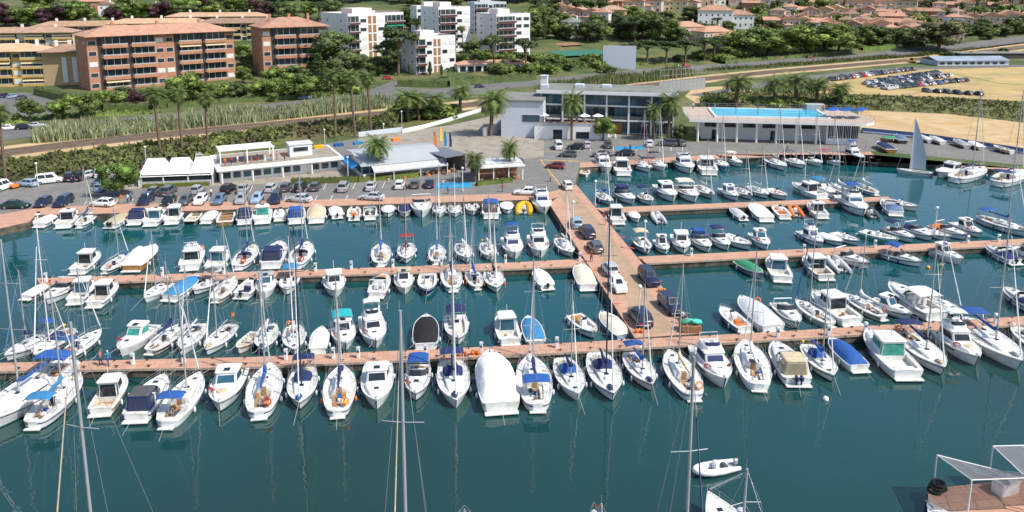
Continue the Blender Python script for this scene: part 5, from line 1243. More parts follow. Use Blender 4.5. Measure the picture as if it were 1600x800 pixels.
def wfor(px, py, a, pxr):      # frontage length that ends at image column pxr
    p = G(px, py); lo, hi = 2, 120
    for _ in range(30):
        m = (lo+hi)/2
        if proj(p[0]+m*cos(R(a)), p[1]+m*sin(R(a)), p[2])[0] < pxr: lo = m
        else: hi = m
    return hi
def apartment(px, py, a, w, d, floors, fh, wall, bays, label, parapet, group, roof='hip', rm=None, side=2, base=0, rail=None, awn=None, seed=1, sidewall=None, pent=None):
    rnd = random.Random(seed); root = root_at('apartment_block', px, py, a, label, 'apartment block', group); H = base+floors*fh
    bx(root, 'wall', 0, w, 0, d, -4, H, wall)
    wid = dict(w=2.6, B=6.2, S=1.0, o=1.5, g=.9, b=3.4); tot = sum(wid[c] for c in bays); sc = w/tot
    for f in range(floors):
        z = base+f*fh+.15; x = 0
        for c in bays:
            ww = wid[c]*sc
            if c == 'w': window(root, x+ww*.12, z+.6, ww*.76, 1.7, m=(WIN if rnd.random() < .5 else SHUTW))
            elif c in 'Bb': balcony(root, x, z, ww, fh, parapet, aw=(rnd.choice(awn) if awn and rnd.random() < .25 else None), rail=rail, dp=1.5 if c == 'B' else 1.2)
            elif c == 'o': window(root, x+ww*.15, z+.05, ww*.7, fh-.6, m=SHUT, frame=SHUT)
            elif c == 'S': bx(root, 'dark_recess', x, x+ww, -.05, .02, z-.15, z+fh-.15, mat('dark_slot', (.05,.04,.035), rough=.8))  # flat near-black strip marking the vertical slot; the wall is not cut back
            x += ww
        for i in range(side):
            window(root, d*(i+.5)/side-.6, z+.8, 1.1, 1.1, side='l'); window(root, d*(i+.5)/side-.6, z+.8, 1.1, 1.1, side='r', depth=w)
    if roof == 'hip':
        r = hip(root, w, d+1.5, H, min(w, d)*.22, rm or ROOFT, over=.9, y0=-1.5)
        for i in range(3): 
            xx = w*(.2+.3*i); bx(root, 'chimney', xx, xx+1.0, d*.5, d*.5+.8, H+.5, H+min(w,d)*.22+1.3, BRICK if wall == BRICK else WWALL, r)
    else:
        r = bx(root, 'roof', .3, w-.3, .3, d-.3, H, H+.05, mat('terrace_tiles', (.36,.18,.13), rough=.9, var=.15))
        mb = MB()
        mb.box(0,w,0,.3,H,H+.95); mb.box(0,w,d-.3,d,H,H+.95); mb.box(0,.3,.3,d-.3,H,H+.95); mb.box(w-.3,w,.3,d-.3,H,H+.95); mb.build('roof_parapet', wall, r)
        for (x0,x1,y0,y1,h) in (pent or [(.25,.6,.35,.75,2.8)]): bx(root, 'roof_room', w*x0, w*x1, d*y0, d*y1, H+.05, H+h, wall, r)
    return root
T1, T2 = 'brick apartment blocks', 'white apartment blocks'
def fit(px, py, top, floors): return max(2.6, (zat(G(px, py), top)-G(px, py)[2])/floors)
f1 = fit(142,142,58,5)
apartment(142,142,42,wfor(142,142,42,369),15,5,f1,BRICK,'wSBSBwwSBSBw','wide orange brick apartment block with long balconies and tiled roof', BRICK, T1, awn=[AWN], seed=4)
f2 = fit(413,121,43,5)
apartment(413,122,32,wfor(413,122,32,513),17,5,f2,BRICK,'wSBSBw','narrower orange brick block standing right of the wide one', BRICK, T1, seed=9)
apartment(546,95,42,wfor(546,95,42,632),24,5,fit(546,94,24,5),WWALL,'bwoowB','white apartment block with orange shutters, left of the white group', ROOFBAL, T2, roof='flat', awn=[AWNG], seed=5)
apartment(686,88,34,wfor(686,88,34,735),17,6,fit(686,88,14,6),WWALL,'Bww','tallest white tower reaching the top of the frame', ROOFBAL, T2, roof='flat', seed=6)
apartment(776,92,34,wfor(776,92,34,828),17,6,fit(776,88,22,6),WWALL,'Bww','white tower right of the tallest one', ROOFBAL, T2, roof='flat', seed=7)
apartment(652,60,22,20,12,5,3.1,WWALL,'wBww','white block half hidden behind the tallest tower', ROOFBAL, T2, roof='flat', seed=8)
apartment(742,52,22,18,12,5,3.1,GREYB,'BwB','grey-white tower behind and between the white towers', ROOFBAL, T2, roof='flat', seed=18)
apartment(651,117,34,wfor(651,117,34,712),14,4,fit(650,116,60,4),WWALL,'bwooww','low white block in front with green awnings and orange shutters', ROOFBAL, T2, roof='flat', awn=[AWNG], seed=10)
YG = 'ochre terraced apartments'
apartment(-60,84,10,48,11,3,3.1,CWALL,'wBwBwBwB','cream and ochre apartment row behind at far left', YWALL, YG, rm=ROOFB, awn=[AWN], seed=11)
apartment(-30,136,14,22,12,4,3.2,YWALL,'wBwB','ochre balcony building at the left frame edge', YWALL, YG, rm=ROOFO, awn=[AWN], seed=12)
r_ = apartment(70,134,14,15,12,4,3.1,TAN,'g','tan blank wall with two tall white glazed strips', TAN, YG, rm=ROOFB, seed=13, side=0)
for x in (6.5, 10): bx(r_, 'glazed_strip', x, x+1.6, -.08, .02, 1, 10.5, SHUTW)
apartment(55,72,14,42,11,3,3.1,CWALL,'wBwBwBwBw','long cream row with ochre balconies above the tan building', YWALL, YG, rm=ROOFO, awn=[AWN], seed=14)
apartment(172,66,12,46,11,3,3.0,CWALL,'BwBwBwBwBw','white and ochre terraces just above the wide brick block', YWALL, YG, rm=ROOFO, awn=[AWN], seed=15)
apartment(310,66,12,40,11,3,3.0,CWALL,'wBwBwBwB','cream terraces between the two brick blocks', YWALL, YG, rm=ROOFB, seed=16)
apartment(262,44,8,52,10,2,3.0,CWALL,'wBwBwBwB','highest long ochre-roofed row at upper left', YWALL, YG, rm=ROOFO, seed=17)
def house(px, py, a, w, d, h, wall, rm, label, group='houses on the hillside', nfl=2, gable=False, chim=True):
    root = root_at('hillside_house', px, py, a, label, 'house', group)
    bx(root, 'wall', 0, w, 0, d, -4, h, wall); r = hip(root, w, d, h, min(w, d)*.26, rm, over=.5, ridge=1.0 if gable else 0.0)
    if chim: bx(root, 'chimney', w*.7, w*.7+.7, d*.4, d*.4+.6, h+.4, h+min(w,d)*.26+.9, wall, r)
    n = max(2, int(w/3))
    for f in range(nfl):
        for i in range(n):
            if f == 0 and i == n//2: bx(root, 'door', w*(i+.5)/n-.5, w*(i+.5)/n+.5, -.06, .02, .0, 2.1, ROOFB); continue
            window(root, w*(i+.5)/n-.55, .9+f*(h/nfl), 1.1, 1.3)
        window(root, d*.4, .9+f*(h/nfl), 1.1, 1.3, side='l')
    return root
house(125,24,14,13,9,8,BRICK,ROOFT,'red brick house at the top left beside a white gabled one', gable=True)
house(154,26,14,8,9,7,WWALL,ROOFB,'small white gabled house beside the red one at top left', gable=True)
house(228,24,10,7,7,5,WWALL,ROOFB,'tiny white house among trees at upper left')
house(888,60,20,9,10,8,WWALL,FLATR,'white house with round dark windows above the tennis court')
house(1090,38,-8,20,12,8,WWALL,ROOFT,'long white villa with bright orange roof on the hill', gable=False)
house(1128,42,-8,18,11,7,WWALL,ROOFT,'second long white villa, just right of and below the first')
house(942,34,10,14,10,6.5,YWALL,ROOFB,'ochre villa with brown roof left of the pines')
for i, (x, y, w_, t_) in enumerate([(1062,62,16,'leftmost stepped house below the white villas'),(1100,70,18,'wide orange-roofed house below the white villas'),(1135,78,12,'stepped terrace house beside the big trees')]):
    house(x, y, 25, w_, 11, 6.5, PWALL, ROOFT, t_+', terracotta roof')
# rows of terraced houses up the hill, protos copied
def hproto(w, d, h, wall, rm, wing=True, seed=0):
    root = bpy.data.objects.new('hillside_house', None); COL.objects.link(root); root['category'] = 'house'; root['label'] = 'x'
    bx(root, 'wall', 0, w, 0, d, -5, h, wall); r = hip(root, w, d, h, d*.24, rm, over=.5, ridge=1.0 if seed % 2 else .3)
    bx(root, 'chimney', w*.65, w*.65+.7, d*.4, d*.4+.6, h+.4, h+d*.24+1.0, wall, r)
    if wing: bx(root, 'wing', w*.1, w*.55, -2.6, -.004, -5, h*.55, wall); hip(root, w*.45, 2.6, h*.55, .8, rm, over=.3, x0=w*.1, y0=-2.6, name='porch_roof')
    n = max(2, int(w/2.8))
    for i in range(n): window(root, w*(i+.5)/n-.55, h*.62, 1.1, 1.2)
    for i in range(n):
        if not (wing and w*(i+.5)/n < w*.6): window(root, w*(i+.5)/n-.6, .6, 1.2, 1.5)
    bx(root, 'door', w*.75, w*.75+.95, -.065, .02, 0, 2.1, ROOFB); window(root, d*.4, h*.6, 1.0, 1.2, side='l'); return Proto(root)
HP = [hproto(8.5,9,6.4,PWALL,ROOFT,True,1), hproto(7.5,9,6.8,WWALL,ROOFT,True,2), hproto(9,10,6.2,CWALL,ROOFO,False,3), hproto(8,9,6.6,PWALL,ROOFB,True,4), hproto(10,9,5.6,BRICKD,ROOFT,False,5)]
hw = ['pink-walled','white-walled','cream-walled ochre-roofed','pink brown-roofed','brick-walled']
rr = random.Random(21)
hrows = [((1195,47),(1430,53),17,'in the fourth house row from the top'),((1300,58),(1480,62),10,'in the fifth house row from the top'),((1480,44),(1640,38),13,'in the third house row at right'),((1205,29),(1500,34),18,'in the third house row from the top'),((1160,14),(1560,20),24,'in the second house row from the top'),((1010,8),(1620,5),30,'in the topmost house row'),((860,26),(925,40),6,'in the row left of the pines'),((862,10),(905,14),5,'in the top row above the white towers'),((905,20),(1060,16),9,'in the row above the pines'),((1240,40),(1420,43),8,'in the broken row above the park trees')]
for a, b_, n, where in hrows:
    for i in range(n):
        f = (i+rr.uniform(-.2,.2))/(n-1); k = rr.choice([0,0,1,2,3,4,0]); s_ = rr.uniform(.9,1.15)
        HP[k].put(G(a[0]+(b_[0]-a[0])*f, a[1]+(b_[1]-a[1])*f+rr.uniform(-2.2,2.2)), R(-18+rr.uniform(-12,12)), f"{hw[k]} hillside house, {ordn(i+1)} from left {where}", 'houses on the hillside', (s_*rr.uniform(.9,1.25), s_, s_*rr.uniform(.85,1.05)))
for k, h_ in enumerate(HP):
    if not h_.used: h_.put(G(1300,12+k*3), R(-10), f'{hw[k]} house high on the right hillside', 'houses on the hillside')
# ---- club house
a_ = -11; zt = zat(P(845,214,GZ), 146)-GZ
root = root_at('club_house', 845, 206, a_, 'long three-storey white club house with blue glazing and flat grey roof', 'club house', z=GZ)
pR = P(1052,210,GZ); W_ = 33.5; Dp = 13; fh = zt/3
bx(root, 'wall', 0, W_, 1.8, Dp, 0, zt-.6, WWALL)
MB().box(-1.0, W_+.8, -1.0, Dp+.6, zt-.35, zt-.05).build('roof', FLATR, root)
MB().box(-1.05, W_+.85, -1.3, -1.003, zt-.75, zt-.0).build('roof_fascia', WWALL, root)
mb = MB().box(.6, W_-.6, 1, Dp-1, zt-.049, zt+.25, 0, .4, .4); mb.build('roof_covering', FLATR, root)
for x in (8,15): MB().rbox(x,x+2.4,5,7,zt+.25,zt+1.0,.1).build('roof_vent', GREYB, root)
for k in range(7):
    x = W_*k/6; bx(root, 'column', x-.2 if k else 0, x+.2 if k < 6 else W_, -.3, .1, 0, zt-.36, WWALL)
for f in (1, 2): bx(root, 'floor_slab', .0, W_, .101, 1.79, f*fh-.15, f*fh+.15, WWALL); bx(root, 'slab_edge', 0, W_, -.2, .098, f*fh-.2, f*fh+.18, WWALL)
for k in range(6):
    x0 = W_*k/6+.25; x1 = W_*(k+1)/6-.25; w3 = (x1-x0)/3
    for f in range(3):
        for q in range(3):
            g = bx(root, 'window', x0+q*w3+.04, x0+(q+1)*w3-.04, (.35 if f == 2 else 1.7)-.04, (.35 if f == 2 else 1.7)+.06, f*fh+(.35 if f else .2), (f+1)*fh-.3, WIN2 if f == 2 or (k+q) % 3 else WIN)
        if f == 2: bx(root, 'sill_panel', x0, x1, .28, .34, f*fh+.18, f*fh+.9, WIN2)
    bx(root, 'balustrade', x0, x1, -.12, -.06, fh+.2, fh+1.15, mat('smoked_glass_rail', (.10,.11,.12), rough=.2))
bx(root, 'entrance_door', 18.2, 20.6, 1.55, 1.68, 0, 2.6, mat('club_door_wood', (.35,.14,.03), rough=.6))
cr_ = root
root = root_at('club_annex', 783, 213, -8, 'blue-grey windowless annex at the left end of the club house', 'building', z=GZ)
h_ = zat(P(785,213,GZ), 158)-GZ; bx(root, 'wall', 0, 10.5, 0, 14, 0, h_, GREYB); bx(root, 'roof_slab', -.4, 10.6, -.4, 14.3, h_, h_+.4, FLATR); window(root, 5.2, h_*.42, 4.6, 2.0, m=WIN2); bx(root, 'roof_tower', 9, 11, 8, 10, h_+.4, h_+3.2, GREYB)
p = P(852,150,12); r_ = thing('roof_chimney', (cr_.location.x-0.0+1.2, cr_.location.y+9, GZ+zt-.05+0.3), R(-11), 'white boxy stair tower at the left end of the club roof', 'stair tower'); bx(r_, 'wall', -.9, .9, -.9, .9, 0, 2.2, WWALL); bx(r_, 'cap', -1.05, 1.05, -1.05, 1.05, 2.2, 2.4, GREYB)
# terrace block before the club house
root = root_at('terrace_block', 835, 217, -4, 'white ground-level terrace block before the club house with dark doorway', 'terrace block', z=GZ)
bx(root, 'wall', 0, 18, 0, 5.5, 0, 3.3, WWALL); bx(root, 'deck', .3, 17.7, .3, 5.4, 3.3, 3.34, mat('terrace_tiles', (.36,.18,.13))); bx(root, 'dark_doorway', 4.6, 6.8, -.05, .02, 0, 2.4, GLASS); bx(root, 'dark_doorway', 10.2, 13.4, -.05, .02, .2, 1.9, GLASS)
bx(root, 'balustrade', 0, 18, -.02, .08, 3.3, 4.1, mat('terrace_rail', (.40,.42,.44), rough=.4)); TB = root
def parasol_proto():
    r = bpy.data.objects.new('parasol', None); COL.objects.link(r); r['category'] = 'parasol'; r['label'] = 'x'
    MB().tube([(0,0,0),(0,0,2.5)], .04, 5).build('pole', STEEL, r); MB().rings([[(1.5*cos(2*pi*i/8),1.5*sin(2*pi*i/8),2.05) for i in range(8)],[(.08*cos(2*pi*i/8),.08*sin(2*pi*i/8),2.65) for i in range(8)]], 0, True, False).build('canopy', cloth('white'), r); return Proto(r)
def table_proto():
    r = bpy.data.objects.new('cafe_table', None); COL.objects.link(r); r['category'] = 'table'; r['label'] = 'x'
    MB().tube([(0,0,.70),(0,0,.75)], .5, 10).build('table_top', TEAK, r); MB().tube([(0,0,0),(0,0,.7)], .05, 6).build('leg', STEEL, r)
    for i in range(3): a = 2*pi*i/3; MB().rbox(.85*cos(a)-.22,.85*cos(a)+.22,.85*sin(a)-.22,.85*sin(a)+.22,.42,.48,.02).build('seat', cloth('brown'), r) if False else MB().box(.85*cos(a)-.22,.85*cos(a)+.22,.85*sin(a)-.22,.85*sin(a)+.22,0,.48,ty=.03,tx=.03).build('stool', cloth(['brown','orange','beige'][i]), r)
    return Proto(r)
PP, TP = parasol_proto(), table_proto()
def onroof(root, x, y, z):
    a = root.rotation_euler.z; return (root.location.x+x*cos(a)-y*sin(a), root.location.y+x*sin(a)+y*cos(a), root.location.z+z)
for i, x in enumerate((2.2,8.0,12.3,15.6)): PP.put(onroof(TB, x, 3, 3.35), 0, f'white parasol on the club terrace, {ordn(i+1)} from left', 'parasols on the club terrace')
for i in range(8): TP.put(onroof(TB, 1.4+2.2*i, 1.6+.5*(i % 2), 3.35), i, f'table with stools on the club terrace, {ordn(i+1)} from left', 'tables on the club terrace')
cs = ['orange','red','white','sky','pink','navy','beige','maroon']
for i in range(9): person(0,0,40*i,cs[i % 8],cs[(i+3) % 8],f'tiny figure on the club terrace, {ordn(i+1)} from left','', i, p=onroof(TB, .8+1.9*i, 3.9-.9*(i % 2), 3.35))
# scaffold-like steel fence to the right of the club roof
root = root_at('tall_steel_fence', 1030, 146, 32, 'tall grey steel ball fence rising behind the club house', 'fence', z=GZ)
L_ = 22; hf = 8
for i in range(12): MB().tube([(L_*i/11,0,0),(L_*i/11,0,hf)], .09, 5).build('post', STEEL, root)
for k in range(4): MB().tube([(0,0,hf*(k+1)/4),(L_,0,hf*(k+1)/4)], .05, 4).build('rail', STEEL, root)
bx(root, 'mesh_panel', 0, L_, -.01, .01, 0, hf*.5, mat('fence_mesh', (.30,.31,.31), rough=.6, var=.3, scale=3))
# ---- pool building
a_ = -7; p0 = P(1082,222,GZ); hd_ = zat(p0, 187)-GZ
root = root_at('pool_building', 1082, 221, a_, 'white pool building with columns and swimming pool on its roof deck', 'pool building', z=GZ)
W_ = (P(1345,228,GZ)[0]-p0[0])/cos(R(a_)); D_ = 19
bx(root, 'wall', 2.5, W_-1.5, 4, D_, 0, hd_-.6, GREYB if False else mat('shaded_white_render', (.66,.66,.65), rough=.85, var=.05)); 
ol = [(-1.0,-.5),(W_-2,-1.5),(W_+.5,-1.3),(W_+2.6,.2),(W_+3.6,3),(W_+3.2,8),(W_+1.5,D_),(-1.0,D_)]
MB().rings([[(x,y,hd_-.6) for x,y in ol],[(x,y,hd_) for x,y in ol]], 0, True, True).build('deck_slab', WWALL, root)
MB().rings([[(x*.995+.1,y*.985+.15,hd_+.001) for x,y in ol],[(x*.995+.1,y*.985+.15,hd_+.03) for x,y in ol]], 0, True).build('deck_paving', mat('deck_paving', (.46,.36,.30), rough=.9, var=.08), root)
for k in range(7):
    x = 1.2+k*4.6; MB().tube([(x,.3,0),(x,.3,hd_-.6)], .28, 8).build('column', WWALL, root)
for k in range(6): bx(root, 'dark_opening', 3.2+k*4.6, 6.6+k*4.6, 3.93, 3.99, hd_-2.5, hd_-1.3, GLASS)
for k in range(2): bx(root, 'door', 5.0+k*14, 6.2+k*14, 3.93, 3.99, 0, 2.3, GLASS)
bx(root, 'end_wing', W_*.80, W_-1.0, .6, 3.99, 0, hd_-.61, WWALL)
for k in range(4): 
    x = W_*.81+k*1.75; g = bx(root, 'window', x, x+1.5, .52, .59, hd_-4.0, hd_-1.0, GLASS)
    for q in (.35,.72,1.1): bx(root, 'glazing_bar', x+q, x+q+.07, .49, .518, hd_-4.0, hd_-1.0, WWALL, g)
q = [P(1119,183,GZ+hd_), P(1289,183,GZ+hd_)]; inv = lambda p: ((p[0]-root.location.x)*cos(-root.rotation_euler.z)-(p[1]-root.location.y)*sin(-root.rotation_euler.z), (p[0]-root.location.x)*sin(-root.rotation_euler.z)+(p[1]-root.location.y)*cos(-root.rotation_euler.z))
xa, ya = inv(q[0]); xb, yb = inv(q[1]); ya = max(2.2, min(ya, yb)); yb = min(D_-3, ya+12.5)
mb = MB(); mb.box(xa-.5,xb+.5,ya-.5,ya,hd_,hd_+.4); mb.box(xa-.5,xb+.5,yb,yb+.5,hd_,hd_+.4); mb.box(xa-.5,xa,ya,yb,hd_,hd_+.4); mb.box(xb,xb+.5,ya,yb,hd_,hd_+.4)
pb = mb.build('pool_basin', WWALL, root)
bx(root, 'pool_water', xa, xb, ya, yb, hd_+.04, hd_+.28, mat('pool_water', (.02,.42,.60), rough=.08, var=.18, scale=.3, bump=.3, bscale=2), pb)
for k in range(1,4): bx(root, 'lane_line', xa, xb, ya+(yb-ya)*k/4-.06, ya+(yb-ya)*k/4+.06, hd_+.282, hd_+.30, gel('navy') if k == 2 else gel('blue'), pb)
rl = MB(); 
ol2 = [(x, y) for x, y in ol[:8]]
for i in range(8):
    a0, b0 = ol2[i], ol2[(i+1) % 8]; n = max(1, int(sqrt((a0[0]-b0[0])**2+(a0[1]-b0[1])**2)/2.2))
    for k in range(n): f = k/n; x = a0[0]+(b0[0]-a0[0])*f; y = a0[1]+(b0[1]-a0[1])*f; rl.tube([(x,y,hd_),(x,y,hd_+1.05)], .03, 4)
    for hh in (.55,1.05): rl.tube([(a0[0],a0[1],hd_+hh),(b0[0],b0[1],hd_+hh)], .025, 4)
rl.build('railing', STEEL, root); PB = root
bx(root, 'deck_hut', W_-9, W_-4.5, D_-3.5, D_-1, hd_+.03, hd_+1.7, mat('hut_panels', (.40,.42,.43), rough=.7))
bp_ = Proto(dup(PP.root, (0,0,0), 0, 'x')); 
for c in bp_.root.children:
    if c.name.startswith('canopy'): c.data = c.data.copy(); c.data.materials[0] = cloth('blue')
for i in range(6): bp_.put(onroof(PB, W_-6+1.55*i, 5+2.2*(i % 2), hd_+.03), 0, f'blue parasol on the pool deck, {ordn(i+1)} from left', 'blue parasols on the pool deck')
for i in range(7): person(0,0,55*i,cs[(i+2) % 8],cs[(i+5) % 8],f'tiny bather on the pool deck, {ordn(i+1)} from left','', i, p=onroof(PB, 1.5+(W_-1)*i/7, D_-3.6-.4*(i % 2), hd_+.03))
# blue and white beach wall
for nm, m_, h0, h1, w_ in (('wall', mat('blue_wall_paint', (.09,.15,.30), rough=.8, var=.2), -.2, 1.1, .25), ):
    pts = [P(a, b_, GZ) for a, b_ in [(1346,207),(1440,216),(1520,228),(1610,242),(1900,285)]]
    secs = [[(x,y-.15,GZ),(x,y-.15,GZ+1.3),(x,y+.15,GZ+1.3),(x,y+.15,GZ)] for x,y,z in pts]; ws = [[(x,y-.9,GZ),(x,y-.9,GZ+.45),(x,y-.151,GZ+.45)] for x,y,z in pts]
    r_ = thing('beach_wall', (0,0,0), 0, 'low blue wall with pale kerb dividing the quay from the beach', 'wall'); MB().loft(secs, sm=False).build('wall', m_, r_); MB().loft(ws, sm=False).build('kerb', mat('pale_kerb', (.36,.42,.50), rough=.8), r_)
# ---- white marquee
p0 = P(217,292,GZ); W_ = 24; root = root_at('white_marquee', 217, 292, 9, 'white marquee with three pitched bays and small dark windows', 'marquee', z=GZ)
W_ = (P(332,290,GZ)[0]-p0[0])/cos(R(9))-.3; h_ = zat(p0,277)-GZ; bx(root, 'wall', 0, W_, 0, 7, 0, h_, gel('lgrey'))
for k in range(3):
    x0, x1 = W_*k/3, W_*(k+1)/3; mb = MB(); o_ = .25
    mb.add([(x0+.03,-o_,h_+.02),(x1-.03,-o_,h_+.02),(x1-.03,7+o_,h_+.02),(x0+.03,7+o_,h_+.02),(x0+.6,4.6,h_+2.6),(x1-.6,4.6,h_+2.6)], [(0,1,5,4),(1,2,5),(2,3,4,5),(3,0,4)]); mb.build('roof_bay', gel('white'), root)
for k in range(15): x = .5+k*(W_-1)/15; bx(root, 'window', x+.25, x+1.1, -.05, .02, 1.0, 2.2, GLASS)
for k in range(4): bx(root, 'post', W_*k/3-.12 if k else 0, W_*k/3+.12, -.12, -.051, 0, h_, gel('white'))
bx(root, 'planter_hedge', 1, W_-.5, -1.3, -.6, 0, .7, mat('clipped_hedge', (.12,.14,.02), rough=1, var=.5, scale=3))
# ---- long white terrace building
a_ = 33; p0 = P(345,287,GZ); p1 = P(535,267,GZ); L_ = sqrt((p1[0]-p0[0])**2+(p1[1]-p0[1])**2); a_ = math.degrees(atan2(p1[1]-p0[1], p1[0]-p0[0])); h_ = zat(p0,268)-GZ
root = root_at('terrace_restaurant', 345, 287, a_, 'long low white building with window strip and rooftop terrace', 'restaurant', z=GZ)
bx(root, 'wall', 0, L_, 1.2, 13, 0, h_, WWALL); bx(root, 'roof_slab', -.6, L_+.3, -.4, 13.4, h_, h_+.5, WWALL); bx(root, 'roof_terrace', .4, L_-.2, 1.2, 12.8, h_+.5, h_+.54, CONC)
n = int(L_/1.9)
for k in range(n):
    if k % 9 == 8: continue
    window(root, .5+k*1.9, .5, 1.6, h_-1.0, y=1.2, m=WIN2 if k % 3 else WIN)
for k in range(int(L_/5.7)): bx(root, 'column', .2+k*5.7, .45+k*5.7, -.1, .15, 0, h_, WWALL)
LR = root; hr = h_+.54
r_ = thing('rooftop_pergola', onroof(LR, .5, 3, hr), R(a_), 'white pergola frame on the rooftop terrace at its left end', 'pergola')
for x in (0,5,10):
    for y in (0,4.5): bx(r_, 'post', x-.12, x+.12, y-.12, y+.12, 0, 2.7, WWALL)
bx(r_, 'beam', -.3, 10.3, -.15, .15, 2.7, 2.95, WWALL); bx(r_, 'beam', -.3, 10.3, 4.35, 4.65, 2.7, 2.95, WWALL); bx(r_, 'shade_cloth', -.2, 10.2, .151, 4.349, 2.80, 2.84, gel('white'))
r_ = thing('rooftop_bar', onroof(LR, 14, 4.5, hr), R(a_), 'white bar kiosk on the rooftop terrace', 'kiosk'); bx(r_, 'wall', 0, 4.5, 0, 3, 0, 2.4, WWALL); window(r_, .6, .9, 3.2, 1.1); bx(r_, 'roof', -.2, 4.7, -.2, 3.2, 2.4, 2.6, gel('white'))
for i in range(10): person(0,0,37*i,cs[i % 8],cs[(i+4) % 8],f'tiny guest on the rooftop terrace, {ordn(i+1)} from left','', i, p=onroof(LR, 1.2+1.25*i, 1.9+.7*(i % 3), hr))
for i, c_ in enumerate(['yellow','blue','sky','green','orange']):
    r_ = thing('play_box', onroof(LR, 20+4.4*i, 10.2, hr), R(a_+5*i), f'{c_} rooftop sunshade unit, {ordn(i+1)} from left', 'sunshade unit', 'coloured units on the terrace roof'); MB().rbox(0,2.2,0,.9,.0,.7,.15).build('body', cloth(c_), r_); MB().tube([(1.5,.6,.9),(1.5,.6,1.8)], .05, 5).build('pole', STEEL, r_)
# ---- glass restaurant with awning
p0 = P(566,279,GZ); p1 = P(690,266,GZ); L_ = sqrt((p1[0]-p0[0])**2+(p1[1]-p0[1])**2); a_ = math.degrees(atan2(p1[1]-p0[1], p1[0]-p0[0])); h_ = zat(p0,256)-GZ
root = root_at('glass_restaurant', 566, 279, a_, 'glazed restaurant with pale blue sloping roof and blue side awning', 'restaurant', z=GZ)
ROOFP = mat('pale_sheet_roof', (.42,.45,.46), rough=.5, var=.06, scale=.3)
bx(root, 'wall', 0, L_, 0, 11, 0, .9, WWALL)
for k in range(int(L_/1.5)): bx(root, 'window', k*1.5+.06, k*1.5+1.44, .0, .06, .9, h_-.2, WIN2 if k % 4 < 2 and k < 5 else WIN); bx(root, 'mullion', k*1.5-.06, k*1.5+.06, -.03, .09, .9, h_-.2, WWALL)
for k in range(6): bx(root, 'side_window', .0, .06, k*1.8+.1, k*1.8+1.7, .9, h_-.2, WIN2)
mb = MB(); mb.add([(-.6,-1.6,h_-.25),(L_+.4,-1.6,h_-.25),(L_+.4,6,h_+1.3),(-.6,6,h_+1.3),(L_+.4,11.5,h_+.6),(-.6,11.5,h_+.6),(-.6,-1.6,h_-.1),(L_+.4,-1.6,h_-.1)], [(6,7,2,3),(3,2,4,5),(0,1,7,6)]); mb.build('roof', ROOFP, root)
mb = MB(); mb.add([(-.62,0,h_-.1),(-.62,10,h_-.1),(-2.0,10,h_-.8),(-2.0,0,h_-.8),(-2.0,0,h_-1.15),(-2.0,10,h_-1.15)], [(0,1,2,3),(3,2,5,4)]); mb.build('side_awning', AWNB, root)
mb = MB(); mb.add([(1.5,-1.62,h_-.3),(L_+.2,-1.62,h_-.3),(L_+.2,-3.6,h_-1.0),(1.5,-3.6,h_-1.0),(1.5,-3.6,h_-1.25),(L_+.2,-3.6,h_-1.25)], [(0,1,2,3),(3,2,5,4)]); mb.build('front_awning', cloth('lgrey'), root)
for x in (1.6, L_*.33, L_*.66, L_): bx(root, 'post', x-.06, x+.06, -3.56, -3.44, 0, h_-1.1, WWALL)
GR = root
for i in range(9): TP.put(onroof(GR, 2.5+i*1.95, -2.4-.5*(i % 2), 0), i*.7, f'cafe table before the glass restaurant, {ordn(i+1)} from left', 'tables before the restaurant')
hb_ = root_at('clipped_hedge', 455, 286, 20, 'low clipped green hedge strip before the restaurants', 'hedge', z=GZ)
# ---- dark entrance pergola, banner arch, cafe
root = root_at('entrance_pergola', 697, 272, 38, 'dark framed entrance pergola right of the glass restaurant', 'pergola', z=GZ)
for x in (0,4.5):
    for y in (0,8): bx(root, 'post', x-.12, x+.12, y-.12, y+.12, 0, 3.4, MASTD)
bx(root, 'roof', -.4, 4.9, -.4, 8.4, 3.4, 3.55, mat('dark_roof', (.15,.17,.20), rough=.6)); bx(root, 'back_wall', 4.62, 4.7, .2, 7.8, 0, 3.3, mat('brown_screen', (.22,.17,.13), rough=.8))
for i, (c_, x_, y_) in enumerate([('orange',678,226),('sky',694,226),('navy',702,228),('yellow',688,218)]):
    p = P(x_, y_+12, GZ); r_ = thing('feather_flag', p, R(15*i), f'{c_} feather flag by the restaurant entrance', 'flag', 'feather flags by the entrance'); MB().tube([(0,0,0),(0,0,5)], .05, 5).build('pole', STEEL, r_); m_ = MB(); m_.loft([[(0.02,0,1.5+3.4*k/5),(.6+.15*sin(k),.1*sin(k),1.4+3.3*k/5)] for k in range(6)]); m_.build('flag_cloth', cloth(c_), r_)
root = root_at('small_cafe', 747, 285, 13, 'small white-roofed open cafe beside the palms', 'cafe', z=GZ)
bx(root, 'wall', .5, 8.5, 3, 6, 0, 2.6, BRICKD)
for x in (.1,3,6,8.8): bx(root, 'post', x, x+.2, 0, .2, 0, 2.8, WWALL)
for k in range(3): bx(root, 'roof_panel', -.5, 9.3, -.5+2.5*k, 1.9+2.5*k, 2.8+.25*(k % 2), 3.0+.25*(k % 2), gel('white'))
for i in range(4): TP.put(onroof(root, 1.5+i*2.1, 1.4, 0), i, f'table under the small cafe roof, {ordn(i+1)} from left', 'tables under the cafe roof')
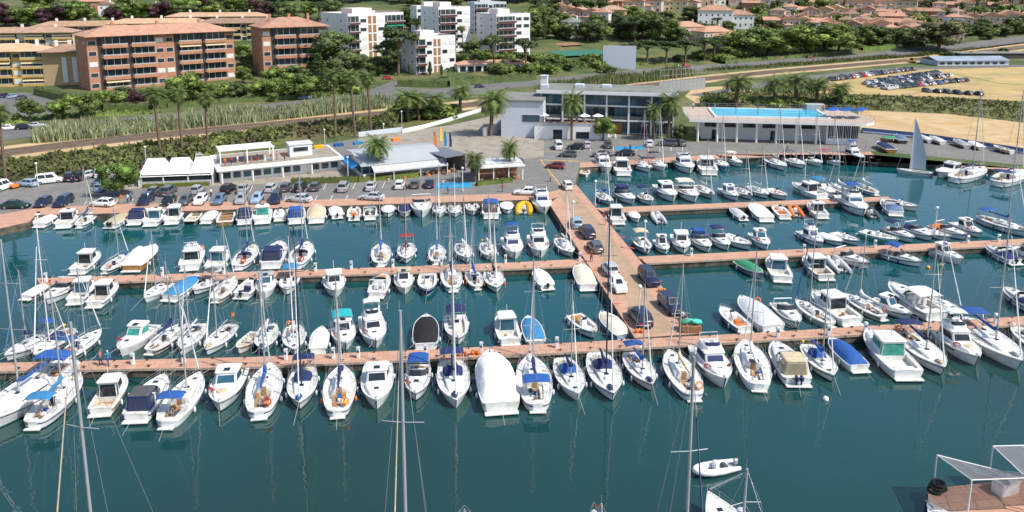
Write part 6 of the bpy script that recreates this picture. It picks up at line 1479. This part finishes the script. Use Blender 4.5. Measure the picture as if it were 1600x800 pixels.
# retaining walls by the ramp
def wallrun(name, pts, h, m_, label, th=.35):
    P3 = [P(a, b_, GZ) for a, b_ in pts]; secs = []
    for i, p in enumerate(P3):
        a, b_ = P3[max(0,i-1)], P3[min(len(P3)-1,i+1)]; dx, dy = b_[0]-a[0], b_[1]-a[1]; l = sqrt(dx*dx+dy*dy); nx, ny = -dy/l*th/2, dx/l*th/2
        secs.append([(p[0]-nx,p[1]-ny,GZ),(p[0]-nx,p[1]-ny,GZ+h),(p[0]+nx,p[1]+ny,GZ+h),(p[0]+nx,p[1]+ny,GZ)])
    o = MB().loft(secs, sm=False, capA=True, capB=True).build(name, m_, None); return tag(o, label, 'wall')
wallrun('white_wall', [(628,208),(665,200),(700,190),(732,180),(752,174)], 1.0, WWALL, 'white curving retaining wall along the ramp')
wallrun('white_wall', [(755,213),(775,208),(782,200)], 2.2, WWALL, 'short white wall beside the annex with palm in front')
wallrun('pale_wall', [(560,214),(600,209),(628,206)], 1.2, GREYB, 'pale grey wall behind the restaurant roofs')
wallrun('garden_wall', [(905,215),(958,214),(962,216)], .9, WWALL, 'low white planter wall before the club house entrance')
# sports wall
root = root_at('sports_wall', 942, 104, -8, 'tall white-grey handball court wall beside the pines', 'court wall'); bx(root, 'wall', 0, 14, 0, .5, -2, 9, GREYB); bx(root, 'side_wall', 13.5, 14, .501, 22, -2, 8, WWALL)
# blue roofed building at far right
root = root_at('blue_roofed_hall', 1465, 103, 4, 'low hall with pale blue roof at the upper right', 'hall'); bx(root, 'wall', 0, 34, 0, 14, -1, 2.3, GREYB); mb = MB(); mb.add([(-.5,-.6,2.3),(34.5,-.6,2.3),(34.5,7,3.8),(-.5,7,3.8),(34.5,14.6,2.3),(-.5,14.6,2.3)], [(0,1,2,3),(3,2,4,5)]); mb.build('roof', mat('blue_sheet_roof', (.30,.35,.42), rough=.5, var=.2, scale=.2), root)
for k in range(9): bx(root, 'window', 1+k*3.6, 3.2+k*3.6, -.05, .02, 0.6, 1.7, WIN)
root = root_at('long_dark_shed', 1500, 92, 2, 'long dark building beyond the blue-roofed hall', 'shed'); bx(root, 'wall', 0, 50, 0, 10, -1, 2.6, mat('dark_cladding', (.05,.055,.06), rough=.8)); bx(root, 'roof', -.4, 50.4, -.4, 10.4, 2.6, 2.8, FLATR)

root = root_at('garden_pavilion', 716, 113, 12, 'low terracotta-roofed pavilion with dark openings among the white blocks', 'pavilion'); bx(root, 'wall', 0, 30, 0, 6, -2, 3, WWALL); hip(root, 30, 6, 3, 1.6, ROOFT, over=.6)
for k in range(9): bx(root, 'dark_opening', .8+k*3.25, 3.2+k*3.25, -.05, .02, .2, 2.4, GLASS)
# ================================================================ VEGETATION
def leafm(n, c, isl=.55): 
    m = mat('leaves_'+n, c, rough=.75, var=.3, scale=.35, island=isl, objvar=.22); return m
LB, LD, LP_, LPAL, LOL = leafm('broad', (.13,.18,.032)), leafm('dark', (.078,.108,.027)), leafm('pine', (.068,.105,.03)), leafm('palm', (.10,.14,.03)), leafm('olive', (.15,.16,.06))
LY = leafm('light', (.12,.19,.03))
LPR = leafm('purple', (.06,.02,.03))
BARK = mat('bark', (.16,.11,.075), rough=1, var=.3, scale=3)
def leaves(mb, c, r, n, s, rnd, flat=.0):
    for _ in range(n):
        u = rnd.uniform(-1,1); a = rnd.uniform(0, 2*pi); k = sqrt(1-u*u); rad = rnd.uniform(.72, 1.08)
        x, y, z = c[0]+r[0]*k*cos(a)*rad, c[1]+r[1]*k*sin(a)*rad, c[2]+r[2]*u*rad
        d1 = (rnd.gauss(0,1), rnd.gauss(0,1), rnd.gauss(0,.6)); l = sqrt(sum(q*q for q in d1)); d1 = [q/l*s*rnd.uniform(.6,1.3) for q in d1]
        d2 = (rnd.gauss(0,1), rnd.gauss(0,1), rnd.gauss(0,.6)); l = sqrt(sum(q*q for q in d2)); d2 = [q/l*s*rnd.uniform(.5,1.1) for q in d2]
        mb.add([(x-d1[0],y-d1[1],z-d1[2]),(x+d2[0],y+d2[1],z+d2[2]),(x+d1[0],y+d1[1],z+d1[2]),(x-d2[0],y-d2[1],z-d2[2])], [(0,1,2,3)])
def tree_proto(name, kind, seed):
    rnd = random.Random(seed); root = bpy.data.objects.new(name, None); COL.objects.link(root); root['category'] = 'tree'; root['label'] = 'x'
    mb = MB(); tr = MB(); lm = LB
    if kind in ('broad','dark','light','purple','olive'):    # unit: 8 m tall
        lm = {'broad':LB,'dark':LD,'light':LY,'purple':LPR,'olive':LOL}[kind]
        tr.tube([(0,0,-.5),(.1,0,1.5),(0,.1,3.2)], .28, 7, r1=.18)
        bl = [(rnd.gauss(0,1.45), rnd.gauss(0,1.45), rnd.uniform(2.0,6.9), rnd.uniform(1.1,1.8)) for _ in range(18)]
        for x, y, z, r in bl:
            tr.tube([(0,.1,2.6),(x*.6,y*.6,z*.75),(x,y,z)], .10, 5, r1=.04); mb.ell((x,y,z), (r*.72,r*.72,r*.62), 7, 5, jit=.2); leaves(mb, (x,y,z), (r,r,r*.82), 120, .26, rnd)
    elif kind == 'pine':    # umbrella pine 10 m
        tr.tube([(0,0,-.5),(.3,.1,3),(0,.2,6.5)], .30, 7, r1=.18); lm = LP_
        for _ in range(20):
            a = rnd.uniform(0,2*pi); d = rnd.uniform(.3,3.4); x, y, z = d*cos(a), d*sin(a), 8.4-.12*d*d*.6+rnd.uniform(-.5,.6)
            tr.tube([(0,.2,5.5+rnd.uniform(-1,.8)),(x*.5,y*.5,7.2),(x,y,z-.3)], .10, 5, r1=.04); r = rnd.uniform(.9,1.5); mb.ell((x,y,z), (r*.7,r*.7,r*.35), 7, 4, jit=.2); leaves(mb, (x,y,z), (r,r,r*.5), 95, .24, rnd)
    elif kind == 'cypress':
        tr.tube([(0,0,-.5),(0,0,2)], .18, 6); lm = LD
        for i in range(12): z = .9+i*.62; r = .85*sin(pi*min(.97,(i+1.6)/14))**.7; mb.ell((0,0,z), (r*.8,r*.8,.6), 7, 4, jit=.15); leaves(mb, (0,0,z), (r,r,.65), 75, .20, rnd)
    elif kind == 'bush':
        for _ in range(7): x, y, r = rnd.uniform(-1,1), rnd.uniform(-.8,.8), rnd.uniform(.6,1.0); mb.ell((x,y,r*.7), (r*.8,r*.8,r*.7), 7, 4, jit=.2); leaves(mb, (x,y,r*.75), (r,r,r*.85), 80, .2, rnd)
        tr.tube([(0,0,-.2),(0,0,.6)], .08, 5)
    elif kind == 'conifer':
        tr.tube([(0,0,-.5),(0,0,9)], .2, 6, r1=.05); lm = LD
        for i in range(11):
            z = 1.6+i*.72; R_ = 2.6*(1-i/11.5)
            for k in range(6): a = k*pi/3+i*.5+rnd.uniform(-.2,.2); leaves(mb, (R_*.6*cos(a), R_*.6*sin(a), z-.15*R_), (R_*.5,R_*.5,.28), 30, .24, rnd)
    mb.build('crown', lm, root); 
    tr.build('trunk', BARK, root); return Proto(root)
def palm_proto(name, h, nf, fl, tr_r, seed, drop=1.0, skirt=False, wide=False):
    rnd = random.Random(seed); root = bpy.data.objects.new(name, None); COL.objects.link(root); root['category'] = 'palm tree'; root['label'] = 'x'
    tr = MB(); pts = [(.06*i*sin(seed), .03*i, -.3+(h+.3)*i/8) for i in range(9)]; tr.tube(pts, [tr_r*1.25]+[tr_r*(1+.08*(i % 2)) for i in range(7)]+[tr_r*1.1], 8); tr.build('trunk', BARK, root)
    cx, cy, cz = pts[-1]; mb = MB()
    mb.ell((cx,cy,cz), (tr_r*1.9,tr_r*1.9,tr_r*1.8), 8, 5, jit=.1)
    for i in range(nf):
        a = i*2.39996+rnd.uniform(-.2,.2); el = 1.25-1.75*(i/nf)**.8*drop; L = fl*rnd.uniform(.85,1.1); prev = (cx, cy, cz+.1); x = y = 0; d = 0; z = cz+.15
        sp = []
        for k in range(8):
            e = el-.16*k*(1.1-.2*el); d += L/7*cos(e); z += L/7*sin(e); sp.append((cx+d*cos(a), cy+d*sin(a), z))
        sx, sy = -sin(a), cos(a)
        for k in range(7):
            p, q = sp[k], sp[k+1]; lw = fl*.24*sin(pi*min(1,(k+1.2)/8.3))**.8*(1.5 if wide else 1)
            for s_ in (-1, 1):
                for m_ in (0,.5):
                    bxp = tuple(p[j]+(q[j]-p[j])*m_ for j in range(3)); e2 = tuple(p[j]+(q[j]-p[j])*(m_+.42) for j in range(3)); t_ = (bxp[0]+s_*sx*lw+(q[0]-p[0])*.9, bxp[1]+s_*sy*lw+(q[1]-p[1])*.9, bxp[2]-lw*.35)
                    mb.add([bxp, e2, t_], [(0,1,2)])
    if skirt:
        for i in range(26):
            a = rnd.uniform(0,2*pi); z0 = cz-rnd.uniform(.1,1.6); mb.add([(cx+tr_r*cos(a),cy+tr_r*sin(a),z0),(cx+.7*cos(a)+.2,cy+.7*sin(a),z0-.7),(cx+.5*cos(a)-.15,cy+.5*sin(a)+.1,z0-1.2)], [(0,1,2)])
    mb.build('fronds', LPAL, root); return Proto(root)
TPR = {k: [tree_proto(n, k, s) for s in ss] for k, n, ss in (('broad','broadleaf_tree',(1,2,3)),('dark','evergreen_tree',(4,5)),('light','young_tree',(6,)),('pine','umbrella_pine',(7,8)),('cypress','cypress_tree',(9,)),('olive','willow_tree',(14,)),('bush','shrub',(10,11)),('conifer','conifer_tree',(12,)),('purple','purple_plum_tree',(13,)))}
UNIT = dict(broad=8.2, dark=8.2, light=8.2, purple=8.2, olive=8.2, pine=9.6, cypress=8.6, bush=1.6, conifer=10)
rt = random.Random(77)
def tree(kind, px, py, top, label, group=None, wide=1.0):
    p = G(px, py); h = max(1.0, zat(p, top)-p[2]); s_ = h/UNIT[kind]; w_ = s_*wide
    TPR[kind][rt.randrange(len(TPR[kind]))].put(p, rt.uniform(0, 6.28), label, group, (w_*(1.15 if kind != 'cypress' else 1), w_*(1.15 if kind != 'cypress' else 1), s_))
PT = [palm_proto('tall_palm', 13.0, 44, 2.0, .22, 1, 1.15, True, True), palm_proto('date_palm', 7.0, 60, 3.4, .34, 2), palm_proto('fan_palm', 4.2, 46, 2.2, .3, 3, 1.1, True, True)]
PH = [14.2, 9.6, 5.6]
def palm(k, px, py, top, label, group, wide=1.0, z=None):
    p = G(px, py) if z is None else P(px, py, z); h = zat(p, top)-p[2]; s_ = h/PH[k]; PT[k].put(p, rt.uniform(0, 6.28), label, group, (s_*wide, s_*wide, s_))
for i, (x, b_, t_, l) in enumerate([(10,290,163,'tall thin palm at the left frame edge before the planted bank'),(252,252,136,'tall thin palm, left of three behind the marquee'),(286,248,136,'tall thin palm, middle of three behind the marquee'),(325,243,143,'tall thin palm, right of three behind the marquee'),(524,216,107,'tall thin palm, left of three above the long restaurant'),(555,214,109,'tall thin palm, middle of three above the long restaurant'),(580,210,112,'tall thin palm, right of three above the long restaurant')]): palm(0, x, b_, t_, l, 'tall palms along the planted bank', 1.15)
for x, b_, t_, l, w_ in [(593,275,208,'date palm standing before the glass restaurant',1.05),(796,277,217,'date palm beside the small cafe',.8),(638,190,137,'date palm above the ramp, leftmost of the ramp group',1.5),(655,188,141,'date palm, second in the ramp group',1.4),(678,186,143,'date palm, third in the ramp group',1.4),(718,176,131,'date palm, rightmost of the ramp group',1.4),(766,212,138,'full date palm beside the blue-grey annex',1.15),(893,219,140,'date palm at the left of the club house front',.75),(1043,217,142,'date palm at the right end of the club house front',.75),(1022,219,158,'shorter date palm left of the right end palm',.65),(1148,168,113,'large date palm left of the pool, behind it',1.5),(1210,166,118,'date palm behind the pool, second from left',1.3),(1245,164,112,'dark date palm behind the pool, third from left',1.5),(1275,166,120,'date palm behind the pool, fourth from left',1.5),(1308,168,127,'date palm behind the pool, rightmost',1.4)]: palm(1, x, b_, t_, l, 'date palms around the marina', w_)
palm(2, 742, 284, 237, 'stubby fan palm left of the small cafe', 'fan palms', 1.0)
p = P(192,304,GZ); tree('light', 192, 306, 248, 'round yellow-green tree on the planted island beside the marquee', None, .95)
tree('broad', 942, 219, 181, 'small round tree before the club house doors', None, .95); tree('dark', 1062, 219, 194, 'little dark round tree at the pool building corner')
for i, (x, b_, t_) in enumerate([(48,190,152),(95,186,154),(135,184,144)]): tree('broad', x, b_, t_, f'round street tree in the left car park, {ordn(i+1)} from left', 'street trees at left', 1.0)
fr = [(160,160,140,'light'),(215,165,140,'purple'),(245,163,135,'broad'),(298,158,110,'broad'),(335,158,130,'broad'),(372,158,127,'dark'),(405,156,122,'broad'),(440,156,118,'broad'),(470,155,112,'broad'),(500,150,76,'conifer'),(524,146,112,'dark'),(545,140,80,'dark'),(380,130,105,'broad'),(430,134,102,'broad'),(460,130,100,'dark'),(520,118,45,'dark'),(540,116,78,'broad'),(590,116,90,'dark')]
for i, (x, b_, t_, k) in enumerate(fr): tree(k, x, b_, t_, f"{dict(broad='bushy green tree',dark='dark evergreen tree',light='pale green tree',purple='purple-leaved small tree',conifer='layered conifer')[k]}, {ordn(i+1)} in the planting before the brick blocks", 'trees before the brick blocks', 1.15)
for i, (x, b_, t_, w_, l) in enumerate([(622,118,40,.9,'tall umbrella pine between the white blocks'),(605,112,62,.8,'smaller pine left of the tall one between the white blocks'),(770,112,54,.85,'umbrella pine before the right white tower'),(820,112,58,.8,'pine at the right foot of the white tower'),(985,98,66,1.55,'spreading pine beside the sports wall, left one'),(1010,98,62,1.6,'spreading pine beside the sports wall, second'),(1040,99,64,1.6,'spreading pine beside the sports wall, third'),(1070,98,62,1.5,'spreading pine right of the sports wall'),(1100,95,58,1.4,'spreading pine before the orange roofs'),(1115,92,56,1.4,'last spreading pine before the big park trees')]): tree('pine', x, b_, t_, l, 'umbrella pines', w_)
k_ = 0
def cluster(kinds, pts, where, group, wide=1.1):
    for i, (x, b_, t_) in enumerate(pts):
        kd = kinds[i % len(kinds)]; tree(kd, x, b_, t_, f"{dict(broad='bushy tree',dark='dark evergreen',light='pale green tree',cypress='slim cypress',pine='pine',conifer='conifer',bush='shrub',purple='purple tree')[kd]}, {ordn(i+1)} from left {where}", group, wide*rt.uniform(.9,1.15))
cluster(['dark','pine','broad'], [(975,62,22),(992,66,26),(1003,60,18),(1018,66,20),(1030,60,24),(1048,66,30),(1060,70,40)], 'in the dark grove above the sports wall', 'trees in the grove above the court', 1.1)
cluster(['broad'], [(1160,86,46),(1178,88,42),(1200,88,38),(1222,88,40),(1245,84,36),(1264,84,42),(1290,84,32),(1310,80,40)], 'in the row of large park trees', 'large park trees', 1.55)
cluster(['dark','cypress','broad','conifer'], [(1326,70,40),(1340,70,44),(1352,68,36),(1365,66,38),(1380,68,40),(1395,68,42),(1408,68,46)], 'right of the large park trees', 'park trees', 1.1)
tree('olive', 1465, 80, 30, 'big round olive-brown tree by the bend of the avenue', 'large park trees', 1.7)
cluster(['broad','dark'], [(1508,58,42),(1525,56,38),(1545,54,40),(1560,54,36),(1580,52,38),(1600,52,34),(1435,76,60),(1418,76,58)], 'along the avenue at upper right', 'trees along the avenue', 1.1)
cluster(['dark','broad','cypress','dark'], [(832,66,20),(842,56,8),(850,62,14),(858,46,2),(866,52,26),(875,60,34),(884,52,30),(918,66,32),(930,64,28),(940,62,36),(898,16,-14),(842,30,-6)], 'right of the white towers', 'trees right of the white towers', 1.1)
cluster(['cypress'], [(690,118,100),(672,118,95),(786,112,90),(640,118,98)], 'at the foot of the white blocks', 'small cypresses by the white blocks', 1.3)
palm(0, 724, 86, 40, 'slender palm against the tallest white tower', 'tall palms by the white blocks', 1.1)
cluster(['dark','pine','broad'], [(640,50,10),(652,60,28),(530,62,36),(520,30,-2),(500,34,2),(478,30,0),(455,34,2),(436,30,0),(560,112,84),(578,116,88),(740,106,84),(756,100,78),(735,94,62),(700,122,106),(835,100,84),(862,106,88),(850,110,94),(880,104,88)], 'around the white blocks', 'trees around the white blocks', 1.1)
cluster(['broad','purple','dark','light'], [(-10,44,14),(8,42,10),(25,40,12),(45,42,8),(62,40,4),(78,42,8),(96,38,0),(112,34,2),(138,34,10),(176,38,8),(190,34,2),(205,34,6),(222,32,0),(246,30,2),(262,26,-2),(282,24,-4),(302,22,-4),(322,20,-6),(345,20,-6),(368,20,-6),(392,18,-8),(410,28,-2),(160,50,26),(165,56,32)], 'in the belt along the top left', 'trees along the top left', 1.25)
cluster(['broad','dark','light'], [(95,78,62),(104,78,60),(378,92,66),(386,100,80),(392,92,76)], 'squeezed between the ochre rows and brick blocks', 'trees between blocks', 1.0)
# scattered hillside trees among the houses
rows = []
for i in range(95):
    x = rt.uniform(850, 1600); b_ = rt.uniform(0, 62)
    if b_ > 50 and 1060 < x < 1160: continue
    if x < 980 and b_ < 8: continue
    rows.append((x, b_, b_-rt.uniform(11, 20)))
rows.sort(); cluster(['broad','dark','cypress','broad','pine','dark'], rows, 'scattered among the hillside houses', 'trees among the hillside houses', 1.1)
cluster(['dark','broad'], [(x, 3+3*sin(x*.05), -22) for x in range(420, 1640, 17)], 'on the crest of the hill', 'trees on the hill crest', 1.3)
def fill(x0, x1, b0, b1, n, kinds, h, where, group, seed, slope=0):
    r = random.Random(seed); pts = sorted((r.uniform(x0, x1), r.uniform(b0, b1)) for _ in range(n)); cluster(kinds, [(x, b_+slope*(x-x0)/(x1-x0), b_+slope*(x-x0)/(x1-x0)-h*r.uniform(.75,1.25)) for x, b_ in pts], where, group, 1.35)
fill(560, 640, 84, 120, 12, ['dark','broad','pine'], 24, 'in the grove left of the low white block', 'trees around the white blocks', 1)
fill(735, 860, 92, 116, 16, ['broad','bush','dark'], 15, 'in the garden right of the low white block', 'trees around the white blocks', 2)
fill(835, 960, 14, 66, 22, ['dark','broad','cypress','dark'], 22, 'in the wood right of the white towers', 'trees right of the white towers', 3)
fill(950, 1120, 26, 60, 12, ['dark','broad'], 20, 'in the wood above the sports wall', 'trees in the grove above the court', 4)
fill(-10, 430, 12, 40, 26, ['broad','dark','broad','purple'], 22, 'in the wood at top left', 'trees along the top left', 5, -10)
fill(155, 560, 152, 160, 22, ['broad','bush','dark','light'], 18, 'behind the avenue reeds', 'trees before the brick blocks', 6, -12)
fill(375, 560, 100, 135, 12, ['dark','broad'], 22, 'around the narrow brick block', 'trees before the brick blocks', 7)
fill(1295, 1480, 56, 74, 18, ['dark','broad','conifer'], 18, 'in the park belt right of the big trees', 'park trees', 8)
fill(1480, 1610, 52, 62, 10, ['broad','dark'], 15, 'along the far avenue edge', 'trees along the avenue', 9)
fill(820, 960, 92, 118, 14, ['bush','broad','bush','dark'], 11, 'on the slope below the tennis court', 'trees below the tennis court', 32)
fill(1100, 1330, 160, 164, 16, ['bush'], 14, 'in the thicket behind the pool palms', 'shrubs behind the pool', 33, 4)
fill(612, 700, 182, 192, 9, ['bush'], 18, 'at the feet of the ramp palms', 'shrubs by the ramp', 34, -9)
fill(1030, 1150, 88, 98, 8, ['dark','bush'], 13, 'beneath the spreading pines', 'trees beneath the pines', 10)
fill(640, 720, 0, 30, 6, ['dark','broad'], 18, 'behind the white towers', 'trees behind the white towers', 11)
fill(1160, 1605, 8, 54, 85, ['broad','dark','broad','cypress','dark'], 18, 'tucked between the terraced hillside houses', 'trees between hillside houses', 31)
fill(1480, 1610, 84, 92, 9, ['palm_'] and ['bush','dark'], 9, 'around the blue-roofed hall', 'trees by the blue-roofed hall', 12)
# dark hedges
def hedge(name, pts, h, th, m_, label, kind=None, seed=1, dens=26, lf=.22):
    rnd = random.Random(seed); W = [G(a, b_) for a, b_ in pts]; mb = MB()
    for i in range(len(W)-1):
        a, b_ = W[i], W[i+1]; dx, dy = b_[0]-a[0], b_[1]-a[1]; l = sqrt(dx*dx+dy*dy); nx, ny = -dy/l*th/2, dx/l*th/2
        mb.loft([[(q[0]-nx,q[1]-ny,q[2]-.3),(q[0]-nx*.8,q[1]-ny*.8,q[2]+h*.9),(q[0]+nx*.8,q[1]+ny*.8,q[2]+h*.9),(q[0]+nx,q[1]+ny,q[2]-.3)] for q in (a, b_)], sm=False)
        for _ in range(int(l*dens)):
            f = rnd.random(); u = rnd.uniform(-1.05,1.05); z = rnd.uniform(.0,1.05)*h if abs(u) > .85 else h*rnd.uniform(.88,1.08)
            x, y, zz = a[0]+dx*f+nx*u, a[1]+dy*f+ny*u, a[2]+(b_[2]-a[2])*f+z; s_ = lf*rnd.uniform(.6,1.4)
            v1 = [rnd.gauss(0,s_) for _ in range(3)]; v2 = [rnd.gauss(0,s_) for _ in range(3)]
            mb.add([(x,y,zz),(x+v1[0],y+v1[1],zz+v1[2]),(x+v2[0],y+v2[1],zz+v2[2])], [(0,1,2)])
    o = mb.build(name, m_, None)
    if kind: return stag(o, kind, label, name.replace('_',' '))
    return tag(o, label, 'hedge')
hedge('dark_hedge', [(58,148),(115,162),(165,175),(235,176),(262,166)], 2.6, 2.2, LD, 'tall dark clipped hedge below the wide brick block', seed=2)
hedge('dark_hedge', [(262,168),(380,160),(520,150),(560,141)], 1.6, 2.0, LD, 'dark hedge running along the avenue before the street trees', seed=3)
hedge('dark_hedge', [(622,135),(700,136),(760,130),(835,124)], 2.6, 3, LD, 'dark hedge curving before the white blocks', seed=4)
hedge('dark_hedge', [(1130,100),(1250,90),(1330,82)], 1.8, 3, LD, 'dark hedge below the large park trees', seed=5)
hedge('dark_hedge', [(1345,78),(1400,74)], 1.5, 4, LY, 'bright green hedge left of the round olive-brown tree', seed=15)
o = hedge('green_hedge', [(455,287),(560,284),(653,276)], 1.0, 1.3, leafm('clipped', (.10,.125,.02)), 'low clipped green hedge before the restaurants', seed=6, dens=60, lf=.12)
hedge('bush_row', [(335,293),(400,288),(450,285)] if False else [(745,290),(800,284)], .8, 1.2, LB, 'leafy planting before the small cafe', seed=7, dens=60, lf=.12)
bpy.data.objects.remove(hb_)
# planted bank between railway and quay road: mounded ground cover
def bank(name, low, up, h, m_, label, seed, dens=2.2, lf=.35, blade=False, bh=3.2):
    rnd = random.Random(seed); A = [G(*q) for q in low]; B_ = [G(*q) for q in up]; mb = MB(); K = 10
    if not blade:
        for i in range(len(A)-1):
            secs = []
            for k in range(K+1):
                f = k/K; a = [A[i][j]*(1-f)+A[i+1][j]*f for j in range(3)]; b_ = [B_[i][j]*(1-f)+B_[i+1][j]*f for j in range(3)]; sec = []
                for q in range(7): u = q/6; x, y = a[0]*(1-u)+b_[0]*u, a[1]*(1-u)+b_[1]*u; sec.append((x, y, terrain(x,y)+h*(sin(pi*min(.98,u*.9+.08))**.5)*(1+.22*sin(x*.9)+.2*sin(y*.7+x*.3))*(0.02 if q in (0,6) else 1)))
                secs.append(sec)
            mb.loft(secs, sm=True)
    for i in range(len(A)-1):
        l = sqrt((A[i+1][0]-A[i][0])**2+(A[i+1][1]-A[i][1])**2); wd = sqrt((A[i][0]-B_[i][0])**2+(A[i][1]-B_[i][1])**2)
        for _ in range(int(l*wd*dens)):
            f, u = rnd.random(), rnd.random(); x = (A[i][0]*(1-f)+A[i+1][0]*f)*(1-u)+(B_[i][0]*(1-f)+B_[i+1][0]*f)*u; y = (A[i][1]*(1-f)+A[i+1][1]*f)*(1-u)+(B_[i][1]*(1-f)+B_[i+1][1]*f)*u
            z = terrain(x,y)
            if blade:
                hh = bh*rnd.uniform(.45,1.1)*(.78+.2*sin(x*.21)+.16*sin(x*.83+y*.5)+.1*sin(x*2.1+y)); a = rnd.uniform(0,pi); w_ = rnd.uniform(.06,.15); lx, ly = rnd.gauss(0,.45), rnd.gauss(0,.3); cx, cy = w_*cos(a), w_*sin(a)
                mb.add([(x-cx,y-cy,z),(x+cx,y+cy,z),(x+lx*.5+cx*1.2,y+ly*.5+cy,z+hh*.7),(x+lx,y+ly,z+hh),(x+lx*.5-cx*1.2,y+ly*.5-cy,z+hh*.65)], [(0,1,2,3,4)])
            else:
                z += h*(sin(pi*min(.98,u*.9+.08))**.5)*(1+.22*sin(x*.9)+.2*sin(y*.7+x*.3)); s_ = lf
                v = [[rnd.gauss(0,s_) for _ in range(3)] for _ in range(3)]; mb.add([(x,y,z),(x+v[0][0],y+v[0][1],z+abs(v[0][2])),(x+v[1][0]+v[0][0],y+v[1][1]+v[0][1],z+abs(v[1][2])+.1),(x+v[1][0],y+v[1][1],z+v[1][2])], [(0,1,2,3)])
    return stag(mb.build(name, m_), 'stuff', label, name.replace('_',' '))
IVY = mat('leaves_bank', (.12,.14,.038), rough=.9, var=.35, scale=.25, island=.6, dirt=((.105,.075,.045), .07))
bank('planted_bank', [(-120,292),(0,286),(100,276),(200,268),(300,254),(420,228),(540,211),(622,203)], [(-120,282),(0,266),(100,254),(200,240),(300,228),(420,213),(540,199),(622,188)], 2.6, IVY, 'dense dark shrubs covering the slope behind the quay road', 11, dens=5, lf=.38)
REED = mat('leaves_reed', (.27,.30,.16), rough=.9, var=.25, scale=.12, island=.5)
bank('giant_reeds', [(52,225),(150,217),(250,206),(400,192),(545,176),(620,168)], [(52,208),(150,200),(250,190),(400,176),(545,163),(600,157)], 2, REED, 'tall pale giant reeds between avenue and railway', 12, dens=9, blade=True, bh=3.6)
bank('giant_reeds', [(835,147),(950,136),(1090,119)], [(860,134),(950,125),(1060,113)], 2, mat('leaves_reed_green', (.16,.19,.07), rough=.9, island=.5), 'reeds growing behind the club house roof', 13, dens=3.2, blade=True, bh=3.6)
bank('verge_grass', [(1100,112),(1200,106),(1350,95),(1480,83),(1560,74)], [(1100,108),(1200,102),(1350,90),(1480,80),(1560,71)], 2, mat('leaves_verge', (.11,.13,.03), rough=.9, island=.5), 'green verge grass between avenue and railway at right', 14, dens=1.6, blade=True, bh=1.6)
bank('scrub_band', [(1095,170),(1200,168),(1340,172),(1480,178),(1620,194),(1900,240)], [(1100,150),(1200,146),(1340,152),(1480,157),(1620,166),(1900,200)], 1.5, mat('leaves_scrub', (.15,.155,.055), rough=.9, var=.3, scale=.15, island=.5), 'olive green scrub between pool deck and dirt lot', 15, dens=3.0, lf=.34)
bank('green_verge', [(-60,205),(60,188),(150,182),(250,178)], [(-60,196),(60,182),(150,176),(250,172)], .6, LB, 'green planting strip in the left car park', 16, dens=2, lf=.3)
bank('yard_green', [(830,118),(880,112),(950,106),(1000,104)], [(830,104),(880,98),(950,99),(1000,98)], 1.0, LB, 'shrubs below the tennis court', 17, dens=2, lf=.35)
for P_ in list(TPR['broad'])+list(TPR['dark'])+list(TPR['bush'])+list(TPR['pine'])+[q for k in ('light','olive','cypress','conifer','purple') for q in TPR[k]]+PT:
    if not P_.used:
        for c in list(P_.root.children): bpy.data.objects.remove(c)
        bpy.data.objects.remove(P_.root)
for c_ in CARS.values():
    if not c_.used:
        for c in list(c_.root.children_recursive): bpy.data.objects.remove(c)
        bpy.data.objects.remove(c_.root)
